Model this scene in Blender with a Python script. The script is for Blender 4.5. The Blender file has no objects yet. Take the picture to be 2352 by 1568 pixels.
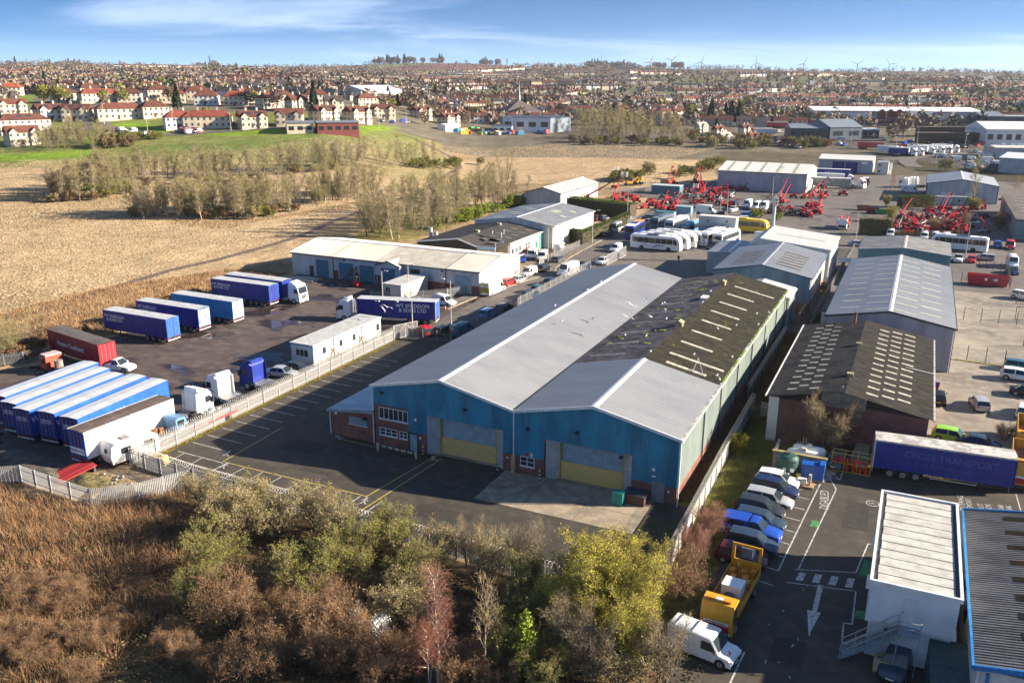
import bpy,math,random
import numpy as np
from mathutils import Vector,Matrix
S=bpy.context.scene
C=S.collection
rnd=random.Random(7)
R_=math.radians
# ------------------------------------------------------------------ camera
CAM_F,CAM_P,CAM_R,CAM_H=1965.0,R_(16.9),.005,39.0 # focal length in units of a 2352 px wide frame
cam=bpy.data.cameras.new('camera')
cam.sensor_width=36.0
cam.lens=36.0*CAM_F/2352.0
cam.clip_start=1.0
cam.clip_end=30000.0
cam_o=bpy.data.objects.new('camera',cam)
C.objects.link(cam_o)
cam_o.matrix_world=Matrix.Translation((0,0,CAM_H))@Matrix.Rotation(math.pi/2-CAM_P,4,'X')@Matrix.Rotation(CAM_R,4,'Z')
S.camera=cam_o
# ------------------------------------------------------------------ sky, sun, exposure
SUN_EL,SUN_AZ=R_(21.0),R_(-1.5) # sun stands towards +X (to the right), low
SKY_STRENGTH,SUN_STRENGTH,EXPOSURE=.05,5.0,1.85
w=bpy.data.worlds.new('World');S.world=w;w.use_nodes=True
nt=w.node_tree;N=nt.nodes;K=nt.links;N.clear()
sky=N.new('ShaderNodeTexSky');sky.sky_type='NISHITA';sky.sun_disc=False
sky.sun_elevation=SUN_EL;sky.sun_rotation=math.pi/2-SUN_AZ
sky.altitude=150;sky.air_density=1.0;sky.dust_density=.3;sky.ozone_density=4.0
tc=N.new('ShaderNodeTexCoord');sp=N.new('ShaderNodeSeparateXYZ');K.new(tc.outputs['Generated'],sp.inputs[0])
def wm(op,a,b,clamp=False):
 n=N.new('ShaderNodeMath');n.operation=op;n.use_clamp=clamp
 for i,q in enumerate((a,b)):
  if q is None:continue
  if isinstance(q,(int,float)):n.inputs[i].default_value=q
  else:K.new(q,n.inputs[i])
 return n.outputs[0]
zc=wm('ADD',wm('MAXIMUM',sp.outputs[2],0.0),.10)
cx=N.new('ShaderNodeCombineXYZ')
K.new(wm('DIVIDE',sp.outputs[0],zc),cx.inputs[0]);K.new(wm('DIVIDE',sp.outputs[1],zc),cx.inputs[1])
mp=N.new('ShaderNodeMapping');mp.inputs['Scale'].default_value=(.34,.50,1);mp.inputs['Rotation'].default_value=(0,0,.5);mp.inputs['Location'].default_value=(3.1,.7,0)
K.new(cx.outputs[0],mp.inputs[0])
n1=N.new('ShaderNodeTexNoise');n1.inputs['Scale'].default_value=1.1;n1.inputs['Detail'].default_value=7;n1.inputs['Roughness'].default_value=.58;n1.inputs['Distortion'].default_value=.7
K.new(mp.outputs[0],n1.inputs['Vector'])
cr=N.new('ShaderNodeMapRange');cr.interpolation_type='SMOOTHSTEP';cr.inputs[1].default_value=.45;cr.inputs[2].default_value=.74;cr.inputs[4].default_value=.72
K.new(n1.outputs[0],cr.inputs[0])
hz=N.new('ShaderNodeMapRange');hz.interpolation_type='SMOOTHSTEP';hz.inputs[1].default_value=-.02;hz.inputs[2].default_value=.055;hz.inputs[3].default_value=.8;hz.inputs[4].default_value=.0
K.new(sp.outputs[2],hz.inputs[0]) # thin bright air low over the land
lk=N.new('ShaderNodeCombineXYZ');K.new(sp.outputs[0],lk.inputs[0]);K.new(sp.outputs[1],lk.inputs[1]);K.new(wm('ADD',wm('MULTIPLY',sp.outputs[2],4.0),.05),lk.inputs[2])
nv=N.new('ShaderNodeVectorMath');nv.operation='NORMALIZE';K.new(lk.outputs[0],nv.inputs[0]);K.new(nv.outputs[0],sky.inputs[0]) # the blue stands low, as in the photograph
hsv=N.new('ShaderNodeHueSaturation');hsv.inputs['Saturation'].default_value=2.0;hsv.inputs['Value'].default_value=1.0
K.new(sky.outputs[0],hsv.inputs['Color'])
mx0=N.new('ShaderNodeMix');mx0.data_type='RGBA';mx0.inputs[7].default_value=(4.1,5.9,8.8,1)
K.new(hz.outputs[0],mx0.inputs[0]);K.new(hsv.outputs[0],mx0.inputs[6])
mx=N.new('ShaderNodeMix');mx.data_type='RGBA';mx.inputs[7].default_value=(4.4,5.8,8.3,1)
K.new(cr.outputs[0],mx.inputs[0]);K.new(mx0.outputs[2],mx.inputs[6])
bg=N.new('ShaderNodeBackground');bg.inputs[1].default_value=SKY_STRENGTH
ow=N.new('ShaderNodeOutputWorld');K.new(mx.outputs[2],bg.inputs[0]);K.new(bg.outputs[0],ow.inputs[0])
sun=bpy.data.lights.new('sun','SUN');sun.energy=SUN_STRENGTH;sun.angle=R_(.53);sun.color=(1,.87,.70)
sun_o=bpy.data.objects.new('sun',sun);C.objects.link(sun_o)
sd=Vector((math.cos(SUN_AZ)*math.cos(SUN_EL),math.sin(SUN_AZ)*math.cos(SUN_EL),math.sin(SUN_EL)))
sun_o.rotation_euler=sd.to_track_quat('Z','Y').to_euler();sun_o.location=(200,100,150)
S.view_settings.view_transform='Standard';S.view_settings.look='None'
S.view_settings.exposure=EXPOSURE;S.view_settings.gamma=1.0
S.cycles.max_bounces=5;S.cycles.diffuse_bounces=2;S.cycles.glossy_bounces=2;S.cycles.transmission_bounces=2;S.cycles.volume_bounces=0
S.cycles.transparent_max_bounces=8
# ------------------------------------------------------------------ from photo pixels to places on the ground
# each key is a crop of the photograph: origin and scale in photo pixels; a pixel gives a direction, the ground (or a known height) the distance
CROP=dict(A1=(0,160,.5442),A2=(1280,160,.5442),A3=(2560,160,.5442),A4=(0,900,.6378),A5=(1000,900,.6378),A6=(2280,900,.6633),A7=(1900,500,.8248),A8=(2400,1560,.6377),B1=(2200,560,.3401),B2=(3000,560,.3571),B3=(1600,700,.3401),B4=(3000,900,.3827),B5=(0,1600,.6123),B6=(1200,1700,.5952),B7=(0,500,.5527),B8=(1200,480,.4677),C1=(1200,1360,.3444),C2=(1900,1400,.3444),C3=(2200,940,.4252),C4=(3240,1800,.4847),E2=(3300,500,.2296),E3=(3400,1280,.3953),E4=(2500,1560,.4721),D=(0,0,1.6327))
def Q(k,x,y):
 a,b,s=CROP[k]
 return(a+s*x)/1.6327,(b+s*y)/1.6327
def ray(x,y):
 a0,b0=x-1176,y-784
 a=a0*math.cos(CAM_R)+b0*math.sin(CAM_R);b=-a0*math.sin(CAM_R)+b0*math.cos(CAM_R)
 c,s=math.cos(CAM_P),math.sin(CAM_P)
 return a/CAM_F,c-b/CAM_F*s,-s-b/CAM_F*c
def g(k,x,y,z=0.0):
 d=ray(*Q(k,x,y));t=(z-CAM_H)/d[2]
 return Vector((d[0]*t,d[1]*t,z))
# ------------------------------------------------------------------ terrain height
_D=[0,190,260,330,380,430,480,560,700,1000,1500,2500,3500,5000,9000]
_ZL=[0,0,2,6,11,18,24,28,30,38,48,66,84,96,110]
_ZM=[0,0,0,0,.5,2,4,7.5,12.5,24,42,68,92,96,100]
_ZR=[0,0,0,0,0,.8,3,7,12,24,40,60,76,86,90]
def terr(x,y):
 x=np.asarray(x,float);y=np.asarray(y,float)
 d=np.maximum(y,1.0)
 s=np.clip(x/d,-.75,.75)
 l=np.interp(d,_D,_ZL);m=np.interp(d,_D,_ZM);r=np.interp(d,_D,_ZR)
 tl=np.clip((-s-.02)/.22,0,1);tl=tl*tl*(3-2*tl)
 tr=np.clip((s-.05)/.25,0,1);tr=tr*tr*(3-2*tr)
 z=m*(1-tl)*(1-tr)+l*tl+r*tr
 k=np.clip((d-700)/1500,0,1)
 z=z+k*(6*np.sin(x/210.+y/330.)+4*np.sin(x/120.-y/170.+1.3))
 z=z+12*np.exp(-((s+.08)/.055)**2)*np.clip((d-2500)/900,0,1)
 z=z+4*np.sin(x/700.+1.0)*np.clip((d-2500)/900,0,1)
 return z
def pick(k,x,y):
 "first point of the ground along the ray of a photo pixel"
 d=ray(*Q(k,x,y));t=20.0;st=2.0
 for i in range(4000):
  zz=float(terr(d[0]*t,d[1]*t))
  if CAM_H+d[2]*t<=zz:break
  t+=st
  if t>6000:break
  if t>800:st=6.0
 return Vector((d[0]*t,d[1]*t,float(terr(d[0]*t,d[1]*t))))
TH=R_(-25.2) # the estate's streets and sheds share one direction
E1=Vector((math.cos(TH),math.sin(TH),0));E2=Vector((-math.sin(TH),math.cos(TH),0))
# ------------------------------------------------------------------ materials
MATS={}
def M(name,col,rough=.6,metal=0.,var=.18,scale=1.5,bump=0.,bscale=20.,col2=None,spec=.4,detail=3,stretch=None,streak=None):
 if name in MATS:return MATS[name]
 m=bpy.data.materials.new(name);m.use_nodes=True;MATS[name]=m
 t=m.node_tree;n=t.nodes;b=n['Principled BSDF']
 b.inputs['Roughness'].default_value=rough;b.inputs['Metallic'].default_value=metal
 b.inputs['Specular IOR Level'].default_value=spec
 if var<=0:
  b.inputs['Base Color'].default_value=(*col,1)
 if var>0 or bump>0:
  co=n.new('ShaderNodeTexCoord');src=co.outputs['Object']
  if stretch:
   mpn=n.new('ShaderNodeMapping');mpn.inputs['Scale'].default_value=stretch;t.links.new(src,mpn.inputs[0]);src=mpn.outputs[0]
 if var>0:
  nz=n.new('ShaderNodeTexNoise');nz.inputs['Scale'].default_value=scale;nz.inputs['Detail'].default_value=detail;nz.inputs['Roughness'].default_value=.62
  t.links.new(src,nz.inputs['Vector'])
  rp=n.new('ShaderNodeValToRGB');e=rp.color_ramp.elements
  c2=col2 or tuple(max(0,c*(1-2.2*var))for c in col);c1=col if col2 else tuple(min(1,c*(1+.8*var))for c in col)
  e[0].position=.34;e[1].position=.66;e[0].color=(*c2,1);e[1].color=(*c1,1)
  t.links.new(nz.outputs[0],rp.inputs[0]);t.links.new(rp.outputs[0],b.inputs['Base Color'])
 if bump>0:
  nb=n.new('ShaderNodeTexNoise');nb.inputs['Scale'].default_value=bscale;nb.inputs['Detail'].default_value=3
  t.links.new(src,nb.inputs['Vector'])
  bp=n.new('ShaderNodeBump');bp.inputs['Strength'].default_value=bump;bp.inputs['Distance'].default_value=.05
  t.links.new(nb.outputs[0],bp.inputs['Height']);t.links.new(bp.outputs[0],b.inputs['Normal'])
 return m
def brick_mat(name,c1,c2,mortar,scale=1.0):
 if name in MATS:return MATS[name]
 m=bpy.data.materials.new(name);m.use_nodes=True;MATS[name]=m
 t=m.node_tree;n=t.nodes;b=n['Principled BSDF'];b.inputs['Roughness'].default_value=.85
 co=n.new('ShaderNodeTexCoord');sx=n.new('ShaderNodeSeparateXYZ');t.links.new(co.outputs['Object'],sx.inputs[0])
 ad=n.new('ShaderNodeMath');ad.operation='ADD';t.links.new(sx.outputs[0],ad.inputs[0]);t.links.new(sx.outputs[1],ad.inputs[1])
 cb=n.new('ShaderNodeCombineXYZ');t.links.new(ad.outputs[0],cb.inputs[0]);t.links.new(sx.outputs[2],cb.inputs[1])
 br=n.new('ShaderNodeTexBrick');br.inputs['Scale'].default_value=scale;br.inputs['Brick Width'].default_value=.225*2;br.inputs['Row Height'].default_value=.15
 br.inputs['Mortar Size'].default_value=.012
 br.inputs['Color1'].default_value=(*c1,1);br.inputs['Color2'].default_value=(*c2,1);br.inputs['Mortar'].default_value=(*mortar,1)
 t.links.new(cb.outputs[0],br.inputs['Vector'])
 nz=n.new('ShaderNodeTexNoise');nz.inputs['Scale'].default_value=.7;nz.inputs['Detail'].default_value=4;t.links.new(co.outputs['Object'],nz.inputs['Vector'])
 mr=n.new('ShaderNodeMapRange');mr.inputs[1].default_value=.3;mr.inputs[2].default_value=.7;mr.inputs[3].default_value=.6;mr.inputs[4].default_value=1.15;t.links.new(nz.outputs[0],mr.inputs[0])
 mu=n.new('ShaderNodeMix');mu.data_type='RGBA';mu.blend_type='MULTIPLY';mu.inputs[0].default_value=1
 t.links.new(br.outputs[0],mu.inputs[6]);t.links.new(mr.outputs[0],mu.inputs[7]);t.links.new(mu.outputs[2],b.inputs['Base Color'])
 bp=n.new('ShaderNodeBump');bp.inputs['Strength'].default_value=.3;bp.inputs['Distance'].default_value=.02;t.links.new(br.outputs[1],bp.inputs['Height']);bp.invert=True;t.links.new(bp.outputs[0],b.inputs['Normal'])
 return m
def speckle_mat(name,base,spots,rough=.9,metal=0.):
 "base colour with several layers of blotches: spots = [(colour, noise scale, low, high, stretch)]"
 if name in MATS:return MATS[name]
 m=bpy.data.materials.new(name);m.use_nodes=True;MATS[name]=m
 t=m.node_tree;n=t.nodes;b=n['Principled BSDF'];b.inputs['Roughness'].default_value=rough;b.inputs['Metallic'].default_value=metal
 co=n.new('ShaderNodeTexCoord');last=None
 for i,(col,sc,lo,hi,st)in enumerate(spots):
  mpn=n.new('ShaderNodeMapping');mpn.inputs['Scale'].default_value=st;mpn.inputs['Location'].default_value=(i*7.3,i*3.1,0)
  t.links.new(co.outputs['Object'],mpn.inputs[0])
  nz=n.new('ShaderNodeTexNoise');nz.inputs['Scale'].default_value=sc;nz.inputs['Detail'].default_value=5;nz.inputs['Roughness'].default_value=.65
  t.links.new(mpn.outputs[0],nz.inputs['Vector'])
  mr=n.new('ShaderNodeMapRange');mr.inputs[1].default_value=lo;mr.inputs[2].default_value=hi;t.links.new(nz.outputs[0],mr.inputs[0])
  mi=n.new('ShaderNodeMix');mi.data_type='RGBA';t.links.new(mr.outputs[0],mi.inputs[0])
  mi.inputs[7].default_value=(*col,1)
  if last is None:mi.inputs[6].default_value=(*base,1)
  else:t.links.new(last,mi.inputs[6])
  last=mi.outputs[2]
 t.links.new(last,b.inputs['Base Color'])
 return m
def paint(col,rough=.32,metal=0.):
 k='paint_%.2f_%.2f_%.2f_%.2f'%(*col,metal)
 return M(k,col,rough,metal,var=.06,scale=2.5,spec=.5)
GLASS=M('dark_glass',(.02,.028,.035),.12,0,var=0,spec=.7)
RUBBER=M('rubber',(.022,.022,.024),.85,var=.1)
STEEL=M('galvanised_steel',(.42,.44,.46),.5,.35,var=.14,scale=4)
DKSTEEL=M('dark_steel',(.07,.075,.08),.6,.2,var=.15)
ALU=M('aluminium_rim',(.5,.5,.52),.35,.7,var=0)
WHITE=M('white_gloss',(.78,.78,.77),.35,var=.05)
BLACK=M('black_plastic',(.03,.03,.033),.6,var=0)
LAMP_W=M('headlamp_lens',(.7,.72,.75),.15,var=0,spec=.7)
LAMP_R=M('tail_lamp_lens',(.45,.02,.02),.25,var=0)
# ------------------------------------------------------------------ mesh builder
class MB:
 def __init__(s):s.v=[];s.f=[];s.m=[]
 def add(s,vs,fs,m=0):
  o=len(s.v);s.v.extend(vs)
  s.f.extend([tuple(i+o for i in f)for f in fs]);s.m.extend([m]*len(fs));return s
 def box(s,x0,y0,z0,x1,y1,z1,m=0):
  return s.add([(x0,y0,z0),(x1,y0,z0),(x1,y1,z0),(x0,y1,z0),(x0,y0,z1),(x1,y0,z1),(x1,y1,z1),(x0,y1,z1)],
      [(0,3,2,1),(4,5,6,7),(0,1,5,4),(1,2,6,5),(2,3,7,6),(3,0,4,7)],m)
 def quad(s,a,b,c,d,m=0):return s.add([tuple(a),tuple(b),tuple(c),tuple(d)],[(0,1,2,3)],m)
 def bar(s,p,q,w,h,m=0,up=(0,0,1)):
  p=Vector(p);q=Vector(q);d=(q-p).normalized();u=Vector(up)
  sd=d.cross(u)
  if sd.length<1e-5:sd=d.cross(Vector((1,0,0)))
  sd=sd.normalized()*(w/2);u=sd.cross(d).normalized()*(h/2)
  vs=[tuple(a+i*sd+j*u)for a in(p,q)for i,j in((-1,-1),(1,-1),(1,1),(-1,1))]
  return s.add(vs,[(0,3,2,1),(4,5,6,7),(0,1,5,4),(1,2,6,5),(2,3,7,6),(3,0,4,7)],m)
 def cyl(s,p,q,r0,r1=None,n=8,m=0,caps=True):
  r1=r0 if r1 is None else r1
  p=Vector(p);q=Vector(q);d=(q-p).normalized()
  a=d.cross(Vector((0,0,1))if abs(d.z)<.9 else Vector((1,0,0))).normalized();b=d.cross(a)
  vs=[]
  for c,r in((p,r0),(q,r1)):
   for i in range(n):
    t=2*math.pi*i/n;vs.append(tuple(c+a*(math.cos(t)*r)+b*(math.sin(t)*r)))
  fs=[(i,(i+1)%n,n+(i+1)%n,n+i)for i in range(n)]
  if caps:fs+=[tuple(range(n-1,-1,-1)),tuple(range(n,2*n))]
  return s.add(vs,fs,m)
 def prism(s,poly,axis,a,b,m=0):
  "polygon of (u,v) pulled along axis from a to b; axis y: (u,v)=(x,z); axis x: (u,v)=(y,z); axis z: (u,v)=(x,y)"
  f={'y':lambda u,v,t:(u,t,v),'x':lambda u,v,t:(t,u,v),'z':lambda u,v,t:(u,v,t)}[axis]
  n=len(poly)
  vs=[f(u,v,a)for u,v in poly]+[f(u,v,b)for u,v in poly]
  return s.add(vs,[(i,(i+1)%n,n+(i+1)%n,n+i)for i in range(n)]+[tuple(range(n-1,-1,-1)),tuple(range(n,2*n))],m)
 def loft(s,rings,m=0,close=True,caps=True):
  n=len(rings[0]);vs=[tuple(p)for r in rings for p in r];fs=[]
  for k in range(len(rings)-1):
   for i in range(n if close else n-1):
    j=(i+1)%n;fs.append((k*n+i,k*n+j,(k+1)*n+j,(k+1)*n+i))
  if caps:fs+=[tuple(range(n-1,-1,-1)),tuple(range((len(rings)-1)*n,len(rings)*n))]
  return s.add(vs,fs,m)
 def sphere(s,c,r,n=8,k=5,m=0,sz=1.0):
  rings=[]
  for j in range(k+1):
   t=math.pi*j/k;rr=max(.001,math.sin(t))*r;z=-math.cos(t)*r*sz
   rings.append([(c[0]+rr*math.cos(2*math.pi*i/n),c[1]+rr*math.sin(2*math.pi*i/n),c[2]+z)for i in range(n)])
  return s.loft(rings,m)
 def mesh(s,name,mats,smooth=None):
  me=bpy.data.meshes.new(name);me.from_pydata(s.v,[],s.f)
  for x in(mats if isinstance(mats,(list,tuple))else[mats]):me.materials.append(x)
  if any(s.m):me.polygons.foreach_set('material_index',s.m)
  me.update()
  if smooth is not None:
   me.polygons.foreach_set('use_smooth',[True]*len(me.polygons));me.set_sharp_from_angle(angle=R_(smooth))
  return me
 def build(s,name,mats,parent=None,smooth=None):
  return obj(name,s.mesh(name,mats,smooth),parent)
def obj(name,me,parent=None):
 o=bpy.data.objects.new(name,me);C.objects.link(o)
 if parent is not None:o.parent=parent
 return o
def tag(o,label,cat,group=None):
 o['label']=label;o['category']=cat
 if group:o['group']=group
 return o
def struct(o):o['kind']='structure';return o
def stuff(o,label=None,cat=None):
 o['kind']='stuff'
 if label:o['label']=label;o['category']=cat
 return o
def thing(name,label,cat,loc=(0,0,0),rz=0.0,group=None,scale=1.0):
 o=bpy.data.objects.new(name,None);C.objects.link(o);o.empty_display_size=.3
 o.location=loc;o.rotation_euler=(0,0,rz)
 if scale!=1.0:o.scale=(scale,)*3 if not isinstance(scale,tuple)else scale
 return tag(o,label,cat,group)
class Tpl:
 "a thing's parts, shared by all its copies: (name, mesh, parent index or None, key of the paint)"
 def __init__(s):s.p=[]
 def part(s,name,mb,mats,par=None,key=None,smooth=None,loc=None,rot=None):
  me=mb.mesh(name,mats,smooth)if isinstance(mb,MB)else mb
  s.p.append((name,me,par,key,loc,rot));return len(s.p)-1
def inst(t,name,label,cat,loc,rz,group=None,paints=None,scale=1.0,skip=()):
 r=thing(name,label,cat,loc,rz,group,scale);made=[]
 for(pn,me,par,key,pl,pr)in t.p:
  if pn in skip:made.append(None);continue
  o=obj(pn,me,r if par is None else made[par]);made.append(o)
  if pl:o.location=pl
  if pr:o.rotation_euler=pr
  if key and paints and key in paints:
   sl=o.material_slots[0];sl.link='OBJECT';sl.material=paints[key]
 return r
_txt={}
def text_mesh(s,size,ext=0.0,spacing=1.0,shear=0.0,bold=0.0):
 k=(s,size,ext,spacing,shear,bold)
 if k not in _txt:
  cu=bpy.data.curves.new('lettering','FONT');cu.body=s;cu.size=size;cu.align_x='CENTER';cu.align_y='CENTER'
  cu.extrude=ext;cu.space_character=spacing;cu.shear=shear;cu.offset=bold;cu.resolution_u=2;cu.space_line=.9
  o=bpy.data.objects.new('t',cu);me=bpy.data.meshes.new_from_object(o);bpy.data.objects.remove(o);_txt[k]=me
 return _txt[k]
def lettering(s,size,mtx,mat,parent,**kw):
 me=text_mesh(s,size,**kw).copy();me.transform(mtx);me.materials.clear();me.materials.append(mat)
 o=obj('lettering',me,parent);o['label']='lettering reading '+s.replace('\n',' ');return o
def face(origin,ux,uy):
 "matrix that lays flat text on a face: ux = reading direction, uy = up of the letters"
 ux=Vector(ux).normalized();uy=Vector(uy).normalized();n=ux.cross(uy)
 return Matrix(((ux.x,uy.x,n.x,origin[0]),(ux.y,uy.y,n.y,origin[1]),(ux.z,uy.z,n.z,origin[2]),(0,0,0,1)))
def fast_mesh(name,V,Fq,mats,mi=None):
 "numpy verts (n,3) and quads/tris (m,k) to a mesh"
 me=bpy.data.meshes.new(name);V=np.asarray(V,np.float32);Fq=np.asarray(Fq,np.int32);k=Fq.shape[1]
 me.vertices.add(len(V));me.vertices.foreach_set('co',V.ravel())
 me.loops.add(Fq.size);me.loops.foreach_set('vertex_index',Fq.ravel())
 me.polygons.add(len(Fq));me.polygons.foreach_set('loop_start',np.arange(0,Fq.size,k,dtype=np.int32))
 try:me.polygons.foreach_set('loop_total',np.full(len(Fq),k,np.int32))
 except Exception:pass
 for x in(mats if isinstance(mats,(list,tuple))else[mats]):me.materials.append(x)
 if mi is not None:me.polygons.foreach_set('material_index',np.asarray(mi,np.int32))
 me.update(calc_edges=True);return me
# ================================================================== GROUND
EO=Vector((-15.26,88.89,0)) # front left corner of the blue warehouse: origin of the estate's own axes
def est(a,b,z=0.0):return Vector((EO.x+E1.x*a+E2.x*b,EO.y+E1.y*a+E2.y*b,z))
def ab(p):
 d=Vector((p[0],p[1],0))-EO;return d.dot(E1),d.dot(E2)
def gab(k,x,y,z=0.0):return ab(g(k,x,y,z))
def place(o):
 "object whose mesh is in estate axes"
 o.location=EO;o.rotation_euler=(0,0,TH);return o
def inpoly(px,py,poly):
 poly=[(p[0],p[1])for p in poly];n=len(poly);r=np.zeros(px.shape,bool);j=n-1
 for i in range(n):
  xi,yi=poly[i];xj,yj=poly[j]
  c=((yi>py)!=(yj>py))&(px<(xj-xi)*(py-yi)/((yj-yi)+1e-12)+xi)
  r^=c;j=i
 return r
def ground_mat(name,c1,c2,c3,rough=.85,s1=.25,s2=2.0,s3=18.,bump=.35,bs=14.,wet=None,stretch=(1,1,1),bdist=.05):
 m=bpy.data.materials.new(name);m.use_nodes=True;t=m.node_tree;n=t.nodes;L=t.links;b=n['Principled BSDF']
 co=n.new('ShaderNodeTexCoord');mpn=n.new('ShaderNodeMapping');mpn.inputs['Scale'].default_value=stretch;L.new(co.outputs['Object'],mpn.inputs[0]);src=mpn.outputs[0]
 def nz(s,d=4,r=.6):
  q=n.new('ShaderNodeTexNoise');q.inputs['Scale'].default_value=s;q.inputs['Detail'].default_value=d;q.inputs['Roughness'].default_value=r;L.new(src,q.inputs['Vector']);return q.outputs[0]
 def mr(v,a,c,d=0.,e=1.):
  q=n.new('ShaderNodeMapRange');q.inputs[1].default_value=a;q.inputs[2].default_value=c;q.inputs[3].default_value=d;q.inputs[4].default_value=e;L.new(v,q.inputs[0]);return q.outputs[0]
 def mix(f,a,c,bt='MIX'):
  q=n.new('ShaderNodeMix');q.data_type='RGBA';q.blend_type=bt
  for i,v in((0,f),(6,a),(7,c)):
   if isinstance(v,tuple):q.inputs[i].default_value=(*v,1)
   elif isinstance(v,(int,float)):q.inputs[i].default_value=v
   else:L.new(v,q.inputs[i])
  return q.outputs[2]
 big=nz(s1)
 c=mix(mr(big,.35,.65),c1,c2)
 c=mix(mr(nz(s2,5),.45,.75),c,c3)
 c=mix(.6,c,mr(nz(s3,2),.25,.75,.72,1.22),'MULTIPLY')
 if wet:
  wm_=nz(wet[0],3,.5);f=mr(wm_,wet[1],wet[2])
  c=mix(f,c,tuple(x*.45 for x in c1));L.new(mr(f,0,1,rough,wet[3]),b.inputs['Roughness'])
 else:b.inputs['Roughness'].default_value=rough
 L.new(c,b.inputs['Base Color']);b.inputs['Specular IOR Level'].default_value=.35
 bp=n.new('ShaderNodeBump');bp.inputs['Strength'].default_value=bump;bp.inputs['Distance'].default_value=bdist
 L.new(nz(bs,3),bp.inputs['Height'])
 if wet:
  L.new(mr(f,0,1,bump,.02),bp.inputs['Strength'])
 L.new(bp.outputs[0],b.inputs['Normal']);MATS[name]=m;return m
# ---- the terrain sheet, coloured by land cover
_s=np.linspace(-1.25,1.25,430)
_y=np.concatenate([np.arange(-60,470,2.6),470*np.power(20.,np.linspace(0,1,135))])
_X=(_s[None,:]*(np.maximum(_y,-60)[:,None]+190));_Y=np.repeat(_y[:,None],len(_s),1)
_Z=terr(_X,_Y)-.06
STRAW,STRAW2=(.41,.30,.175),(.31,.225,.125)
LAWN,LAWN2,TOWN=(.16,.24,.025),(.17,.185,.055),(.15,.13,.095)
SCRUB,BANK=(.13,.085,.045),(.165,.150,.045)
col=np.zeros(_X.shape+(3,));col[:]=STRAW
rs=np.random.RandomState(3)
def smooth_noise(sc,seed):
 r=np.random.RandomState(seed);out=np.zeros(_X.shape)
 for i in range(6):
  a=r.uniform(0,6.28);k=r.uniform(.6,1.8)/sc
  out+=np.sin((_X*math.cos(a)+_Y*math.sin(a))*k+r.uniform(0,6.28))
 return out/6
nA,nB=smooth_noise(26,1),smooth_noise(9,2)
col[nA>.18]=STRAW2
dist=_Y;sl=_X/np.maximum(_Y,1)
col[(dist>440)]=TOWN
col[(dist>335)&(sl<-.08)&(dist<470)]=(.27,.235,.10)
col[(dist>345+nB*30)&(sl<-.22)&(dist<470)]=LAWN2
col[(dist>400)&(sl<-.10)&(dist<470)]=LAWN2
col[(dist>315)&(sl>.235)&(dist<480)]=(.105,.092,.06)
m_=(dist>700)&(nA+nB>.15);col[m_]=(.115,.125,.05)
col[(dist>1900)]=(.105,.078,.068)
col[(dist>2300)&(nA>.25)]=(.11,.12,.05)
col[(dist>2900)&(sl>-.16)&(sl<.09)]=(.17,.20,.065)
col[(dist>2500)&(dist<2950)&(sl>-.2)&(sl<.12)]=(.15,.085,.075)
col[(dist>4300)&(sl>.1)]=(.12,.13,.12)
def zone(pts,c):
 poly=[pick(*p)for p in pts];col[inpoly(_X,_Y,poly)]=c
def zone_ab(pts,c):
 poly=[est(*p)for p in pts];col[inpoly(_X,_Y,poly)]=c
zone([('D',-40,357),('D',81,352),('D',170,345),('D',250,341),('D',237,349),('D',190,367),('D',-40,371)],LAWN)
zone([('D',300,337),('D',540,325),('D',900,316),('D',905,322),('D',700,334),('D',525,345),('D',305,352)],(.14,.18,.045))
zone([('A1',740,555),('A1',1010,545),('A1',1200,628),('A1',900,640),('A1',690,600)],LAWN)
zone([('A1',1240,640),('A1',1640,600),('A1',1960,595),('A1',1990,625),('A1',1640,645)],LAWN)
zone([('A1',-60,395),('A1',240,360),('A1',215,440),('A1',-60,440)],LAWN)
zone([('A2',60,565),('A2',430,590),('A2',460,602),('A2',60,640)],LAWN)
zone([('A2',1400,440),('A2',1620,450),('A2',1760,520),('A2',1440,525)],LAWN2)
zone([('A3',470,485),('A3',720,485),('A3',720,530),('A3',470,535)],LAWN)
zone([('A3',90,470),('A3',200,470),('A3',200,500),('A3',90,500)],LAWN)
zone([('E2',-600,330),('E2',560,250),('E2',2600,240),('E2',2600,640),('E2',1900,620),('E2',950,520),('E2',620,430),('E2',-600,470)],(.085,.076,.066))
zone([('E2',200,480),('E2',620,430),('E2',950,520),('E2',1900,620),('E2',2600,660),('E2',2600,960),('E2',1900,900),('E2',1250,700),('E2',560,600)],(.060,.052,.030))
zone([('A3',500,640),('A3',1450,640),('A3',1500,735),('A3',500,715)],(.10,.09,.078))
# brown rushes and green rides inside the dry field
zone([('B7',1200,590),('B7',1700,590),('B7',2352,480),('B7',2352,520),('B7',1900,580),('B7',1500,650),('B7',1150,620)],(.24,.155,.075))
zone([('B7',60,400),('B7',330,380),('B7',340,470),('B7',60,460)],(.20,.14,.07))
zone([('B8',440,640),('B8',700,620),('B8',1250,720),('B8',760,900),('B8',300,900)],(.20,.17,.06))
zone([('A4',640,400),('A4',1300,190),('A4',1700,110),('A4',1720,200),('A4',1300,320),('A4',900,420),('A4',640,580),('A4',300,560),('A4',0,640),('A4',0,520)],(.29,.205,.10))
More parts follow.
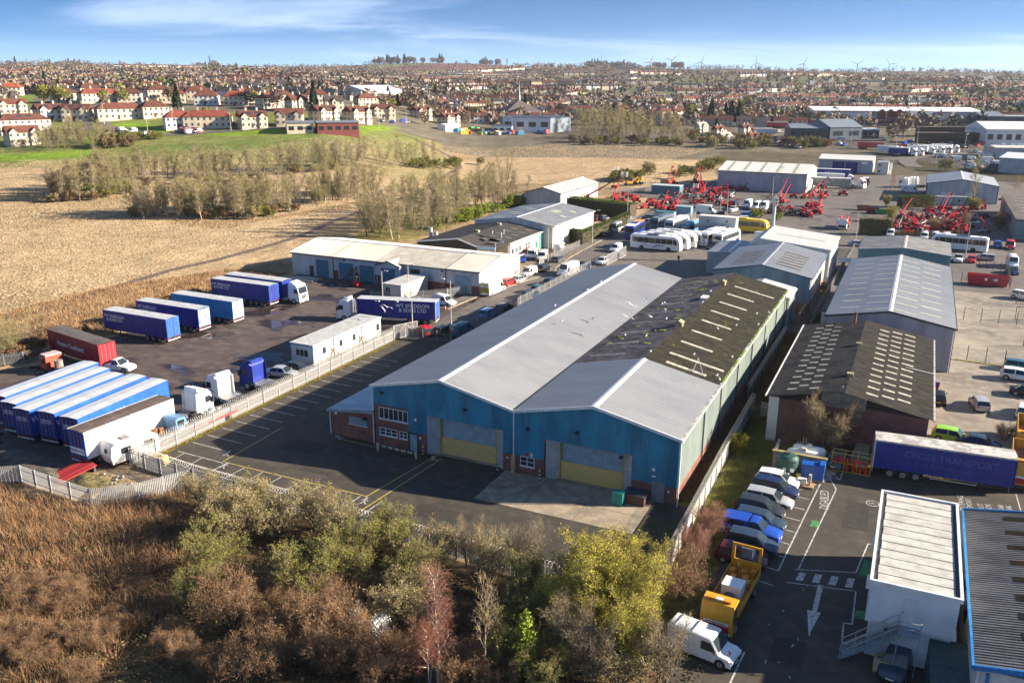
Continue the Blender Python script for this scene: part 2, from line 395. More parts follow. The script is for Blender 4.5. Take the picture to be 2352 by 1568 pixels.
# foreground scrub, banks
zone_ab([(-140,-26),(-28,-24.5),(-16,-24),(-10.5,-17),(37,-17.2),(37,-12),(41,-11),(41,-60),(-140,-60)],SCRUB)
zone_ab([(-140,-22),(-66,-10),(-58,2),(-60,-26),(-140,-60)],(.17,.12,.06))
zone_ab([(33,-20),(43,-20),(43.5,29),(34,29)],BANK)
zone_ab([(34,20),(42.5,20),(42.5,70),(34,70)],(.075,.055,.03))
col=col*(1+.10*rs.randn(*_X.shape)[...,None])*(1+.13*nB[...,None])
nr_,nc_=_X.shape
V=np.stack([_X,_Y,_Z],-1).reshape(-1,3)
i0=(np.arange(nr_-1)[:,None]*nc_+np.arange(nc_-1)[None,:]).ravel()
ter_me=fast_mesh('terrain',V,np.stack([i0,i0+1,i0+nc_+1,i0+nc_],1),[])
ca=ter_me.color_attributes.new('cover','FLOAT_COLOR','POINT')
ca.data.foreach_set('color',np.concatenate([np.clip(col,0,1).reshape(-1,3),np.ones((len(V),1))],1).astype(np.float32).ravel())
ter_me.polygons.foreach_set('use_smooth',[True]*len(ter_me.polygons))
def terrain_mat():
 m=bpy.data.materials.new('land_cover');m.use_nodes=True;t=m.node_tree;n=t.nodes;L=t.links;b=n['Principled BSDF']
 b.inputs['Roughness'].default_value=.95;b.inputs['Specular IOR Level'].default_value=.1
 at=n.new('ShaderNodeAttribute');at.attribute_name='cover'
 co=n.new('ShaderNodeTexCoord')
 prev=at.outputs['Color'];hs=[]
 for sc,lo,hi,st in((.09,.72,1.22,(1,1,1)),(.55,.62,1.3,(1,1.6,1)),(2.4,.66,1.28,(1,1.5,1))):
  mp_=n.new('ShaderNodeMapping');mp_.inputs['Scale'].default_value=st;L.new(co.outputs['Object'],mp_.inputs[0])
  z=n.new('ShaderNodeTexNoise');z.inputs['Scale'].default_value=sc;z.inputs['Detail'].default_value=5;z.inputs['Roughness'].default_value=.65;L.new(mp_.outputs[0],z.inputs['Vector'])
  r=n.new('ShaderNodeMapRange');r.inputs[1].default_value=.28;r.inputs[2].default_value=.72;r.inputs[3].default_value=lo;r.inputs[4].default_value=hi;L.new(z.outputs[0],r.inputs[0])
  x=n.new('ShaderNodeMix');x.data_type='RGBA';x.blend_type='MULTIPLY';x.inputs[0].default_value=1;L.new(prev,x.inputs[6]);L.new(r.outputs[0],x.inputs[7]);prev=x.outputs[2];hs.append(z.outputs[0])
 L.new(prev,b.inputs['Base Color'])
 a1=n.new('ShaderNodeBump');a1.inputs['Strength'].default_value=.8;a1.inputs['Distance'].default_value=.55;L.new(hs[1],a1.inputs['Height'])
 a2=n.new('ShaderNodeBump');a2.inputs['Strength'].default_value=.7;a2.inputs['Distance'].default_value=.18;L.new(hs[2],a2.inputs['Height']);L.new(a1.outputs[0],a2.inputs['Normal'])
 L.new(a2.outputs[0],b.inputs['Normal']);return m
ter_me.materials.append(terrain_mat())
struct(obj('terrain',ter_me))
# ---- hard surfaces, flat sheets each a few millimetres above the one below
ASPH=ground_mat('worn_asphalt',(.120,.105,.094),(.085,.075,.070),(.16,.135,.112),s1=.07,s2=.6,wet=(.10,.60,.70,.28),bump=.25)
NEWASPH=ground_mat('dark_asphalt',(.058,.049,.037),(.039,.034,.027),(.084,.071,.054),s1=.10,s2=.7,bump=.25,rough=.8)
MUD=ground_mat('muddy_yard',(.082,.060,.052),(.050,.038,.035),(.13,.10,.084),s1=.09,s2=.45,wet=(.13,.52,.62,.08),bump=.5,stretch=(1,1.4,1))
CONC=ground_mat('old_concrete',(.30,.245,.18),(.17,.14,.105),(.38,.315,.23),s1=.16,s2=.9,bump=.2)
CONC2=ground_mat('yard_concrete',(.26,.225,.175),(.15,.13,.11),(.31,.275,.215),s1=.12,s2=.6,bump=.2,wet=(.14,.62,.72,.35))
DIRT=ground_mat('path_dirt',(.125,.085,.075),(.10,.07,.06),(.16,.115,.09),s1=.3,s2=1.2)
PAVE=ground_mat('footway',(.15,.13,.105),(.11,.10,.075),(.19,.165,.13),s1=.2,s2=1.0)
RUBBLE=ground_mat('spoil',(.075,.065,.055),(.05,.045,.04),(.16,.135,.10),s1=.3,s2=1.4,s3=6,bump=1.0,bs=5)
def sheet(name,poly,z,mat,parent=None):
 mb=MB();mb.add([(a,b,z)for a,b in poly],[tuple(range(len(poly)))])
 if parent is None:return struct(place(mb.build(name,mat)))
 return mb.build(name,mat,parent)
sheet('estate_road',[(-24,36),(80,36),(80,100),(100,100),(122,330),(60,345),(40,420),(0,420),(-22,330),(-50,232),(-26,215),(-24,160)],-.004,ASPH)
yard=sheet('lorry_yard',[(-62,-30),(-27,-24.5),(-21,-17.5),(-19.4,36.5),(-20,66.5),(-64,66.5),(-66,45),(-57.5,31),(-61,15.6),(-58.5,2),(-66,-8)],.0,MUD)
park=sheet('car_park',[(-19.4,-16.9),(36.4,-17.1),(36.4,0.2),(0,.2),(0,37),(-19.4,37)],.004,NEWASPH)
rpark=sheet('staff_car_park',[(40.3,-40),(80,-40),(80,19),(62,26.4),(50.5,25),(47.2,13),(46.0,10.5),(40.6,3)],.0,NEWASPH)
cyard=sheet('concrete_yard',[(55.9,26.6),(95,26.6),(95,63),(55.9,63)],.003,CONC2)
sheet('fenced_yard',[(58.7,63.2),(80,63.2),(80,112),(58.7,112)],.003,CONC2)
sheet('coach_yard',[(-10.6,69),(38,69),(38,135),(30,180),(-6,184),(-11,170)],.004,ground_mat('coach_yard_asphalt',(.14,.122,.104),(.09,.08,.07),(.18,.155,.128),s1=.09,s2=.6,wet=(.12,.6,.7,.4)))
# raised footway and kerb along the road
def strip(name,pts,wd,z0,mat,kind=True,h=None):
 mb=MB();P=[Vector(p)for p in pts]
 for i,p in enumerate(P):
  d=(P[min(i+1,len(P)-1)]-P[max(i-1,0)]);d.z=0;d.normalize();s_=Vector((-d.y,d.x,0))*(wd/2)
  for q in(p+s_,p-s_):
   z=(float(terr(q.x,q.y))if h is None else 0)+z0
   mb.v.append((q.x,q.y,z))
 for i in range(len(P)-1):mb.f.append((2*i,2*i+1,2*i+3,2*i+2));mb.m.append(0)
 o=mb.build(name,mat);return struct(o)if kind else o
mb=MB();ks=[(-21.8,55),(-21.3,66),(-19.6,75),(-18.2,84),(-16.6,92),(-18.2,97),(-19.6,110),(-20.3,125),(-20.8,140),(-21.6,160)]
for(a0,b0),(a1,b1)in zip(ks[:-1],ks[1:]):
 mb.add([(a0-2.4,b0,.11),(a0,b0,.11),(a1,b1,.11),(a1-2.4,b1,.11),(a0,b0,-.05),(a1,b1,-.05)],[(0,1,2,3),(1,4,5,2)])
struct(place(mb.build('pavement',PAVE)))
mb=MB()
for(a0,b0),(a1,b1)in zip(ks[:-1],ks[1:]):
 mb.add([(a0+.01,b0,-.03),(a0+.16,b0,-.03),(a0+.16,b0,.12),(a0+.01,b0,.12),(a1+.01,b1,-.03),(a1+.16,b1,-.03),(a1+.16,b1,.12),(a1+.01,b1,.12)],[(3,2,6,7),(1,5,6,2)])
struct(place(mb.build('kerb',CONC)))
# concrete apron before the doors, slab by slab
APR=thing('concrete_apron','stained pale concrete apron before the boarded shutter doors','concrete apron',EO,TH)
for i,(a0,a1)in enumerate(((16.2,20.96),(21.02,26.4),(26.46,32.2))):
 for b0,b1 in((-7.1,-3.7),(-3.64,.1)):
  MB().box(a0,b0,-.1,a1,b1,.03+.002*i,0).build('slab',CONC,APR)
deck=thing('ribbed_hardstanding','mossy ribbed strip of ground between apron and pale fence','hardstanding',EO,TH)
for i in range(34):
 MB().box(32.4,-16.6+i*.40,-.05,36.1,-16.6+i*.40+.27,.07).build('rib_plank',M('mossy_timber',(.10,.075,.045),.9,var=.3,scale=2,col2=(.055,.06,.02)),deck)
# ---- painted marks (children of the surface they are painted on; meshes in estate axes like their parent)
WPAINT=speckle_mat('worn_white_paint',(.52,.51,.48),[((.05,.05,.05),5,.47,.64,(1,1,1))],.7)
YPAINT=speckle_mat('worn_yellow_paint',(.52,.38,.07),[((.05,.05,.05),4,.50,.66,(1,1,1))],.7)
GPAINT=speckle_mat('worn_green_paint',(.05,.25,.07),[((.05,.05,.05),3,.45,.62,(1,1,1))],.7)
def line(par,p,q,wd=.11,mat=WPAINT,z=.012,name='painted_line'):
 p=Vector((*p,z));q=Vector((*q,z));d=(q-p).normalized();s_=Vector((-d.y,d.x,0))*wd/2
 return MB().quad(p-s_,q-s_,q+s_,p+s_).build(name,mat,par)
for i in range(16):line(park,(-18.6,-8.9+i*2.32),(-13.4,-9.1+i*2.32))
line(park,(-18.3,-11.4),(-11.6,-11.6));line(park,(-17.2,-11.5),(-17.0,-14.3));line(park,(-14.6,-11.5),(-14.4,-14.9))
line(park,(-11.9,-11.3),(-12.35,-1.4),.12,YPAINT);line(park,(-11.6,-11.35),(6.6,-11.3),.12,YPAINT)
line(park,(6.5,-11.3),(7.9,.5),.12,YPAINT);line(park,(7.5,-16.5),(8.75,-.5),.12,YPAINT)
for i in range(9):line(park,(-11.2+i*2.45,-11.5),(-11.4+i*2.45,-16.2))
line(park,(-4.6,-.9),(1.1,-1.0),.12,YPAINT)
def walker(par,a,b,rot=0.,z=.013,sc=1.0):
 "painted walking figure"
 mb=MB();c,s_=math.cos(rot),math.sin(rot)
 def P(x,y):return(a+sc*(x*c-y*s_),b+sc*(x*s_+y*c),z)
 for x0,y0,x1,y1,w_ in((0,0,0,.55,.16),(0,.5,.35,.15,.1),(0,.5,-.35,.2,.1),(0,0,.3,-.55,.12),(0,0,-.3,-.5,.12),(.3,-.55,.45,-.55,.1)):
  d=Vector((x1-x0,y1-y0)).normalized()*w_/2
  mb.quad(P(x0+d.y,y0-d.x),P(x1+d.y,y1-d.x),P(x1-d.y,y1+d.x),P(x0-d.y,y0+d.x))
 mb.add([P(.15*math.cos(t*.785),.74+.15*math.sin(t*.785))for t in range(8)],[tuple(range(8))])
 mb.build('painted_walker',WPAINT,par)
for a,b,r in((-12.9,-9.6,.4),(-11.0,-11.0+.9-2,.2),(8.0,-.9,.6),(6.9,-12.3,.3),(-4.6,.4-1.0,1.2),(1.0,-.55,1.2)):walker(park,a,b,r)
PATCH=ground_mat('patched_tarmac',(.036,.031,.026),(.028,.025,.022),(.055,.048,.04))
for s_,a,b,w_,h_ in((park,-9,-6,5,3.2),(park,-3.5,-9.5,4,1.1),(park,12,-12.5,6,2.4),(park,-10.5,8,1.2,14),(park,2,-14.8,7,1.6),(rpark,49.2,2.5,2.2,6),(rpark,46.2,-20,2.4,3.5),(rpark,53,6,6,1.4)):MB().quad((a,b,.0085),(a+w_,b+.2,.0085),(a+w_-.15,b+h_,.0085),(a+.1,b+h_-.1,.0085)).build('tarmac_patch',PATCH,s_)
# drain covers
for a,b in((-3.5,-2.2),(-2.0,-3.0),(1.2,-4.2),(-.5,-1.6),(4.5,-2.6)):MB().box(a,b,0,a+.9,b+.6,.014).build('drain_cover',M('iron_cover',(.075,.075,.075),.7,.3),park)
# staff car park marks
line(rpark,(46.4,10.9),(45.1,-7.4),.12);line(rpark,(46.4,10.9),(47.3,13.2),.12)
line(rpark,(48.0,10.4),(46.6,-6.4),.12);line(rpark,(48.0,10.4),(46.9,13.6),.12)
for i in range(9):line(rpark,(41.6,10.0-i*2.42),(45.9-.1*i,9.4-i*2.42),.1)
line(rpark,(46.3,-6.7),(51.0,-5.0),.1);line(rpark,(46.0,-9.0),(51.2,-7.9),.1)
for i in range(4):
 a0=46.6+i*1.25;MB().quad((a0,-8.3+i*.22,.012),(a0+.55,-8.2+i*.22,.012),(a0+.65,-6.9+i*.3,.012),(a0+.1,-7.0+i*.3,.012)).build('zebra_bar',WPAINT,rpark)
MB().add([(48.35,-8.2,.012),(48.75,-8.2,.012),(48.7,-12.2,.012),(49.0,-12.2,.012),(48.5,-15.6,.012),(48.0,-12.2,.012),(48.35,-12.2,.012)],[(0,6,5,4,3,2,1)]).build('painted_arrow',WPAINT,rpark)
for p,q in(((51.0,-5.0),(51.6,.5)),((51.6,.5),(52.3,.4)),((51.2,-7.9),(51.3,-12.7)),((51.3,-12.7),(50.7,-12.8)),((50.7,-12.8),(50.8,-15.3)),((50.8,-15.3),(54.4,-16.2))):line(rpark,p,q,.12)
MB().quad((51.2,-5.2,.01),(52.1,-5.2,.01),(52.2,-2.6,.01),(51.5,-2.5,.01)).build('painted_bay',GPAINT,rpark)
MB().quad((51.3,-11.8,.01),(52.4,-11.6,.01),(52.4,-10.6,.01),(51.5,-10.5,.01)).build('painted_bay',GPAINT,rpark)
MB().quad((46.5,1.5,.01),(47.3,1.6,.01),(47.2,2.9,.01),(46.6,2.8,.01)).build('painted_bay',GPAINT,rpark)
for p,q in((('A8',1050,255),('A8',1175,375)),(('A8',1035,330),('A8',1175,375)),(('A8',1175,375),('A8',1215,270)),(('A8',1320,285),('A8',2130,430)),(('A8',2165,370),('A8',2168,445)),(('A8',2210,455),('A8',2240,560))):line(rpark,gab(*p),gab(*q),.1,YPAINT if p[1]==1320 else WPAINT)
lettering('DISABLED',.95,face((47.2,7.6,.013),(-.09,1,0),(-1,-.09,0))@Matrix.Scale(1.25,4,(0,1,0)),WPAINT,rpark)
a,b=gab('A8',1915,515);lettering('ENTERING\nREPORT',.75,face((a,b,.013),(-.05,1,0),(-1,-.05,0)),WPAINT,rpark)
a,b=gab('A8',2030,540);lettering('OUT\nLOOK',.75,face((a,b,.013),(-.05,1,0),(-1,-.05,0)),WPAINT,rpark)
a,b=gab('A8',2150,545);lettering('CAR\nPARK',.75,face((a,b,.013),(-.05,1,0),(-1,-.05,0)),WPAINT,rpark)
a,b=gab('A8',1368,513)
mb=MB();n_=20
for i in range(n_):
 t0,t1=2*math.pi*i/n_,2*math.pi*(i+1)/n_
 mb.quad((a+.62*math.cos(t0),b+.62*math.sin(t0),.012),(a+.62*math.cos(t1),b+.62*math.sin(t1),.012),(a+.52*math.cos(t1),b+.52*math.sin(t1),.012),(a+.52*math.cos(t0),b+.52*math.sin(t0),.012))
mb.build('painted_ring',WPAINT,rpark);lettering('5',.8,face((a,b,.013),(-.05,1,0),(-1,-.05,0)),WPAINT,rpark)
for i in range(11):
 a,b=rnd.uniform(45.5,50),rnd.uniform(-22,-7);line(rpark,(a,b),(a+rnd.uniform(-.1,.2),b+rnd.uniform(.1,.5)),.08,WPAINT)
line(rpark,(44.6,-19.5),(44.3,-24.0),.13)
for p,q in((('A6',1880,700),('A6',1880,860)),(('A6',1880,860),('A6',2150,905)),(('A6',2150,905),('A6',2140,810)),(('A6',2150,905),('A6',2175,1030)),(('A6',2175,1030),('A6',1830,960))):line(cyard,gab(*p),gab(*q),.14,CONC,.009)
# ---- paths and roads over the fields
strip('footpath',[pick('D',x,y)for x,y in((-60,760),(40,735),(120,706),(200,680),(300,650),(400,622),(500,597),(600,570),(680,548),(720,531),(760,512),(800,497),(860,478),(940,452),(975,437),(1005,415),(1030,400),(1058,386),(1052,374),(1030,358),(1005,345),(975,330),(950,318),(920,310))],2.0,.05,DIRT)
strip('village_road',[pick('A1',x,y)for x,y in((640,520),(720,560),(780,620),(900,645),(1040,645),(1200,635),(1400,625),(1640,605),(1900,590),(2000,588),(2352,560),(2500,565),(2800,570))],6.0,.12,ASPH)
strip('village_lane',[pick('A1',x,y)for x,y in((620,600),(600,560),(660,510),(700,430),(760,410))],4.0,.12,ASPH)
strip('stadium_road',[pick('E2',x,y)for x,y in((0,440),(300,420),(700,380),(1100,335),(1700,330),(2352,340),(2800,350))],9,.10,ASPH)
strip('depot_road',[pick('E2',x,y)for x,y in((560,560),(430,470),(480,400),(620,370))],8,.12,ASPH)
# ================================================================== BUILDINGS
BLUECLAD=speckle_mat('faded_blue_cladding',(.016,.235,.37),[((.010,.135,.225),.55,.42,.62,(1,1,.25)),((.09,.36,.44),1.6,.60,.72,(2.2,2.2,.22)),((.30,.40,.43),3.2,.70,.76,(2,2,.3))],.5)
PALECLAD=speckle_mat('faded_green_cladding',(.22,.265,.245),[((.165,.21,.20),.5,.45,.62,(1,1,.2)),((.27,.295,.27),1.8,.58,.7,(2,2,.2))],.55)
GREYROOF=speckle_mat('grey_metal_roof',(.315,.32,.325),[((.265,.27,.28),.30,.42,.66,(.35,1,1)),((.355,.355,.352),.9,.58,.74,(.3,1.3,1))],.42,.05)
BIGGREY=speckle_mat('blue_grey_roof',(.34,.35,.36),[((.295,.305,.32),.22,.42,.6,(.4,1,1)),((.385,.39,.395),.6,.58,.74,(.3,1.3,1))],.45,.05)
FIBRE=speckle_mat('mossy_fibre_cement',(.085,.068,.038),[((.034,.030,.021),.8,.40,.60,(.6,2,1)),((.13,.135,.022),1.3,.58,.70,(1,1,1)),((.20,.185,.15),5,.68,.76,(1,1,1))],.95)
FIBRE2=speckle_mat('lichen_fibre_cement',(.15,.125,.125),[((.06,.052,.05),.5,.40,.60,(1,1,1)),((.40,.34,.35),2.2,.52,.68,(.35,3,1)),((.17,.20,.02),.8,.64,.74,(1,1.6,1))],.95)
FIBRE3=speckle_mat('dark_fibre_cement',(.082,.070,.050),[((.034,.030,.025),.9,.42,.60,(.6,2,1)),((.22,.20,.17),2.6,.62,.76,(.35,3,1)),((.11,.09,.03),1.0,.66,.76,(1,1,1))],.95)
GRPRL=M('rooflight_sheet',(.40,.375,.29),.5,var=.2,scale=2)
YELRL=M('yellowed_rooflight',(.43,.42,.31),.5,var=.12,scale=2)
DARKRL=M('dark_rooflight',(.10,.085,.06),.9,var=.2,scale=2,spec=.1)
BRICK=brick_mat('red_brick',(.24,.075,.05),(.17,.055,.042),(.26,.20,.17))
BRICK2=brick_mat('orange_brick',(.42,.17,.09),(.33,.12,.07),(.40,.31,.25))
BRICK3=brick_mat('dark_brick',(.17,.062,.045),(.12,.045,.036),(.18,.13,.11))
WHITECLAD=M('white_cladding',(.62,.60,.56),.5,var=.08,scale=.6,stretch=(1,1,.3))
GREYCLAD=M('grey_cladding',(.36,.39,.43),.5,var=.10,scale=.6,stretch=(1,1,.3))
BLGREYCLAD=M('blue_grey_cladding',(.20,.30,.36),.5,var=.12,scale=.6,stretch=(1,1,.3))
TEALCLAD=speckle_mat('teal_cladding',(.035,.13,.18),[((.06,.18,.22),1.0,.5,.7,(1,1,.25))],.5)
TRIM=M('white_trim',(.66,.66,.65),.5,var=.08)
DARKTRIM=M('dark_trim',(.04,.045,.055),.5,var=.1)
BLUETRIM=M('blue_trim',(.03,.20,.50),.45,var=.12)
SHUT=M('shutter_steel',(.26,.36,.42),.45,.25,var=.1,scale=1.2)
BLUESHUT=M('blue_shutter',(.05,.16,.23),.45,.1,var=.1)
OSB=speckle_mat('osb_board',(.66,.49,.18),[((.48,.33,.10),9,.46,.6,(1,1,1)),((.52,.38,.15),14,.55,.7,(1,1,1))],.8)
RENDERW=M('pale_render',(.50,.43,.37),.9,var=.14,scale=.8)
def ribs(mb,p0,p1,zb,zt,pitch=.33,depth=.035,m=0,out=0.):
 "vertical ribbed wall sheet from p0 to p1, facing the right hand side of that direction; zb, zt numbers or functions of the run"
 p0=Vector((*p0,0));p1=Vector((*p1,0));L=(p1-p0).length;d=(p1-p0)/L;nrm=Vector((d.y,-d.x,0))
 fb=zb if callable(zb)else(lambda t:zb);ft=zt if callable(zt)else(lambda t:zt)
 k=max(1,round(L/pitch));ps=L/k;ts=[]
 for i in range(k):
  for f,o in((0,0),(.42,0),(.52,1),(.9,1)):ts.append((i*ps+f*ps,o*depth))
 ts.append((L,0));o=len(mb.v)
 for t,dd in ts:
  q=p0+d*t+nrm*(dd+out)
  mb.v.append((q.x,q.y,fb(t)));mb.v.append((q.x,q.y,ft(t)))
 for i in range(len(ts)-1):mb.f.append((o+2*i,o+2*i+2,o+2*i+3,o+2*i+1));mb.m.append(m)
 return mb
def roof_ribs(mb,y0,y1,xe,ze,xr,zr,pitch=.33,depth=.035,m=0,lift=0.):
 "roof sheet between eave line x=xe and ridge line x=xr, ribs running down the slope"
 L=y1-y0;k=max(1,round(L/pitch));ps=L/k;ts=[]
 for i in range(k):
  for f,o in((0,0),(.42,0),(.52,1),(.9,1)):ts.append((y0+(i+f)*ps,o*depth))
 ts.append((y1,0));o=len(mb.v)
 for y,dd in ts:mb.v.append((xe,y,ze+dd+lift));mb.v.append((xr,y,zr+dd+lift))
 flip=xe>xr
 for i in range(len(ts)-1):
  q=(o+2*i,o+2*i+1,o+2*i+3,o+2*i+2);mb.f.append(q if flip else q[::-1]);mb.m.append(m)
 return mb
def slab_on_slope(y0,y1,xe,ze,xr,zr,t0,t1,lift,th=.03):
 "thin slab lying on a roof slope; t0, t1 = fractions from eave to ridge"
 P=lambda t,y,dz:(xe+(xr-xe)*t,y,ze+(zr-ze)*t+lift+dz)
 mb=MB();vs=[P(t0,y0,0),P(t1,y0,0),P(t1,y1,0),P(t0,y1,0),P(t0,y0,th),P(t1,y0,th),P(t1,y1,th),P(t0,y1,th)]
 fs=[(0,3,2,1),(4,5,6,7),(0,1,5,4),(1,2,6,5),(2,3,7,6),(3,0,4,7)]
 if xe>xr:fs=[f[::-1]for f in fs]
 return mb.add(vs,fs)
def window(par,o,ux,w_,h_,nx=2,ny=1,frame=TRIM,nrm=None,bar=.07,glass=GLASS,sill=True,name='window'):
 "window on a wall: o = lower left corner seen from outside, ux = unit vector to the right seen from outside"
 o=Vector(o);ux=Vector(ux);n=nrm or Vector((ux.y,-ux.x,0));uz=Vector((0,0,1))
 mb=MB()
 def B(u0,z0,u1,z1,d0,d1):
  c=[o+ux*u+uz*z+n*d for d in(d0,d1)for u,z in((u0,z0),(u1,z0),(u1,z1),(u0,z1))]
  mb.add([tuple(p)for p in c],[(0,3,2,1),(4,5,6,7),(0,1,5,4),(1,2,6,5),(2,3,7,6),(3,0,4,7)])
 for i in range(nx+1):
  u=(w_-bar)*i/nx;B(u,0,u+bar,h_,.01,.07)
 for j in range(ny+1):
  z=(h_-bar)*j/ny;B(0,z,w_,z+bar,.012,.066)
 f=mb.build(name,frame,par)
 pw,ph=(w_-bar)/nx,(h_-bar)/ny
 for i in range(nx):
  for j in range(ny):
   a=o+n*.03+ux*(i*pw+bar)+uz*(j*ph+bar);q=MB()
   q.quad(a,a+ux*(pw-bar),a+ux*(pw-bar)+uz*(ph-bar),a+uz*(ph-bar));q.build('pane',glass,f)
 if sill:
  q=MB();c=[o+ux*u+uz*z+n*d for d in(0,.14)for u,z in((-.05,-.1),(w_+.05,-.1),(w_+.05,-.02),(-.05,-.02))]
  q.add([tuple(p)for p in c],[(0,3,2,1),(4,5,6,7),(0,1,5,4),(1,2,6,5),(2,3,7,6),(3,0,4,7)]);q.build('sill',TRIM,f)
 return f
def roller(par,o,ux,w_,h_,mat=SHUT,slat=.11,name='roller_door',frame=None,depth=.02):
 o=Vector(o);ux=Vector(ux);n=Vector((ux.y,-ux.x,0));mb=MB();k=int(h_/slat)
 for i in range(k):
  z0=h_*i/k;z1=h_*(i+1)/k;zm=(z0+z1)/2
  a0,a1=o+Vector((0,0,z0)),o+ux*w_+Vector((0,0,z0));b0,b1=o+n*depth+Vector((0,0,zm)),o+ux*w_+n*depth+Vector((0,0,zm));c0,c1=o+Vector((0,0,z1)),o+ux*w_+Vector((0,0,z1))
  mb.quad(a0,a1,b1,b0);mb.quad(b0,b1,c1,c0)
 r=mb.build(name,mat,par)
 if frame:
  q=MB()
  for u0,u1,z0,z1 in((-.18,0,0,h_+.2),(w_,w_+.18,0,h_+.2),(0,w_,h_,h_+.2)):
   c=[o+ux*u+n*d+Vector((0,0,z))for d in(-.02,.09)for u,z in((u0,z0),(u1,z0),(u1,z1),(u0,z1))]
   q.add([tuple(p)for p in c],[(0,3,2,1),(4,5,6,7),(0,1,5,4),(1,2,6,5),(2,3,7,6),(3,0,4,7)])
  q.build('door_frame',frame,r)
 return r
def plank(par,name,o,ux,w_,h_,d_,mat):
 o=Vector(o);ux=Vector(ux);n=Vector((ux.y,-ux.x,0));q=MB()
 c=[o+ux*u+n*d+Vector((0,0,z))for d in(-.02,d_)for u,z in((0,0),(w_,0),(w_,h_),(0,h_))]
 q.add([tuple(p)for p in c],[(0,3,2,1),(4,5,6,7),(0,1,5,4),(1,2,6,5),(2,3,7,6),(3,0,4,7)]);return q.build(name,mat,par)
X_,Y_=Vector((1,0,0)),Vector((0,1,0))
def shed(name,label,a,b,W,L,he,hr,wall,roof,plinth=None,cat='warehouse',group=None,side=None,lights=(),lmat=GRPRL,trim=TRIM,rx=.5,pitch=.33,gut=True,roof_l=None,ridge=None,z=0.,rz=None,loc=None,corner=None,over=.25):
 t=thing(name,label,cat,loc or est(a,b,z),TH if rz is None else rz,group)
 side=side or wall;pz=plinth[0]if plinth else 0.;xr=W*rx
 zt=lambda u:he+(hr-he)*(u/xr if u<xr else(W-u)/(W-xr))-.03
 if plinth:
  h=plinth[0];q=MB();q.box(0,0,-.2,W,.22,h).box(0,L-.22,-.2,W,L,h).box(0,.22,-.2,.22,L-.22,h).box(W-.22,.22,-.2,W,L-.22,h);q.build('plinth',plinth[1],t)
 ribs(MB(),(0,0),(W,0),pz,zt,pitch,out=.02).build('front_wall',wall,t)
 ribs(MB(),(W,L),(0,L),pz,lambda u:zt(W-u),pitch*2,out=.02).build('back_wall',wall,t)
 ribs(MB(),(W,0),(W,L),pz,he,pitch,out=.02).build('side_wall',side,t)
 ribs(MB(),(0,L),(0,0),pz,he,pitch,out=.02).build('side_wall',side,t)
 roof_ribs(MB(),-over,L+over,-over,he-over*(hr-he)/xr,xr,hr,pitch).build('roof_slope',roof_l or roof,t)
 roof_ribs(MB(),-over,L+over,W+over,he-over*(hr-he)/(W-xr),xr,hr,pitch).build('roof_slope',roof,t)
 q=MB();e=.32
 q.add([(xr-e,-over-.04,hr-e*(hr-he)/xr+.05),(xr,-over-.04,hr+.075),(xr+e,-over-.04,hr-e*(hr-he)/(W-xr)+.05),(xr-e,L+over+.04,hr-e*(hr-he)/xr+.05),(xr,L+over+.04,hr+.075),(xr+e,L+over+.04,hr-e*(hr-he)/(W-xr)+.05)],[(0,1,4,3),(1,2,5,4)]);q.build('ridge_cap',ridge or trim,t)
 for y in(-over-.05,L+over+.05):
  q=MB()
  for x0,z0,x1,z1 in((-over,he-over*(hr-he)/xr,xr,hr),(xr,hr,W+over,he-over*(hr-he)/(W-xr))):
   q.bar((x0,y,z0-.06),(x1,y,z1-.06),.1,.26)
  q.build('verge_trim',trim,t)
 if gut:
  for x in(-over-.07,W+over+.07):MB().box(x-.08,-over,he-.26,x+.08,L+over,he-.10).build('gutter',gut if gut is not True else trim,t)
  for x,y in((-.12,.3),(W+.12,.3),(W+.12,L-.3)):MB().cyl((x,y,0),(x,y,he-.2),.06,n=6).build('downpipe',corner or trim,t)
 for s_,y0,wy,t0,t1 in lights: # rooflights: slope, start, width, fractions up the slope
  xe=-over if s_=='l' else W+over;xx=xr;ze=he-over*(hr-he)/(xr if s_=='l' else W-xr)
  slab_on_slope(y0,y0+wy,xe,ze,xx,hr,t0,t1,.03,.02).build('rooflight',lmat,t)
 return t
# ---- 1. the blue double-bay warehouse in the middle
W,L,HE,HR=34.4,67.2,7.0,8.85;W1=17.2
t=thing('blue_warehouse','large double-gabled warehouse with faded blue front and two boarded shutter doors','warehouse',EO,TH)
def zt_main(u):
 v=u%W1 if u<W-.001 else W1
 return HE+(HR-HE)*(1-abs(v-W1/2)/(W1/2))-.04
SEG=[(0,4.4,4.77),(4.4,6.7,2.15),(6.7,15.9,4.45),(15.9,20.6,2.0),(20.6,29.9,4.35),(29.9,34.4,1.85)]
for i,(u0,u1,zb)in enumerate(SEG):
 ribs(MB(),(u0,-.03),(u1,-.03),zb,lambda q,u0=u0:zt_main(u0+q),.2,.028).build('front_cladding',BLUECLAD,t)
q=MB()
for u0,u1,z1 in((0.02,6.7,4.8),(15.9,20.6,2.05),(29.9,34.38,1.9)):q.box(u0,0,-.2,u1,.28,z1)
q.box(34.16,.28,-.2,34.42,67,1.8).box(0,.28,-.2,.22,67,2.2).box(0.22,66.8,-.2,34.16,67,3)
q.build('brickwork',BRICK,t)
ribs(MB(),(W,0),(W,L),1.8,HE,.33,.035,out=.03).build('side_wall',PALECLAD,t)
ribs(MB(),(0,L),(0,0),2.2,HE,.33,.035,out=.03).build('side_wall',BLUECLAD,t)
ribs(MB(),(W,L),(0,L),3,lambda u:zt_main(max(0,W-u)),.4,.035,out=.03).build('back_wall',PALECLAD,t)
CHG=16.5
roof_ribs(MB(),-.3,L+.3,-.3,HE-.06,W1/2,HR,.33).build('roof_slope',GREYROOF,t)
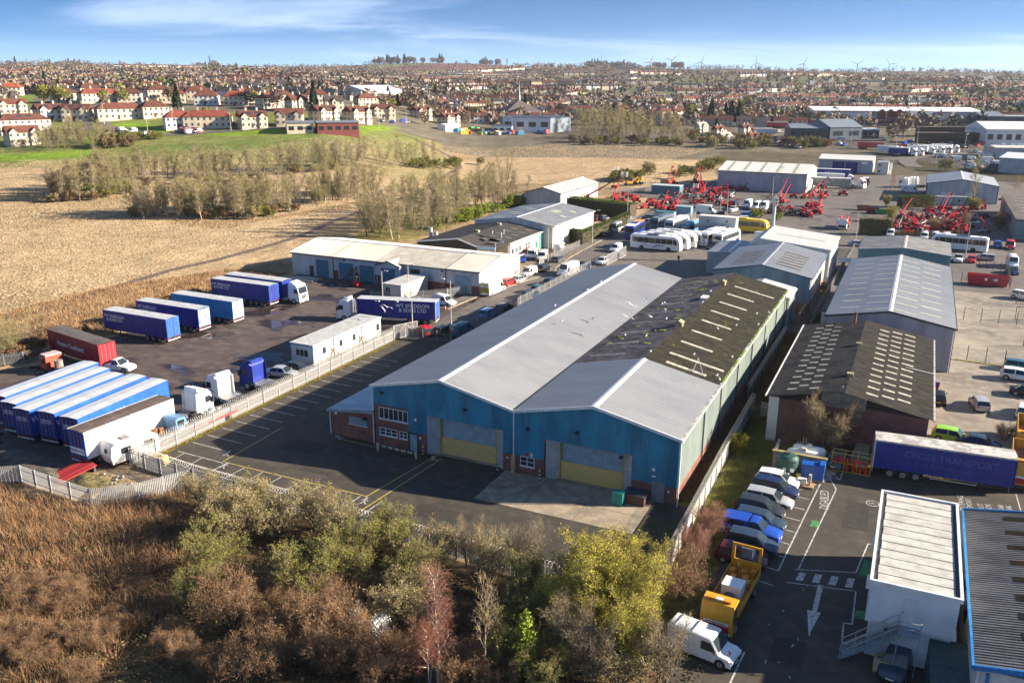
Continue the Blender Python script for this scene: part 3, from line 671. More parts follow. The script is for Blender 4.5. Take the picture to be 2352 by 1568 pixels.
roof_ribs(MB(),-.3,L+.3,W1-.12,HE+.03,W1/2,HR,.33).build('roof_slope',GREYROOF,t)
roof_ribs(MB(),-.3,CHG,W1+.12,HE+.03,W1*1.5,HR,.33).build('roof_slope',GREYROOF,t)
roof_ribs(MB(),-.3,CHG,W+.05,HE-.02,W1*1.5,HR,.33).build('roof_slope',GREYROOF,t)
fl=roof_ribs(MB(),CHG+.02,L+.2,W1+.12,HE-.02,W1*1.5,HR-.06,.30,.06).build('roof_slope',FIBRE2,t);fl['label']='lichen-streaked fibre cement slope of the roof'
fr=roof_ribs(MB(),CHG+.02,L+.2,W+.02,HE-.06,W1*1.5,HR-.06,.30,.06).build('roof_slope',FIBRE,t);fr['label']='mossy brown fibre cement slope of the roof'
for x,y0,y1 in((W1/2,-.4,L+.35),(W1*1.5,-.4,CHG)):
 q=MB();e=.38;s_=(HR-HE)/(W1/2)
 q.add([(x-e,y0,HR-e*s_+.05),(x,y0,HR+.08),(x+e,y0,HR-e*s_+.05),(x-e,y1,HR-e*s_+.05),(x,y1,HR+.08),(x+e,y1,HR-e*s_+.05)],[(0,1,4,3),(1,2,5,4)]);q.build('ridge_cap',TRIM,t)
for k in range(2):
 q=MB();x0=k*W1
 q.bar((x0-.3*(k==0),-.36,HE-.12),(x0+W1/2,-.36,HR-.06),.1,.3).bar((x0+W1/2,-.36,HR-.06),(x0+W1+.3*(k==1),-.36,HE-.12),.1,.3);q.build('verge_trim',TRIM,t)
MB().box(W+.06,-.3,HE-.3,W+.34,CHG+.5,HE-.02).box(W+.06,CHG+.5,HE-.3,W+.34,L,HE-.08).build('gutter',M('weathered_gutter',(.42,.42,.38),.7,var=.25),t)
moss=MB()
for i in range(46):
 y=rnd.uniform(CHG,L-1);moss.box(W+.08,y,HE-.07,W+.3,y+rnd.uniform(.4,1.6),HE-.02+rnd.uniform(0,.05))
stuff(moss.build('moss',M('bright_moss',(.20,.26,.02),.95,var=.3,scale=6),t))
MB().box(W1-.13,-.3,HE-.25,W1+.13,L,HE-.02).build('valley_gutter',DKSTEEL,t)
for x,y,z0,m_ in((W1,-.2,1.6,TRIM),(W+.14,-.16,0,TRIM),(-.16,-.1,0,TRIM)):MB().cyl((x,y,z0),(x,y,HE-.15),.075,n=8).build('downpipe',m_,t)
MB().box(W1-.2,-.42,0,W1+.2,-.04,2.0).build('pipe_guard',M('new_timber',(.50,.34,.18),.8,var=.2,scale=4),t)
for y in(9.5,17.5,27,36.5,46.5,56.5,65):MB().cyl((W+.16,y,.0),(W+.16,y,HE-.2),.07,n=6).build('downpipe',DKSTEEL,t)
for i,y in enumerate((20.8,26.0,31.4,36.9,42.4,47.9,53.4,58.9)):
 w_=.62
 slab_on_slope(y,y+w_,W,HE-.05,W1*1.5,HR-.06,.05 if i==0 else .34,.80,.065,.02).build('rooflight',GRPRL,t)
slab_on_slope(58.9,59.5,W,HE-.05,W1*1.5,HR-.06,.10,.33,.065,.02).build('rooflight',GRPRL,t);slab_on_slope(17.4,18.1,W,HE-.05,W1*1.5,HR-.06,.20,.74,.10,.03).build('rooflight',GRPRL,t)
slab_on_slope(18.3,19.0,W,HE-.05,W1*1.5,HR-.06,.22,.60,.066,.012).build('roof_opening',M('black_void',(.01,.01,.01),.9,var=0),t)
q=MB();zz=lambda x:HE+(HR-HE)*(W-x)/(W1/2)
q.bar((32.3,17.8,zz(32.3)+.1),(31.2,19.9,zz(31.2)+1.0),.06,.06).bar((31.2,17.4,zz(31.2)+.1),(31.2,19.9,zz(31.2)+1.0),.06,.06).build('roof_strut',STEEL,t)
for y in(19.0,24.4,29.9,35.2,40.8,46.2,51.7,57.0,62.0):slab_on_slope(y,y+.6,W1+.1,HE-.02,W1*1.5,HR-.06,.10+.05*rnd.random(),.62,.065,.02).build('rooflight',M('grimy_rooflight',(.24,.23,.22),.7,var=.3,scale=2),t)
for x,y in((W1*1.5,58.2),(W1*1.5,32.0)):
 q=MB();q.box(x-.45,y-.5,HR-.2,x+.45,y+.5,HR+.45).prism([(x-.6,HR+.42),(x+.6,HR+.42),(x,HR+.72)],'y',y-.6,y+.6);q.build('roof_vent',M('mossy_vent',(.30,.27,.16),.9,var=.3),t)
MB().box(W1*1.5-1.0,47.5,HR-.30,W1*1.5-.1,49.4,HR+.12).build('repair_sheet',TRIM,t)
tufts=MB()
for i in range(46):
 y=rnd.uniform(CHG+.8,L-2);left=rnd.random()<.6;f=rnd.random()*.9
 x=W1+.3+f*8 if left else W-.4-f*8;z=HE+(HR-HE)*f*.93+.05;r=rnd.uniform(.15,.5)
 tufts.add([(x+r*1.2*math.cos(k*1.05),y+r*.6*math.sin(k*1.05),z+(.1*f if left else 0))for k in range(6)]+[(x,y,z+.14)],[(k,(k+1)%6,6)for k in range(6)])
stuff(tufts.build('moss_tuft',MATS['bright_moss'],t))
# doors: recessed shutters, boarded below
for x0,x1 in((8.1,14.8),(22.1,28.75)):
 zd=4.55
 roller(t,(x0,.85,1.95),X_,x1-x0,zd-1.95,SHUT)
 n_b=1
 MB().box(x0,.70,.06,x1,.80,2.0).build('osb_boarding',OSB,t)
 MB().box(x0-.2,.2,-.1,x1+.2,.95,.06).build('threshold',CONC,t)
 jl=MB();ribs(jl,(x0-1.35,-.02),(x0-.12,.55),0,zd+.05,.25,.04);jl.build('door_jamb',M('pale_jamb_cladding',(.40,.42,.43),.5,var=.1),t)
 jr=MB();ribs(jr,(x1+.12,.55),(x1+1.1,-.02),0,zd+.05,.25,.04);jr.build('door_jamb',MATS['pale_jamb_cladding'],t)
 for x in(x0-.12,x1+.02):MB().box(x,.5,0,x+.1,.85,zd).build('guide_post',M('yellow_paint',(.55,.46,.10),.5,var=.15),t)
 MB().box(x0-1.4,-.02,zd-.06,x1+1.2,.9,zd+.02).build('soffit',DKSTEEL,t)
for x in(6.6,15.6,20.4):
 q=MB()
 for k in range(6):q.cyl((x,-.75,k*.2),(x,-.75,k*.2+.2),.11,n=8,m=k%2)
 q.build('bollard',[M('hazard_black',(.03,.03,.03),.6,var=0),M('hazard_pale',(.55,.48,.40),.6,var=.1)],t)
q=MB()
q.bar((1.4,-1.6,.62),(6.3,-1.8,.62),.1,.24)
for x in(1.4,6.3):q.box(x-.09,-1.8,0,x+.09,-1.6,.95)
MB_bar=thing('crash_barrier','low pale timber crash barrier with black bands before the brick office','barrier',EO,TH)
q.build('rail',M('hazard_pale2',(.55,.47,.38),.7,var=.15),MB_bar)
for k in range(6):MB().box(1.75+k*.85,-1.87-.03*k,.48,1.87+k*.85,-1.53-.03*k,.76).build('band',BLACK,MB_bar)
window(t,(.62,-.01,3.15),X_,3.75,1.35,6,1);window(t,(.62,-.01,1.2),X_,2.3,.85,3,2);window(t,(3.2,-.01,1.2),X_,1.05,.85,2,2)
window(t,(17.9,-.01,.95),X_,1.6,1.05,2,2)
roller(t,(4.55,-.06,0),X_,.95,2.0,SHUT,frame=DKSTEEL,name='steel_door')
plank(t,'steel_door',(31.9,-.03,0),X_,1.3,2.1,.06,M('grey_blue_door',(.16,.21,.24),.5,var=.1))
MB().box(29.6,-1.7,0,31.7,-.06,.95).build('bin_store',BRICK3,t);MB().box(29.5,-1.75,.95,31.8,-.04,1.05).build('bin_store_roof',DKSTEEL,t)
for x,z in((11.3,5.9),(1.0,6.1),(23.9,5.6),(18.6,5.0),(28.6,3.9)):plank(t,'wall_lamp',(x,-.05,z),X_,.32,.26,.3,BLACK)
for x,z,w_,h_,m_ in((5.2,3.6,.26,.3,WHITE),(31.9,3.2,.26,.3,WHITE),(31.9,2.6,.36,.14,WHITE),(18.5,2.15,.36,.32,M('red_sign',(.5,.04,.04),.5,var=0)),(19.05,2.15,.28,.36,WHITE),(5.75,1.5,.2,.35,WHITE),(6.3,1.3,.2,.2,M('blue_sign',(.03,.1,.5),.5,var=0)),(20.1,1.35,.2,.2,MATS['blue_sign']),(33.5,1.2,.16,.22,WHITE),(16.3,1.4,.18,.18,WHITE)):plank(t,'wall_sign',(x,-.07 if z>2.05 else-.01,z),X_,w_,h_,.05,m_)
# lean-to office on the left
ax=thing('brick_annex','low red brick lean-to annex with pale blue metal roof beside the blue front','annex',EO,TH)
q=MB();q.box(-6.0,.0,-.2,-.2,.26,3.15).box(-6.0,.26,-.2,-5.74,21,3.0).box(-6,20.8,-.2,-.2,21,3.2)
q.prism([(-6.0,3.15),(-.2,3.15),(-.2,3.75)],'y',0,.26);q.build('brickwork',BRICK,ax)
roof_ribs(MB(),-.3,21.2,-6.25,3.12,-.1,3.95,.3).build('roof',M('pale_blue_roof',(.40,.47,.52),.45,.05,var=.1,scale=.5),ax)
MB().bar((-6.3,-.36,3.0),(-.1,-.36,3.75),.1,.3).build('fascia',M('grey_fascia',(.24,.29,.32),.6,var=.1),ax);MB().box(-6.4,-.3,2.92,-6.24,21,3.06).build('gutter',TRIM,ax)
MB().cyl((-6.1,-.1,0),(-6.1,-.1,3.0),.07,n=6).build('downpipe',TRIM,ax)
q=MB();ribs(q,(-3.5,-.04),(-1.1,-.04),1.75,2.65,.2,.03);q.build('shutter_panel',SHUT,ax);MB().box(-3.6,-.1,1.66,-1.0,0,1.74).build('sill',TRIM,ax)
plank(ax,'wall_sign',(-5.5,-.01,2.5),X_,.3,.42,.05,WHITE);plank(ax,'wall_lamp',(-1.5,-.01,2.55),X_,.4,.3,.35,BLACK)
# razor wire along the annex roof edge
def coil(name,p,q,r=.24,turn=.34,mat=None,parent=None,zj=0.,res=9):
 p=Vector(p);q=Vector(q);L_=(q-p).length;d=(q-p)/L_;a=d.cross(Vector((0,0,1))).normalized();b=a.cross(d)
 n_=int(L_/turn*res);th=.016;pts=[]
 for i in range(n_+1):
  t_=i/n_;an=2*math.pi*i/res
  pts.append(p+d*(L_*t_)+a*(math.cos(an)*r)+b*(math.sin(an)*r))
 V_=[];F_=[]
 for i,c in enumerate(pts):
  u=(c-(p+d*(L_*i/n_))).normalized();V_+=[tuple(c+u*th),tuple(c-u*th),tuple(c+d*th*1.6)]
 for i in range(len(pts)-1):
  for k in range(3):F_.append((3*i+k,3*i+(k+1)%3,3*i+3+(k+1)%3,3*i+3+k))
 return obj(name,fast_mesh(name,V_,F_,mat or STEEL),parent)
coil('razor_wire',(-5.6,.4,3.45),(-.4,.4,4.05),.22,.3,None,ax)
# tail of the warehouse: low white-roofed link behind
t=shed('pale_lean_to','narrow pale extension with ribbed white roof behind the mossy warehouse roof',24.5,67.6,10.2,7.5,5.6,6.6,PALECLAD,M('white_rib_roof',(.60,.59,.56),.45,var=.1),cat='extension',pitch=.5)
# ---- 2. long row of units left of the road
ROWROOF=speckle_mat('beige_metal_roof',(.47,.45,.40),[((.38,.36,.31),.22,.42,.64,(1,.4,1)),((.54,.52,.47),.8,.58,.74,(1,.4,1))],.5)
t=thing('unit_row','long low pale workshop row with blue shutters and ribbed beige roof','workshop',est(-65.6,66.6),TH)
LW,LD,he,hr=44.2,18.3,4.6,6.1
GRCL=M('light_grey_cladding',(.47,.50,.53),.5,var=.08,scale=.6,stretch=(1,1,.3))
ribs(MB(),(0,0),(10.5,0),0,he,.33,out=.02).build('front_wall',GRCL,t)
ribs(MB(),(10.5,0),(LW,0),1.7,he,.33,out=.02).build('front_wall',GRCL,t)
MB().box(10.5,0,-.2,LW,.25,1.7).build('plinth',BRICK,t)
gz=lambda u:he+(hr-he)*(1-abs(u-LD/2)/(LD/2))-.03
ribs(MB(),(LW,0),(LW,LD),0,gz,.33,out=.02).build('gable_wall',WHITECLAD,t)
ribs(MB(),(0,LD),(0,0),0,gz,.33,out=.02).build('gable_wall',GRCL,t)
ribs(MB(),(LW,LD),(0,LD),0,he,.6,out=.02).build('back_wall',GRCL,t)
def roof_x(x0,x1,ye,ze,yr,zr,pitch=.5,depth=.06):
 q=MB();roof_ribs(q,x0,x1,ye,ze,yr,zr,pitch,depth);q.v=[(y,x,z)for x,y,z in q.v];q.f=[f[::-1]for f in q.f];return q
for i,(x0,x1)in enumerate(((-.3,9.9),(10.0,21.0),(21.1,36.9),(37.0,44.5))):
 m_=(ROWROOF,ROWROOF,M('plain_beige_roof',(.40,.375,.32),.6,var=.12,scale=.5),ROWROOF)[i]
 roof_x(x0,x1,-.3,he-.05,LD/2,hr,.5 if i!=2 else .33,.07 if i!=2 else .03).build('roof_slope',m_,t)
 roof_x(x0,x1,LD+.3,he-.05,LD/2,hr,.5,.06).build('roof_slope',m_,t)
MB().add([(-.4,LD/2-.4,hr+.04),(-.4,LD/2,hr+.1),(-.4,LD/2+.4,hr+.04),(LW+.4,LD/2-.4,hr+.04),(LW+.4,LD/2,hr+.1),(LW+.4,LD/2+.4,hr+.04)],[(0,3,4,1),(1,4,5,2)]).build('ridge_cap',TRIM,t)
for x in(-.35,LW+.35):
 q=MB();q.bar((x,-.3,he-.1),(x,LD/2,hr-.02),.1,.26).bar((x,LD/2,hr-.02),(x,LD+.3,he-.1),.1,.26);q.build('verge_trim',TRIM,t)
MB().box(-.3,-.46,he-.25,LW+.3,-.3,he-.1).build('gutter',DARKTRIM,t)
for x in(10.5,21.2,37):MB().box(x-.09,-.12,0,x+.09,0,he).build('downpipe',DARKTRIM,t)
for x,w_,h_,m_ in((6.2,3.2,3.6,BLUESHUT),(12.0,3.5,3.5,BLUESHUT),(17.0,3.5,3.4,BLUESHUT),(39.0,3.4,3.6,SHUT)):roller(t,(x,-.08,0),X_,w_,h_,m_,frame=GRCL)
plank(t,'door',(4.4,-.04,0),X_,1.0,2.1,.06,DARKTRIM)
q=MB();ribs(q,(22.0,-1.4),(27.4,-1.4),0,lambda u:4.1+.9*(1-abs(u-2.7)/2.7),.33);ribs(q,(27.4,-1.4),(27.4,0),0,4.2,.33);ribs(q,(22,0),(22,-1.4),0,4.2,.33);q.build('porch_wall',GRCL,t)
q=MB();q.add([(21.8,-1.6,4.1),(24.7,-1.6,5.12),(27.6,-1.6,4.1),(21.8,4,4.1),(24.7,4,5.12),(27.6,4,4.1)],[(0,1,4,3),(1,2,5,4)]);q.build('porch_roof',ROWROOF,t)
MB().bar((21.8,-1.62,4.05),(24.7,-1.62,5.07),.08,.22).bar((24.7,-1.62,5.07),(27.6,-1.62,4.05),.08,.22).build('porch_trim',DARKTRIM,t)
roller(t,(23.2,-1.5,0),X_,3.3,3.7,BLUESHUT,frame=GRCL);plank(t,'door',(22.2,-1.44,0),X_,.85,2.1,.06,DARKTRIM)
window(t,(29.0,-.03,2.9),X_,2.2,.9,3,1,frame=DARKTRIM)
plank(t,'wall_sign',(LW+.05,7.0,3.6),Y_,4.2,.7,.04,WHITE)
for x,y in((13.2,3.9),(36,3.9)):plank(t,'wall_lamp',(x,-.03,y),X_,.3,.25,.25,BLACK)
# ---- 3. dark-roofed old workshop with pale front, and its grey-roofed extension
BITU=speckle_mat('bitumen_roof',(.040,.035,.032),[((.062,.054,.046),.5,.5,.66,(.4,1,1)),((.026,.024,.024),1.2,.55,.7,(.4,1.4,1))],.8)
t=thing('dark_roofed_workshop','old low workshop with black bitumen roof and pale rendered roadside front','workshop',est(-49.5,90.5),TH)
W_,L_=19.6,26.0;he,hr,xr=4.4,5.8,10.4
gz2=lambda u:(he+(hr-he)*u/xr if u<xr else(hr-(hr-4.5)*(u-xr)/4.4 if u<xr+4.4 else 4.5))-.04
MB().prism([(0,-.2),(W_-4.5,-.2),(W_-4.5,4.45),(xr+4.4,4.45),(xr,hr-.05),(0,he-.05)],'y',0,.3).build('gable_wall',M('dark_harling',(.055,.045,.04),.95,var=.15),t)
MB().box(W_-.3,7.5,-.2,W_,L_,4.3).box(0,.3,-.2,.3,L_,4.3).box(W_-4.6,.3,-.2,W_-4.3,7.5,4.3).box(W_-4.3,7.2,-.2,W_-.3,7.5,4.3).box(.3,L_-.3,-.2,W_-.3,L_,4.3).build('rendered_wall',RENDERW,t)
roof_ribs(MB(),-.3,L_,-.3,he-.05,xr,hr,.6,.03).build('roof_slope',BITU,t)
roof_ribs(MB(),7.0,L_,W_+.3,he-.05,xr,hr,.6,.03).build('roof_slope',BITU,t)
roof_ribs(MB(),-.3,7.0,xr+4.6,4.5,xr,hr,.6,.03).build('roof_slope',BITU,t)
MB().box(xr+4.3,-.3,4.42,W_+.2,7.0,4.52).build('flat_roof',BITU,t)
q=MB();q.bar((-.3,-.36,he-.1),(xr,-.36,hr-.06),.1,.28).bar((xr,-.36,hr-.06),(xr+4.5,-.36,4.44),.1,.28).bar((xr+4.5,-.36,4.4),(W_+.2,-.36,4.4),.1,.3);q.build('verge_trim',TRIM,t)
MB().box(W_+.28,7,4.05,W_+.44,L_,4.25).build('gutter',TRIM,t)
for y in(9.3,20.7):
 MB().box(xr-.5,y-.5,hr-.2,xr+.5,y+.5,hr+.45).build('roof_vent',MATS['mossy_vent'],t)
for x,y in((13.5,11),(15.2,13.5),(16.5,9.5)):MB().cyl((x,y,4.6),(x,y,6.1),.09,n=6).build('flue',TRIM,t)
for i in range(12):
 f=(.25,.55)[i%2];y=2.8+i*1.9;x='r'
 slab_on_slope(y,y+1.5,W_+.3,he-.05,xr,hr,f-.07,f+.10,.035,.015).build('rooflight',M('grey_patch',(.10,.095,.08),.7,var=.2),t)
for y in(8.3,10.4,12.4):window(t,(W_+.01,y,1.5),Y_,1.2,1.3,2,1)
for y in(16.0,17.4):window(t,(W_+.01,y,1.3),Y_,1.0,1.6,1,2)
plank(t,'wall_sign',(W_+.02,19.0,2.6),Y_,2.4,1.1,.05,WHITE);plank(t,'door',(W_+.02,21.8,0),Y_,1.0,2.2,.06,M('green_door',(.02,.14,.11),.5,var=.1));plank(t,'wall_sign',(W_-4.2,-.45,3.85),X_,4.4,.55,.05,M('pale_blue_board',(.35,.50,.60),.5,var=.1))
roller(t,(W_+.05,23.6,0),Y_,2.2,3.6,M('teal_shutter',(.05,.25,.25),.5,var=.1))
mbx=MB();mbx.cyl((-1.2,8,0),(-1.2,8,6.2),.45,n=10).cyl((.2,8,0),(.2,8,5.3),.5,n=10);mbx.build('silo_stack',STEEL,t)
t=shed('grey_roofed_workshop','pale workshop with shallow smooth grey roof behind the dark-roofed one',-48.6,116.8,21.3,28.6,5.6,7.1,WHITECLAD,M('plain_grey_roof',(.33,.335,.34),.55,var=.08,scale=.3),rx=.55,roof_l=BIGGREY,lmat=M('lime_rooflight',(.42,.45,.30),.6,var=.1),lights=[('l',3+i*4.2,1.2,.35+.25*(i%2),.55+.25*(i%2))for i in range(6)]+[('r',15,1.0,.55,.75),('r',17,1.0,.55,.75),('r',12,1.2,.2,.35),('r',20,1.2,.25,.4)],cat='workshop')
window(t,(21.33,10.5,2.2),Y_,.9,1.2,1,2);window(t,(21.33,13,2.2),Y_,.9,1.2,1,2)
# ---- 4. white-sided shed behind the hedge
t=shed('white_sided_shed','narrow grey and white shed beside the field at the machine yard',-63.0,180.2,11.8,35.6,5.0,6.6,GREYCLAD,M('pale_grey_roof',(.50,.50,.48),.5,var=.08),side=WHITECLAD,lights=[(s_,2+i*4.3,1.3,.2,.85)for i in range(8)for s_ in 'r'],lmat=M('grey_rooflight',(.40,.39,.34),.6,var=.1),trim=DARKTRIM,ridge=TRIM,gut=DARKTRIM,pitch=.5)
MB().box(-5,2,0,-.1,9,3.2).build('side_store',WHITECLAD,t)
# ---- 5. the two sheds behind the blue warehouse
dl=[('l',3.2+i*2.3,.75,.30,.78)for i in range(6)]+[('r',3.2+i*2.4,.8,.28,.80)for i in range(6)]
t=shed('blue_gabled_shed','grey-roofed shed with blue-grey gable and dark roof strips behind the warehouse',19.8,80.2,16.8,24.0,6.5,8.1,BLGREYCLAD,BIGGREY,plinth=(1.9,BRICK2),side=WHITECLAD,lights=dl,lmat=DARKRL,trim=M('blue_dark_trim',(.05,.13,.2),.5,var=.1),ridge=GREYROOF,pitch=.3)
for y in(5,10,15):MB().cyl((17.0,y,0),(17.0,y,6.3),.06,n=6).build('downpipe',TRIM,t)
t=shed('white_ribbed_shed','white shed with coarse ribbed roof in front of the coach yard',21.5,106.5,15.6,17.5,7.0,8.3,WHITECLAD,M('white_rib_roof2',(.58,.57,.53),.5,var=.08),lights=[('l',3,1.0,.15,.85),('l',11,1.0,.15,.85),('r',8,1.0,.15,.85)],lmat=M('grey_rooflight',(.40,.39,.34),.6),pitch=.62,rx=.12,ridge=TRIM)
t=shed('lean_to_store','small blue-grey roofed store beside the white ribbed shed',12.8,106.5,8.6,14,4.6,5.0,GREYCLAD,BIGGREY,cat='store',pitch=.5)
# ---- 6. the right-hand sheds
gl=[]
for i in range(10):
 y=1.5+i*4.4;gl+=[('l',y,.45,.60,.95),('l',y+2.1,.45,.18,.5),('r',y,.45,.60,.95),('r',y+2.1,.45,.22,.55)]
t=shed('big_grey_shed','large pale grey shed with yellowed rooflight strips right of the warehouse',41.8,55.6,16.8,45.8,6.5,8.0,GREYCLAD,BIGGREY,lights=gl,lmat=YELRL,trim=DARKTRIM,ridge=TRIM,gut=DARKTRIM,pitch=.33,corner=DARKTRIM)
t=shed('teal_shed','dark teal shed with flat grey roof behind the big grey shed',42.2,113.3,16.7,15.7,6.5,7.4,TEALCLAD,M('aged_grey_roof',(.30,.29,.27),.7,var=.14,scale=.5),trim=TEALCLAD,ridge=M('pale_ridge',(.5,.47,.42),.6),gut=TEALCLAD,pitch=.5)
for k in range(2):MB().box(-4.2,2.5+k*2.6,3.0,0,4.6+k*2.6,3.1).build('canopy',M('blue_canopy',(.16,.25,.32),.5,var=.1),t)
bl=[]
for i in range(13):
 y=1.2+i*2.3;bl+=[('l',y,.5,.24,.36),('l',y+1.15,.5,.38,.50),('l',y,.5,.53,.65),('r',y,.5,.63,.77),('r',y+.75,.5,.45,.59),('r',y+1.15,.5,.26,.41)]
t=thing('brick_warehouse','brick warehouse with dark corrugated roof and chequered rooflights','warehouse',est(39.5,20.2),TH)
W_,L_,he,hr=16.2,31.6,5.5,7.1;xr=W_*.48
MB().box(1.0,0,-.2,W_,.3,4.6).box(W_-.3,.3,-.2,W_,L_,5.3).box(0.3,L_-.3,-.2,W_-.3,L_,5.3).box(0,.6,-.2,.3,L_,5.3).prism([(1.0,4.6),(W_,4.6),(W_,5.25),(xr,5.5),(1.0,5.1)],'y',.05,.3).build('brickwork',BRICK3,t)
ribs(MB(),(-.1,.0),(1.0,.0),0,5.3,.3).build('corner_cladding',WHITECLAD,t)
roof_ribs(MB(),-.5,L_+.3,-.4,he-.08,xr,hr,.3,.06).build('roof_slope',speckle_mat('streaked_fibre_cement',(.062,.054,.050),[((.028,.026,.025),.4,.42,.6,(1,1,1)),((.26,.235,.23),2.4,.60,.74,(.35,3,1))],.95),t)
roof_ribs(MB(),-.5,L_+.3,W_+.4,he-.08,xr,hr,.3,.06).build('roof_slope',FIBRE3,t)
ribs(MB(),(5.4,-.05),(10,-.05),5.15,lambda u:he+(hr-he)*(1-abs(5.4+u-xr)/8.2)-.12,.25).build('gable_louvre',M('dusty_louvre',(.20,.19,.16),.8,var=.2),t)
MB().prism([(0,5.0),(xr,5.3),(W_,5.0),(W_,5.4),(xr,hr-.1),(0,5.4)],'y',.06,.3).build('gable_boarding',M('black_boarding',(.025,.023,.022),.9,var=.15),t)
for s_,y,w_,a0,a1 in bl:
 slab_on_slope(y,y+w_,-.4 if s_=='l' else W_+.4,he-.08,xr,hr,a0,a1,.066,.02).build('rooflight',GRPRL,t)
MB().bar((-.42,-.5,he-.05),(-.42,L_+.3,he-.05),.16,.12).build('gutter',TRIM,t);MB().bar((W_+.5,-.5,he-.1),(W_+.5,L_+.3,he-.1),.18,.18).build('gutter',M('pale_gutter',(.48,.46,.44),.7,var=.2),t)
for y in(5.4,18.5):MB().box(xr-.35,y,hr-.15,xr+.35,y+.7,hr+.35).build('roof_vent',MATS['mossy_vent'],t)
MB().cyl((xr-1.3,L_-1.5,hr-.4),(xr-1.3,L_-1.5,hr+1.6),.14,n=8).build('flue',M('rusty_flue',(.25,.11,.07),.8,var=.2),t)
MB().cyl((xr-.4,-.0,hr-2.0),(xr-.4,1.5,hr+.1),.06,n=6).build('vent_pipe',M('rust_pink',(.40,.25,.20),.8),t)
MB().bar((W_*.72,15.5,6.25),(W_+.4,15.6,5.6),.12,.05).build('roof_strip',TRIM,t)
# ---- 7. white two-storey cabin block
t=thing('white_cabin_block','white two-storey cabin block with flat panelled roof and grey outside stairs','office block',est(52.2,-16.3),TH)
CW=M('white_cabin_wall',(.66,.68,.70),.45,var=.06,scale=.5)
MB().box(.15,.15,.12,5.35,14.7,3.0).box(0,0,3.22,5.5,14.85,5.95).build('wall',CW,t)
MB().box(-.12,-.12,2.95,5.62,14.97,3.25).build('floor_band',TRIM,t);
q=MB();q.box(-.16,-.16,5.9,5.66,.04,6.22).box(-.16,14.82,5.9,5.66,15.02,6.22).box(-.16,.04,5.9,.04,14.82,6.22).box(5.46,.04,5.9,5.66,14.82,6.22);q.build('parapet',TRIM,t)
PNL=M('white_roof_panel',(.47,.455,.41),.8,var=.12,scale=1.2)
MB().box(.04,.04,5.88,5.46,14.82,5.98).build('roof_deck',DKSTEEL,t)
npn=12
for i in range(npn):
 y0=.08+i*14.7/npn;MB().box(.3 if i%2 else .34,y0+.06,5.98,5.2,y0+14.7/npn-.06,6.06+.004*(i%3)).build('roof_panel',PNL,t)
plank(t,'door',(2.1,-.02,3.25),X_,.95,2.1,.05,M('white_door',(.60,.62,.63),.4,var=.03));MB().box(2.14,-.12,4.2,2.2,-.06,4.32).build('door_handle',BLACK,t)
for y in(2.0,8.0):MB().box(-.35,y,4.2,0,y+.8,4.9).build('air_conditioner',WHITE,t)
MB().box(1.2,-.05,2.3,1.55,-.0,2.65).build('vent_opening',BLACK,t)
GST=M('stair_steel',(.24,.30,.33),.5,.3,var=.1)
st=MB();
for i in range(13):
 x=1.9-.27*(13-i)+.3;st.box(x,-1.15,.22*i+.15,x+.27,-.25,.22*i+.2)
s_o=st.build('stair_treads',GST,t)
MB().bar((-1.5,-1.18,.1),(2.1,-1.18,3.1),.05,.3).bar((-1.5,-.22,.1),(2.1,-.22,3.1),.05,.3).build('stair_stringer',GST,t)
MB().box(2.0,-1.2,3.12,3.4,-.13,3.22).build('landing',GST,t)
q=MB()
for y in(-1.18,-.24):
 for h in(.55,1.05):q.bar((-1.4,y,.1+h),(2.0,y,3.1+h),.05,.05)
 for f in(0,.25,.5,.75,1):q.bar((-1.4+3.4*f,y,.1+3*f),(-1.4+3.4*f,y,1.2+3*f),.05,.05)
for h in(.55,1.05):q.bar((2.0,-1.18,3.15+h),(3.4,-1.18,3.15+h),.05,.05);q.bar((3.38,-1.18,3.15+h),(3.38,-.2,3.15+h),.05,.05)
for x in(2.0,3.4):q.bar((x,-1.18,3.1),(x,-1.18,4.3),.05,.05)
q.build('handrail',STEEL,t)
MB().cyl((2.05,-1.15,0),(2.05,-1.15,3.2),.04,n=6).build('stair_post',STEEL,t);MB().cyl((3.35,-1.15,0),(3.35,-1.15,3.2),.04,n=6).build('stair_post',STEEL,t)
# ---- 8. grey corrugated building with blue trim, bottom right
t=thing('blue_trimmed_shed','grey corrugated roof building with bright blue edge trim at the right edge','warehouse',est(58.6,-21.7),TH)
W_,L_,he,hr=15.0,21.9,5.0,6.2
MB().box(0,0,-.2,W_,.3,4.85).box(0,.3,-.2,.3,L_,4.85).box(.3,L_-.3,-.2,W_,L_,4.85).build('wall',M('offwhite_wall',(.58,.57,.53),.7,var=.1),t)
roof_ribs(MB(),-.12,L_+.12,-.12,he,W_/2,hr,.30,.055).build('roof_slope',speckle_mat('weathered_corrugation',(.15,.145,.14),[((.09,.088,.086),.8,.42,.6,(.5,1,1)),((.24,.235,.23),2.2,.58,.72,(.3,2.4,1))],.75),t)
roof_ribs(MB(),-.12,L_+.12,W_+.12,he,W_/2,hr,.30,.055).build('roof_slope',MATS['weathered_corrugation'],t)
q=MB();q.bar((-.2,-.2,he-.02),(W_/2,-.2,hr),.16,.34).bar((-.2,L_+.2,he-.02),(W_/2,L_+.2,hr),.12,.3).box(-.3,-.2,he-.22,-.14,L_+.2,he+.06);q.build('edge_trim',BLUETRIM,t)
MB().box(.55,-.1,0,.75,0,4.7).build('corner_trim',BLUETRIM,t);MB().cyl((.1,-.15,0),(.1,-.15,4.8),.08,n=6).build('downpipe',TRIM,t)
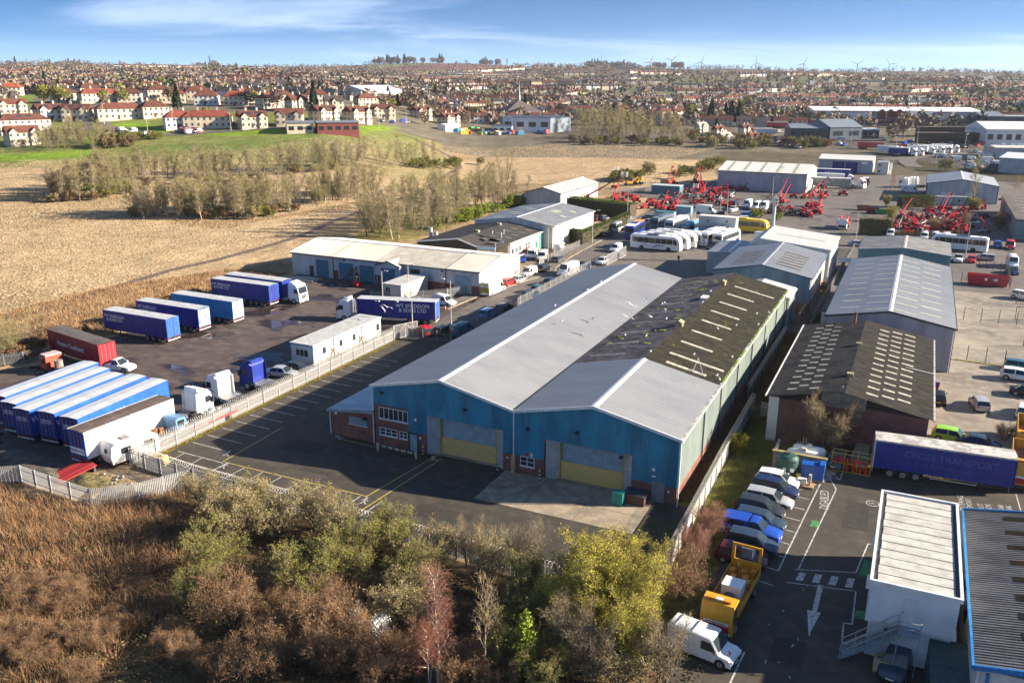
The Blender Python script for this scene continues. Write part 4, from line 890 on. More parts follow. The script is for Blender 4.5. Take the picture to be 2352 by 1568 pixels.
for i in range(9):slab_on_slope(.9+i*2.42,1.65+i*2.42,-.12,he,W_/2,hr,.36,.62,.06,.02).build('rooflight',M('brown_rooflight',(.026,.019,.014),.95,var=.2,spec=.05),t)
for y in(9,12.5):MB().box(-.06,y,2.2,0,y+1.4,3.3).build('window',GLASS,t)
t=thing('ribbed_container','dark green-blue ribbed steel container beside the white cabin block','container',est(56.3,-22.0),TH)
roof_ribs(MB(),0,6.1,0,2.6,2.4,2.6,.3,.05).build('roof',M('dark_teal_steel',(.035,.075,.085),.5,.2,var=.15),t);q=MB();ribs(q,(0,6.1),(0,0),0,2.6,.3,.04);ribs(q,(2.4,0),(2.4,6.1),0,2.6,.3,.04);ribs(q,(2.4,6.1),(0,6.1),0,2.6,.3,.04);ribs(q,(0,0),(2.4,0),0,2.6,.3,.04);q.build('wall',MATS['dark_teal_steel'],t)
# ---- 9. cabins
def cabin(name,label,a,b,W_,L_,h,z0=.15,wall=None,roof=None,wins=(),edge=None,door=None,group=None,loc=None,rz=None,cat='cabin',feet=True):
 t=thing(name,label,cat,loc or est(a,b),TH if rz is None else rz,group)
 q=MB();ribs(q,(0,0),(W_,0),z0,h,.3,.02);ribs(q,(W_,0),(W_,L_),z0,h,.3,.02);ribs(q,(W_,L_),(0,L_),z0,h,.3,.02);ribs(q,(0,L_),(0,0),z0,h,.3,.02);q.build('wall',wall or WHITECLAD,t)
 MB().box(-.12,-.12,h,W_+.12,L_+.12,h+.14).build('roof',roof or GREYROOF,t)
 if edge:MB().box(-.03,-.03,z0,.1,.1,h).box(W_-.1,-.03,z0,W_+.03,.1,h).box(-.03,-.035,h-.15,W_+.03,.05,h).box(W_-.06,-.03,h-.15,W_+.035,L_+.03,h).build('edge_frame',edge,t)
 if feet:
  q=MB()
  for x in(.3,W_-.3):
   for y in(.4,L_/2,L_-.4):q.box(x-.2,y-.2,-.1,x+.2,y+.2,z0)
  q.build('base_block',CONC,t)
 for f,u,z,w_,hh,nx in wins:window(t,{'f':(u,-.02,z),'r':(W_+.02,u,z)}[f],{'f':X_,'r':Y_}[f],w_,hh,nx,1,sill=False,frame=TRIM)
 if door:plank(t,'door',{'f':(door[1],-.02,z0),'r':(W_+.02,door[1],z0)}[door[0]],{'f':X_,'r':Y_}[door[0]],.9,2.0,.05,door[2])
 return t
t=cabin('site_office','long white portable office with grey roof behind the palisade fence',-26.4,17.9,3.9,17.0,3.3,.75,roof=M('cabin_roof_grey',(.44,.44,.42),.6,var=.12),edge=M('cabin_blue_edge',(.10,.22,.42),.5),wins=[('f',.9,1.55,2.2,1.1,3),('r',2.0,1.5,.9,1.1,1),('r',6.0,1.5,.9,1.1,1),('r',9.3,1.5,.9,1.1,1),('r',15.6,1.4,.9,1.2,1)])
MB().box(0.05,.02,-.1,3.85,.3,.72).box(3.6,.3,-.1,3.85,16.9,.72).build('skirt',M('grey_skirt',(.34,.34,.33),.8,var=.15),t)
for y in(4.3,11.3):
 q=MB();q.bar((4.3,y,0),(4.3,y,3.4),.12,.12).bar((4.3,y-1.3,.1),(4.3,y,2.0),.1,.1).bar((4.3,y+1.5,.1),(4.3,y,2.0),.1,.1);q.build('timber_prop',M('weathered_timber',(.20,.14,.09),.9,var=.2),t)
cabin('yard_cabin','short pale cabin with flat roof beside the workshop row',-36.2,56.2,4.0,9.6,2.9,.12,wall=M('cream_cladding',(.55,.53,.48),.6,var=.08),roof=M('cabin_roof_grey',(.44,.44,.42),.6),wins=[('f',.6,1.3,1.1,1.2,2)])
t=cabin('coach_yard_cabin','two-storey pale cabin stack with stairs in the coach yard',.6,149.0,9.6,3.0,2.75,.1,wall=GRCL,wins=[])
q=MB();ribs(q,(0,0),(9.6,0),2.95,5.6,.3,.02);ribs(q,(9.6,0),(9.6,3),2.95,5.6,.3,.02);ribs(q,(9.6,3),(0,3),2.95,5.6,.3,.02);ribs(q,(0,3),(0,0),2.95,5.6,.3,.02);q.build('upper_wall',GRCL,t)
MB().box(-.12,-.12,5.6,9.72,3.12,5.75).build('upper_roof',WHITECLAD,t)
window(t,(2.0,-.02,4.2),X_,.75,.8,1,1);window(t,(6.8,-.02,4.2),X_,.85,.8,1,1)
q=MB();q.bar((-.5,-.9,.2),(3.4,-.9,2.9),.06,.25).bar((-.5,-.2,.2),(3.4,-.2,2.9),.06,.25).box(3.3,-1.0,2.85,9.4,-.1,2.95)
for h in(.55,1.05):q.bar((-.5,-.92,.2+h),(3.4,-.92,2.9+h),.05,.05).bar((3.4,-.95,2.9+h),(9.4,-.95,2.9+h),.05,.05)
for x in(3.4,4.9,6.4,7.9,9.3):q.bar((x,-.95,2.9),(x,-.95,3.95),.05,.05)
q.build('stairs',DKSTEEL,t)
cabin('gate_cabin','small white gatehouse cabin with red-lettered roof edge by the machine yard',15.5,146.5,5.2,2.4,2.7,.1,wall=WHITE,wins=[('f',3.4,1.3,.9,.9,1)])
a,b=gab('B1',720,480);cabin('teal_container','blue-green steel container with pale roof amid the red machines',a,b-1,10.5,5.0,2.9,.1,wall=M('teal_container_steel',(.08,.20,.24),.5,var=.1),roof=M('pale_container_roof',(.45,.52,.52),.5,var=.1),cat='container')
a,b=gab('B1',745,790);cabin('teal_store','teal-topped steel store behind the curved palisade fence',a,b+.3,5.6,2.5,2.7,.05,wall=M('grey_green_steel',(.30,.38,.38),.5,var=.1),roof=M('teal_roof',(.05,.22,.25),.5),cat='container')
a,b=gab('B1',975,720);cabin('blue_tarpaulin_store','pale blue covered store beside the teal-topped store',a,b,4.8,2.4,2.5,.05,wall=M('light_blue_steel',(.22,.38,.50),.5,var=.15),roof=M('light_blue_sheet',(.35,.50,.58),.5,var=.2),cat='container')
a,b=gab('E2',870,1170);cabin('patterned_cabin','small grey-blue cabin near the right-hand grey shed',a,b,5.0,2.6,2.8,.1,wall=GRCL,cat='cabin')
a,b=gab('E2',1160,1175);cabin('blue_grey_cabin','blue-grey cabin with dark window by the bare tree',a,b,5.2,2.6,2.8,.1,wall=BLGREYCLAD,wins=[('f',1.8,1.1,.9,1.0,1)],cat='cabin')
a,b=gab('A6',1275,310);cabin('white_store_box','small white metal store box between the two right-hand sheds',39.6,73.0,2.4,6.0,2.6,.05,roof=M('dark_store_roof',(.05,.07,.06),.8,var=.2),cat='container')
# ---- 10. distant sheds of the estate
t=shed('long_white_shed','large white-roofed shed with ribbed roof facing the red machines',-19.0,259.0,33.0,29.5,7.0,9.4,GREYCLAD,GREYROOF,pitch=.6)
t.location=est(14.0,259.5);t.rotation_euler=(0,0,TH+math.pi/2);t.scale=(1,1,1)
for o in list(t.children):bpy.data.objects.remove(o)
W_,L_,he,hr=30,32.5,7.0,9.3
SHR=speckle_mat('white_streak_roof',(.56,.55,.51),[((.40,.41,.35),.35,.56,.66,(.05,1.3,1))],.5)
zt_=lambda u:he+(hr-he)*(1-abs(u-W_/2)/(W_/2))-.03
ribs(MB(),(0,0),(W_,0),0,zt_,.5).build('gable_wall',WHITECLAD,t);ribs(MB(),(W_,0),(W_,L_),0,he,.5).build('back_wall',GREYCLAD,t)
ribs(MB(),(W_,L_),(0,L_),0,zt_,.5).build('gable_wall',WHITECLAD,t);ribs(MB(),(0,L_),(0,0),0,he,.5).build('front_wall',GREYCLAD,t)
roof_ribs(MB(),-.3,L_+.3,-.3,he-.05,W_/2,hr,.6,.06).build('roof_slope',SHR,t);roof_ribs(MB(),-.3,L_+.3,W_+.3,he-.05,W_/2,hr,.6,.06).build('roof_slope',SHR,t)
for y in(4.5,10.5,16.5,22.5,28.5):slab_on_slope(y,y+1.0,-.3,he-.05,W_/2,hr,.05,.97,.07,.02).build('rooflight',M('greenish_rooflight',(.36,.38,.27),.6,var=.15),t)
MB().box(-.45,-.3,he-.25,-.3,L_+.3,he-.02).build('gutter',DARKTRIM,t)
t=shed('blue_door_shed','pale shed with two large dark blue doors and white roof',8.7,345.6,22.8,22,6.0,7.6,GREYCLAD,SHR,pitch=.8)
for o in list(t.children):bpy.data.objects.remove(o)
W_,L_=22.8,21;he,hr=6.0,7.4
ribs(MB(),(0,0),(W_,0),0,he,.5).build('front_wall',GREYCLAD,t);ribs(MB(),(W_,0),(W_,L_),0,lambda u:he+(hr-he)*(1-abs(u-L_/2)/(L_/2)),.5).build('gable_wall',GREYCLAD,t);ribs(MB(),(W_,L_),(0,L_),0,he,.5).build('back_wall',GREYCLAD,t);ribs(MB(),(0,L_),(0,0),0,lambda u:he+(hr-he)*(1-abs(u-L_/2)/(L_/2)),.5).build('gable_wall',GREYCLAD,t)
roof_x(-.3,W_+.3,-.3,he-.03,L_/2,hr,.7,.05).build('roof_slope',SHR,t);roof_x(-.3,W_+.3,L_+.3,he-.03,L_/2,hr,.7,.05).build('roof_slope',SHR,t)
for x in(6.0,11.6):roller(t,(x,-.06,0),X_,5.1,5.0,M('navy_shutter',(.015,.03,.17),.5,var=.1),slat=.3)
plank(t,'wall_sign',(18.2,-.04,4.2),X_,2.6,1.1,.05,WHITE)
a,b=gab('B2',800,265);t=cabin('cabin_stack','two stacked white cabins with outside stair by the blue-doored shed',a,b,4.6,7.5,5.4,.1,wall=WHITECLAD,wins=[('f',.5,3.6,1.0,1.0,1),('f',.5,1.0,1.0,1.0,1)],cat='cabin')
MB().bar((5.6,1.0,.1),(5.6,7,4.8),1.0,.15).bar((6.1,1.0,1.1),(6.1,7,5.8),.06,.06).build('stair',TRIM,t)
t=shed('blue_cornered_shed','grey gabled shed with dark blue corner trims behind the bare tree',54.0,258.4,21.8,31.8,6.0,7.8,GREYCLAD,M('cool_grey_roof',(.40,.42,.44),.5,var=.08),pitch=.7,trim=M('navy_trim',(.03,.06,.2),.5),ridge=TRIM,corner=M('navy_trim',(.03,.06,.2),.5))
for x in(-.05,21.65):MB().box(x,-.08,0,x+.25,0,6.0).build('corner_trim',MATS['navy_trim'],t)
t=thing('flat_roofed_hall','long flat brown-roofed hall with green-grey wall at the right edge','hall',est(75.8,184),TH)
ribs(MB(),(0,56),(0,0),0,4.9,.8).build('wall',M('grey_green_wall',(.20,.25,.26),.6,var=.12),t);ribs(MB(),(0,0),(26,0),0,4.9,.8).build('wall',MATS['grey_green_wall'],t);ribs(MB(),(26,56),(0,56),0,4.9,.8).build('wall',MATS['grey_green_wall'],t)
MB().box(-.2,-.2,4.9,26,56.2,5.2).build('roof',M('brown_felt_roof',(.10,.085,.072),.8,var=.18,scale=.3),t)
for i in range(14):MB().box(2+(i%2)*9,2+i*3.8,5.2,7+(i%2)*9,2.8+i*3.8,5.26).build('rooflight',GRPRL,t)
for i in range(7):MB().box(-.08,14+i*2.6,2.6,-.02,15.6+i*2.6,3.8).build('window',GLASS,t)
# ---- hut and plant by the staff car park
t=thing('brick_bund_wall','low mottled brick bund wall behind the green and blue tanks','wall',EO,TH)
q=MB();q.box(41.3,12.9,-.1,46.6,13.2,1.9).box(41.3,13.2,-.1,41.55,16.4,1.9);q.build('brickwork',brick_mat('mottled_brick',(.24,.17,.15),(.42,.37,.36),(.30,.26,.24)),t);MB().box(41.2,12.8,1.9,46.7,13.3,2.0).build('coping',M('mossy_coping',(.30,.24,.10),.9,var=.2),t)
# ================================================================== VEHICLES (templates look along +X, stand on z = 0)
def loft_body(st,sec=None):
 "stations (x, zlow, ztop, halfwidth)"
 rings=[]
 for x,zl,zt,hw in st:
  zm=zl+(zt-zl)*.45
  half=[(hw*.90,zl),(hw,zl+(zt-zl)*.22),(hw,zm),(hw*.965,zt-(zt-zl)*.14),(hw*.82,zt),(0,zt+.02)]
  r=[(x,y,z)for y,z in half]+[(x,-y,z)for y,z in half[-2::-1]]
  rings.append(r)
 return rings
def wheel_parts(T,pos,r=.32,w_=.22,rim=ALU,dual=False,n=14):
 wm_=MB();wm_.cyl((0,-w_/2,0),(0,w_/2,0),r,n=n);wme=wm_.mesh('wheel',RUBBER,40)
 rm=MB();rm.cyl((0,-w_/2-.012,0),(0,w_/2+.012,0),r*.6,n=10);rm.cyl((0,-w_/2-.02,0),(0,w_/2+.02,0),r*.2,n=6,m=1);rme=rm.mesh('rim',[rim,DKSTEEL],40)
 for x,y in pos:
  i=T.part('wheel',wme,None,loc=(x,y,r));T.part('rim',rme,None,par=i)
def car_tpl(L=4.3,W=1.8,H=1.48,kind='hatch',far=False):
 T=Tpl();hw=W/2
 belt=H*.60;hood=H*.585;cowl=L*.20
 fr,bk=L/2,-L/2
 if kind in('hatch','suv','estate'):xr0,xr1,xf1,xf0=bk+.08,bk+(.42 if kind!='estate' else .30),L*.10,L*.255
 elif kind=='saloon':xr0,xr1,xf1,xf0=bk+L*.13,bk+L*.27,L*.09,L*.25
 else:xr0,xr1,xf1,xf0=-L*.05,-L*.02,L*.12,L*.24 # pickup
 zb=.20 if kind not in('suv','pickup')else .28
 tail=H*.62 if kind!='saloon' else H*.63
 if kind=='pickup':tail=H*.56
 st=[(bk,zb+.16,tail*.80,hw*.80),(bk+.06,zb+.04,tail*.97,hw*.92),(bk+.35,zb,tail,hw),(-L*.1,zb,belt+.03,hw),(xf0-.05,zb,belt,hw),(xf0+.35,zb,hood,hw*.99),(fr-.42,zb,hood-.10,hw*.97),(fr-.10,zb+.03,hood-.20,hw*.86),(fr,zb+.10,hood-.34,hw*.68)]
 T.part('body',MB().loft(loft_body(st)),WHITE,key='body',smooth=38)
 # greenhouse
 rw,bw=hw*.74,hw*.93;zr=H;q=MB()
 B=[(xf0,belt-.03),(xf1,zr-.06),((xf1+xr1)/2,zr),(xr1,zr-.07),(xr0,belt-.02)]
 rings=[]
 for x,z in B:
  f=(z-belt)/(H-belt);y=bw+(rw-bw)*max(0,f);rings.append([(x,-y,z),(x,-y*.8,z+.014*f),(x,y*.8,z+.014*f),(x,y,z)])
 vs=[p for r in rings for p in r];fs=[]
 for k in range(4):
  for i in range(3):fs.append((4*k+i,4*k+i+1,4*k+5+i,4*k+4+i))
 q.add(vs,fs)
 ls=[4*k for k in range(5)];rs_=[4*k+3 for k in range(5)]
 q.f.append(tuple(ls));q.m.append(0);q.f.append(tuple(rs_[::-1]));q.m.append(0)
 cab=T.part('roof',q,WHITE,key='body',smooth=30)
 def lerp(a,b,t_):return tuple(a[i]+(b[i]-a[i])*t_ for i in range(3))
 def pane(name,p00,p10,p11,p01,ins=.07,off=.012):
  c=Vector([(p00[i]+p10[i]+p11[i]+p01[i])/4 for i in range(3)])
  n=(Vector(p10)-Vector(p00)).cross(Vector(p01)-Vector(p00)).normalized()
  if n.dot(c-Vector((0,0,H*.6)))<0:n=-n
  pts=[Vector(p)+(c-Vector(p))*ins+n*off for p in(p00,p10,p11,p01)]
  T.part(name,MB().quad(*pts),GLASS,par=cab)
 r=rings
 pane('windscreen',r[0][0],r[0][3],r[1][3],r[1][0],.09,.035)
 pane('rear_window',r[4][0],r[4][3],r[3][3],r[3][0],.12,.035)
 for s_ in(0,3):
  lo0,hi0,himid,hi1,lo1=r[0][s_],r[1][s_],r[2][s_],r[3][s_],r[4][s_]
  y=lo0[1];m0=lerp(lo0,lo1,.5);mh=lerp(hi0,hi1,.42)
  pane('side_window',lerp(lo0,lo1,.08),m0,mh,hi0,.10)
  if kind!='pickup':pane('side_window',m0,lerp(lo1,lo0,.06),hi1,mh,.10)
  else:pane('side_window',m0,lerp(lo1,lo0,.06),hi1,mh,.10)
 if not far:
  for s_ in(-1,1):
   T.part('headlight',MB().box(fr-.30,s_*hw*.58-.17,hood-.36,fr-.10,s_*hw*.58+.17,hood-.22),LAMP_W)
   T.part('tail_light',MB().box(bk-.005,s_*hw*.72-.12,tail*.74,bk+.14,s_*hw*.72+.12,tail*.92),LAMP_R)
   T.part('door_mirror',MB().box(xf0-.30,s_*(hw+.08)-.09,belt,xf0-.18,s_*(hw+.08)+.09,belt+.13),WHITE,key='body')
  T.part('number_plate',MB().box(fr-.05,-.26,zb+.20,fr+.012,.26,zb+.31),WHITE);T.part('rear_plate',MB().box(bk-.012,-.26,tail*.62,bk+.02,.26,tail*.62+.11),M('yellow_plate',(.6,.5,.08),.5,var=0))
  T.part('grille',MB().box(fr-.06,-hw*.5,zb+.33,fr+.006,hw*.5,hood-.36),BLACK)
 if kind=='pickup':
  q=MB();q.box(bk+.12,-hw*.78,tail-.02,xr0-.06,hw*.78,tail+.012);T.part('load_bed',q,BLACK)
  q=MB();q.box(bk+.05,-hw*.9,tail-.04,xr0,-hw*.78,tail+.06).box(bk+.05,hw*.78,tail-.04,xr0,hw*.9,tail+.06).box(bk+.02,-hw*.9,tail-.04,bk+.12,hw*.9,tail+.06);T.part('bed_side',q,WHITE,key='body')
 rr=.31 if kind in('hatch','saloon','estate')else .36
 q=MB()
 for x in(fr-.82,bk+.78):q.cyl((x,-hw-.004,rr),(x,hw+.004,rr),rr+.07,n=14)
 T.part('wheel_arch',q,BLACK)
 wheel_parts(T,[(x,s_*(hw-.10))for x in(fr-.82,bk+.78)for s_ in(-1,1)],rr)
 return T
def van_tpl(L=5.0,W=1.95,H=1.95,hoodl=.9,wins=False):
 T=Tpl();hw=W/2;fr,bk=L/2,-L/2;belt=H*.52 if H<2.2 else H*.44
 zr=H;xf=fr-hoodl;xs=xf-(.75 if H<2.2 else .65)
 P=[(bk,.3),(bk+.02,zr-.12),(bk+.15,zr),(xs,zr),(xs+.12,zr-.04),(xf,belt+.02),(fr-.25,belt-.12),(fr,belt-.38),(fr,.3)]
 q=MB()
 rings=[[(x,y*hw*(1 if z<belt else 1-.10*(z-belt)/(zr-belt)),z)for x,z in P]for y in(-1,1)]
 sh=lambda r_:[(x-(.07 if x>0 else-.07),y,z-(.08 if z>1 else 0))for x,y,z in r_];md=lambda f:[(x,y*f,z)for x,y,z in rings[1]]
 q.loft([sh(rings[0]),md(-.88),md(.88),sh(rings[1])])
 q.f=[f[::-1]for f in q.f]
 b=T.part('body',q,WHITE,key='body',smooth=40)
 def gl(name,pts,par=b):T.part(name,MB().quad(*[Vector(p)for p in pts]),GLASS,par=par)
 yb,yt=hw*.86,hw*.80
 nx,nz=(zr-.04-belt-.02),(xf-xs-.12);nl=math.hypot(nx,nz);ox,oz=.02*nx/nl,.02*nz/nl
 gl('windscreen',[(xf-.07+ox,-yb,belt+.12+oz),(xf-.07+ox,yb,belt+.12+oz),(xs+.17+ox,yt,zr-.13+oz),(xs+.17+ox,-yt,zr-.13+oz)])
 for s_ in(-1,1):
  y0,y1=s_*(hw+.012),s_*(hw*.93+.012)
  gl('side_window',[(xf-.20,y0,belt+.05),(xs-.62,y0,belt+.05),(xs-.62,y1,zr*.86 if H<2.2 else zr*.80),(xs+.05,y1,zr*.86 if H<2.2 else zr*.80)][::s_])
  if wins:
   for k in range(3):
    x1=xs-.8-k*(xs-.9-bk)/3;x0=x1-(xs-.9-bk)/3+.15
    gl('side_window',[(x1,y0,belt+.05),(x0,y0,belt+.05),(x0,s_*(hw*.93+.012),zr*.84),(x1,s_*(hw*.93+.012),zr*.84)][::s_])
  T.part('headlight',MB().box(fr-.16,s_*hw*.74-.18,belt-.42,fr+.012,s_*hw*.74+.18,belt-.22),LAMP_W)
  T.part('tail_light',MB().box(bk-.012,s_*hw*.9-.07,.8,bk+.05,s_*hw*.9+.07,1.35),LAMP_R)
  T.part('door_mirror',MB().box(xf-.35,s_*(hw+.11)-.09,belt+.05,xf-.22,s_*(hw+.11)+.09,belt+.32),BLACK)
 if wins:gl('rear_window',[(bk-.005,-hw*.75,belt+.15),(bk-.005,hw*.75,belt+.15),(bk+.008,hw*.7,zr-.35),(bk+.008,-hw*.7,zr-.35)][::-1])
 T.part('bumper',MB().box(fr-.1,-hw*.95,.28,fr+.03,hw*.95,.52),BLACK);T.part('grille',MB().box(fr-.05,-hw*.5,.55,fr+.012,hw*.5,belt-.42),BLACK)
 T.part('number_plate',MB().box(fr,-.26,.33,fr+.045,.26,.44),WHITE)
 q=MB()
 for x in(fr-.85,bk+1.0):q.cyl((x,-hw-.004,.34),(x,hw+.004,.34),.41,n=14)
 T.part('wheel_arch',q,BLACK);wheel_parts(T,[(x,s_*(hw-.1))for x in(fr-.85,bk+1.0)for s_ in(-1,1)],.33)
 return T
def far_tpl(full):
 "one mesh of a whole template, for vehicles of a few pixels"
 bb=MB();mats=[];done={}
 for nm,me,par,key,loc,rot in full.p:
  L_=Vector(loc)if loc else Vector()
  if nm=='rim':
   L_=Vector(full.p[par][4])
  mi=[]
  for k,mt in enumerate(me.materials):
   kk='P' if key else mt.name
   if kk not in done:done[kk]=len(mats);mats.append(mt)
   mi.append(done[kk])
  o=len(bb.v);bb.v+=[tuple(v.co+L_)for v in me.vertices]
  for p in me.polygons:bb.f.append(tuple(i+o for i in p.vertices));bb.m.append(mi[p.material_index])
 T=Tpl();T.p.append(('body',bb.mesh('far_vehicle',mats),None,'body',None,None));T.first=done.get('P',0);return T
HATCH,SUV,SALOON,ESTATE,PICKUP=car_tpl(),car_tpl(4.55,1.88,1.66,'suv'),car_tpl(4.6,1.82,1.44,'saloon'),car_tpl(4.6,1.82,1.47,'estate'),car_tpl(5.3,1.95,1.80,'pickup')
VAN_S,VAN_M,VAN_L,MINIBUS=van_tpl(4.5,1.85,1.85,1.0),van_tpl(5.0,1.95,1.98,.95),van_tpl(6.3,2.05,2.65,.75),van_tpl(6.0,2.0,2.6,.75,True)
KINDS=dict(hatch=(HATCH,'hatchback','car'),suv=(SUV,'off_roader','car'),saloon=(SALOON,'saloon_car','car'),estate=(ESTATE,'estate_car','car'),pickup=(PICKUP,'pickup_truck','pickup'),van_s=(VAN_S,'small_van','van'),van_m=(VAN_M,'panel_van','van'),van_l=(VAN_L,'high_roof_van','van'),minibus=(MINIBUS,'minibus','minibus'))
FAR={k:far_tpl(v[0])for k,v in KINDS.items()}
COL=dict(white=(.74,.74,.73),silver=(.45,.46,.47),grey=(.08,.09,.10),black=(.018,.019,.022),red=(.48,.02,.02),blue=(.02,.07,.38),navy=(.018,.03,.08),teal=(.05,.13,.17),green=(.25,.55,.05),maroon=(.09,.012,.025),gold=(.33,.28,.18),dgrey=(.03,.033,.042),slate=(.03,.05,.08),lblue=(.10,.25,.50),yellow=(.75,.48,.02),orange=(.70,.25,.02),brown=(.15,.10,.07))
def pc(c):return paint(COL[c],.22,.3 if c in('silver','gold')else 0.)
ANG=dict(up=TH+math.pi/2,down=TH-math.pi/2,right=TH,left=TH+math.pi)
def car(kind,colr,label,at,head,group=None,dz=0.):
 T,nm,cat=KINDS[kind];p=est(*at)if len(at)==2 else g(*at)
 if len(at)==3 and p.y>300:p=pick(*at)
 h=ANG[head]if isinstance(head,str)else TH+R_(head)
 if p.length>255:
  r=thing(nm,label,cat,(p.x,p.y,p.z),h,group);o=obj('body',FAR[kind].p[0][1],r);sl=o.material_slots[FAR[kind].first];sl.link='OBJECT';sl.material=pc(colr);return r
 return inst(T,nm,label,cat,(p.x,p.y,p.z+dz),h,group,{'body':pc(colr)})
# ---- curtain-sided trailer
CURT_B=M('blue_curtain',(.012,.035,.26),.42,var=.10,scale=.8);
def trailer_tpl(L=13.6,W=2.55,H=4.0):
 T=Tpl();hw=W/2;z0=1.12
 def curtain(s_):
  q=MB();n=46;o=0
  for i in range(n+1):
   x=-L/2+.12+(L-.24)*i/n;d=.022*math.sin(i*2.4)+.012*math.sin(i*5.1)
   q.v+=[(x,s_*(hw+.005+d*.6),z0-.18+.02*math.sin(i*3.0)),(x,s_*(hw+.01+d),(z0+H)/2),(x,s_*hw,H-.16)]
  for i in range(n):
   for k in range(2):
    f=(3*i+k,3*i+3+k,3*i+4+k,3*i+1+k);q.f.append(f if s_<0 else f[::-1]);q.m.append(0)
  return q
 for s_ in(-1,1):
  T.part('curtain',curtain(s_),CURT_B,key='curt')
  T.part('side_rail',MB().box(-L/2,s_*hw-.02,H-.18,L/2,s_*hw+.02,H),M('pale_rail',(.55,.58,.60),.5,var=.05),key='rail')
  q=MB()
  for i in range(22):x=-L/2+.5+i*(L-1)/21;q.box(x-.02,s_*(hw+.01)-.012,z0-.42,x+.02,s_*(hw+.01)+.012,z0-.12)
  T.part('curtain_straps',q,DKSTEEL)
  T.part('side_guard',MB().bar((-1.0,s_*(hw-.1),.58),(3.4,s_*(hw-.1),.58),.04,.10).bar((-1.0,s_*(hw-.1),.92),(3.4,s_*(hw-.1),.92),.04,.10).bar((-1.0,s_*(hw-.1),.55),(-1.0,s_*(hw-.1),1.05),.05,.05).bar((3.4,s_*(hw-.1),.55),(3.4,s_*(hw-.1),1.05),.05,.05),M('guard_alu',(.5,.5,.5),.5,.4,var=.1))
  T.part('landing_leg',MB().box(3.9,s_*.75-.07,.05,4.05,s_*.75+.07,1.0).box(3.82,s_*.75-.14,.0,4.13,s_*.75+.14,.06),DKSTEEL)
 T.part('roof',MB().add([(-L/2,-hw,H-.02),(L/2,-hw,H-.02),(L/2,0,H+.06),(-L/2,0,H+.06),(L/2,hw,H-.02),(-L/2,hw,H-.02)],[(0,1,2,3),(3,2,4,5)]),speckle_mat('trailer_roof',(.44,.45,.46),[((.30,.30,.29),.5,.45,.68,(1,1,1)),((.55,.56,.57),1.2,.6,.75,(1,1,1))],.6),key='roof')
 T.part('bulkhead',MB().box(L/2-.06,-hw,z0-.1,L/2,hw,H-.03),WHITE,key='front')
 for s_ in(-1,1):
  i=T.part('rear_door',MB().box(-L/2-.03,min(s_*.012,s_*(hw-.10)),z0-.05,-L/2+.04,max(s_*.012,s_*(hw-.10)),H-.14),CURT_B,key='doors')
  q=MB()
  for y in(.28,.85):q.cyl((-L/2-.06,s_*y,z0),(-L/2-.06,s_*y,H-.2),.02,n=5)
  T.part('lock_rod',q,STEEL,par=i)
 T.part('rear_frame',MB().box(-L/2-.02,-hw,z0-.3,-L/2+.1,-hw+.1,H-.02).box(-L/2-.02,hw-.1,z0-.3,-L/2+.1,hw,H-.02).box(-L/2-.02,-hw+.1,H-.14,-L/2+.1,hw-.1,H-.02),MATS['pale_rail'],key='frame')
 T.part('deck',MB().box(-L/2,-hw+.02,z0-.16,L/2,hw-.02,z0-.02),DKSTEEL)
 T.part('chassis',MB().box(-L/2+.3,-.55,.72,L/2-1.5,-.4,z0-.16).box(-L/2+.3,.4,.72,L/2-1.5,.55,z0-.16).box(-5.6,-1.0,.42,-1.6,1.0,.56),DKSTEEL)
 T.part('bumper_bar',MB().box(-L/2-.01,-hw+.05,.5,-L/2+.1,hw-.05,.66),M('bumper_red_white',(.5,.45,.45),.6,var=.1))
 for s_ in(-1,1):T.part('tail_light',MB().box(-L/2-.03,s_*.95-.2,.7,-L/2,s_*.95+.2,.85),LAMP_R)
 wheel_parts(T,[(x,s_*(hw-.2))for x in(-5.0,-3.7,-2.4)for s_ in(-1,1)],.5,.38,M('dusty_hub',(.25,.25,.25),.6,.3),n=16)
 return T
TRAILER=trailer_tpl()
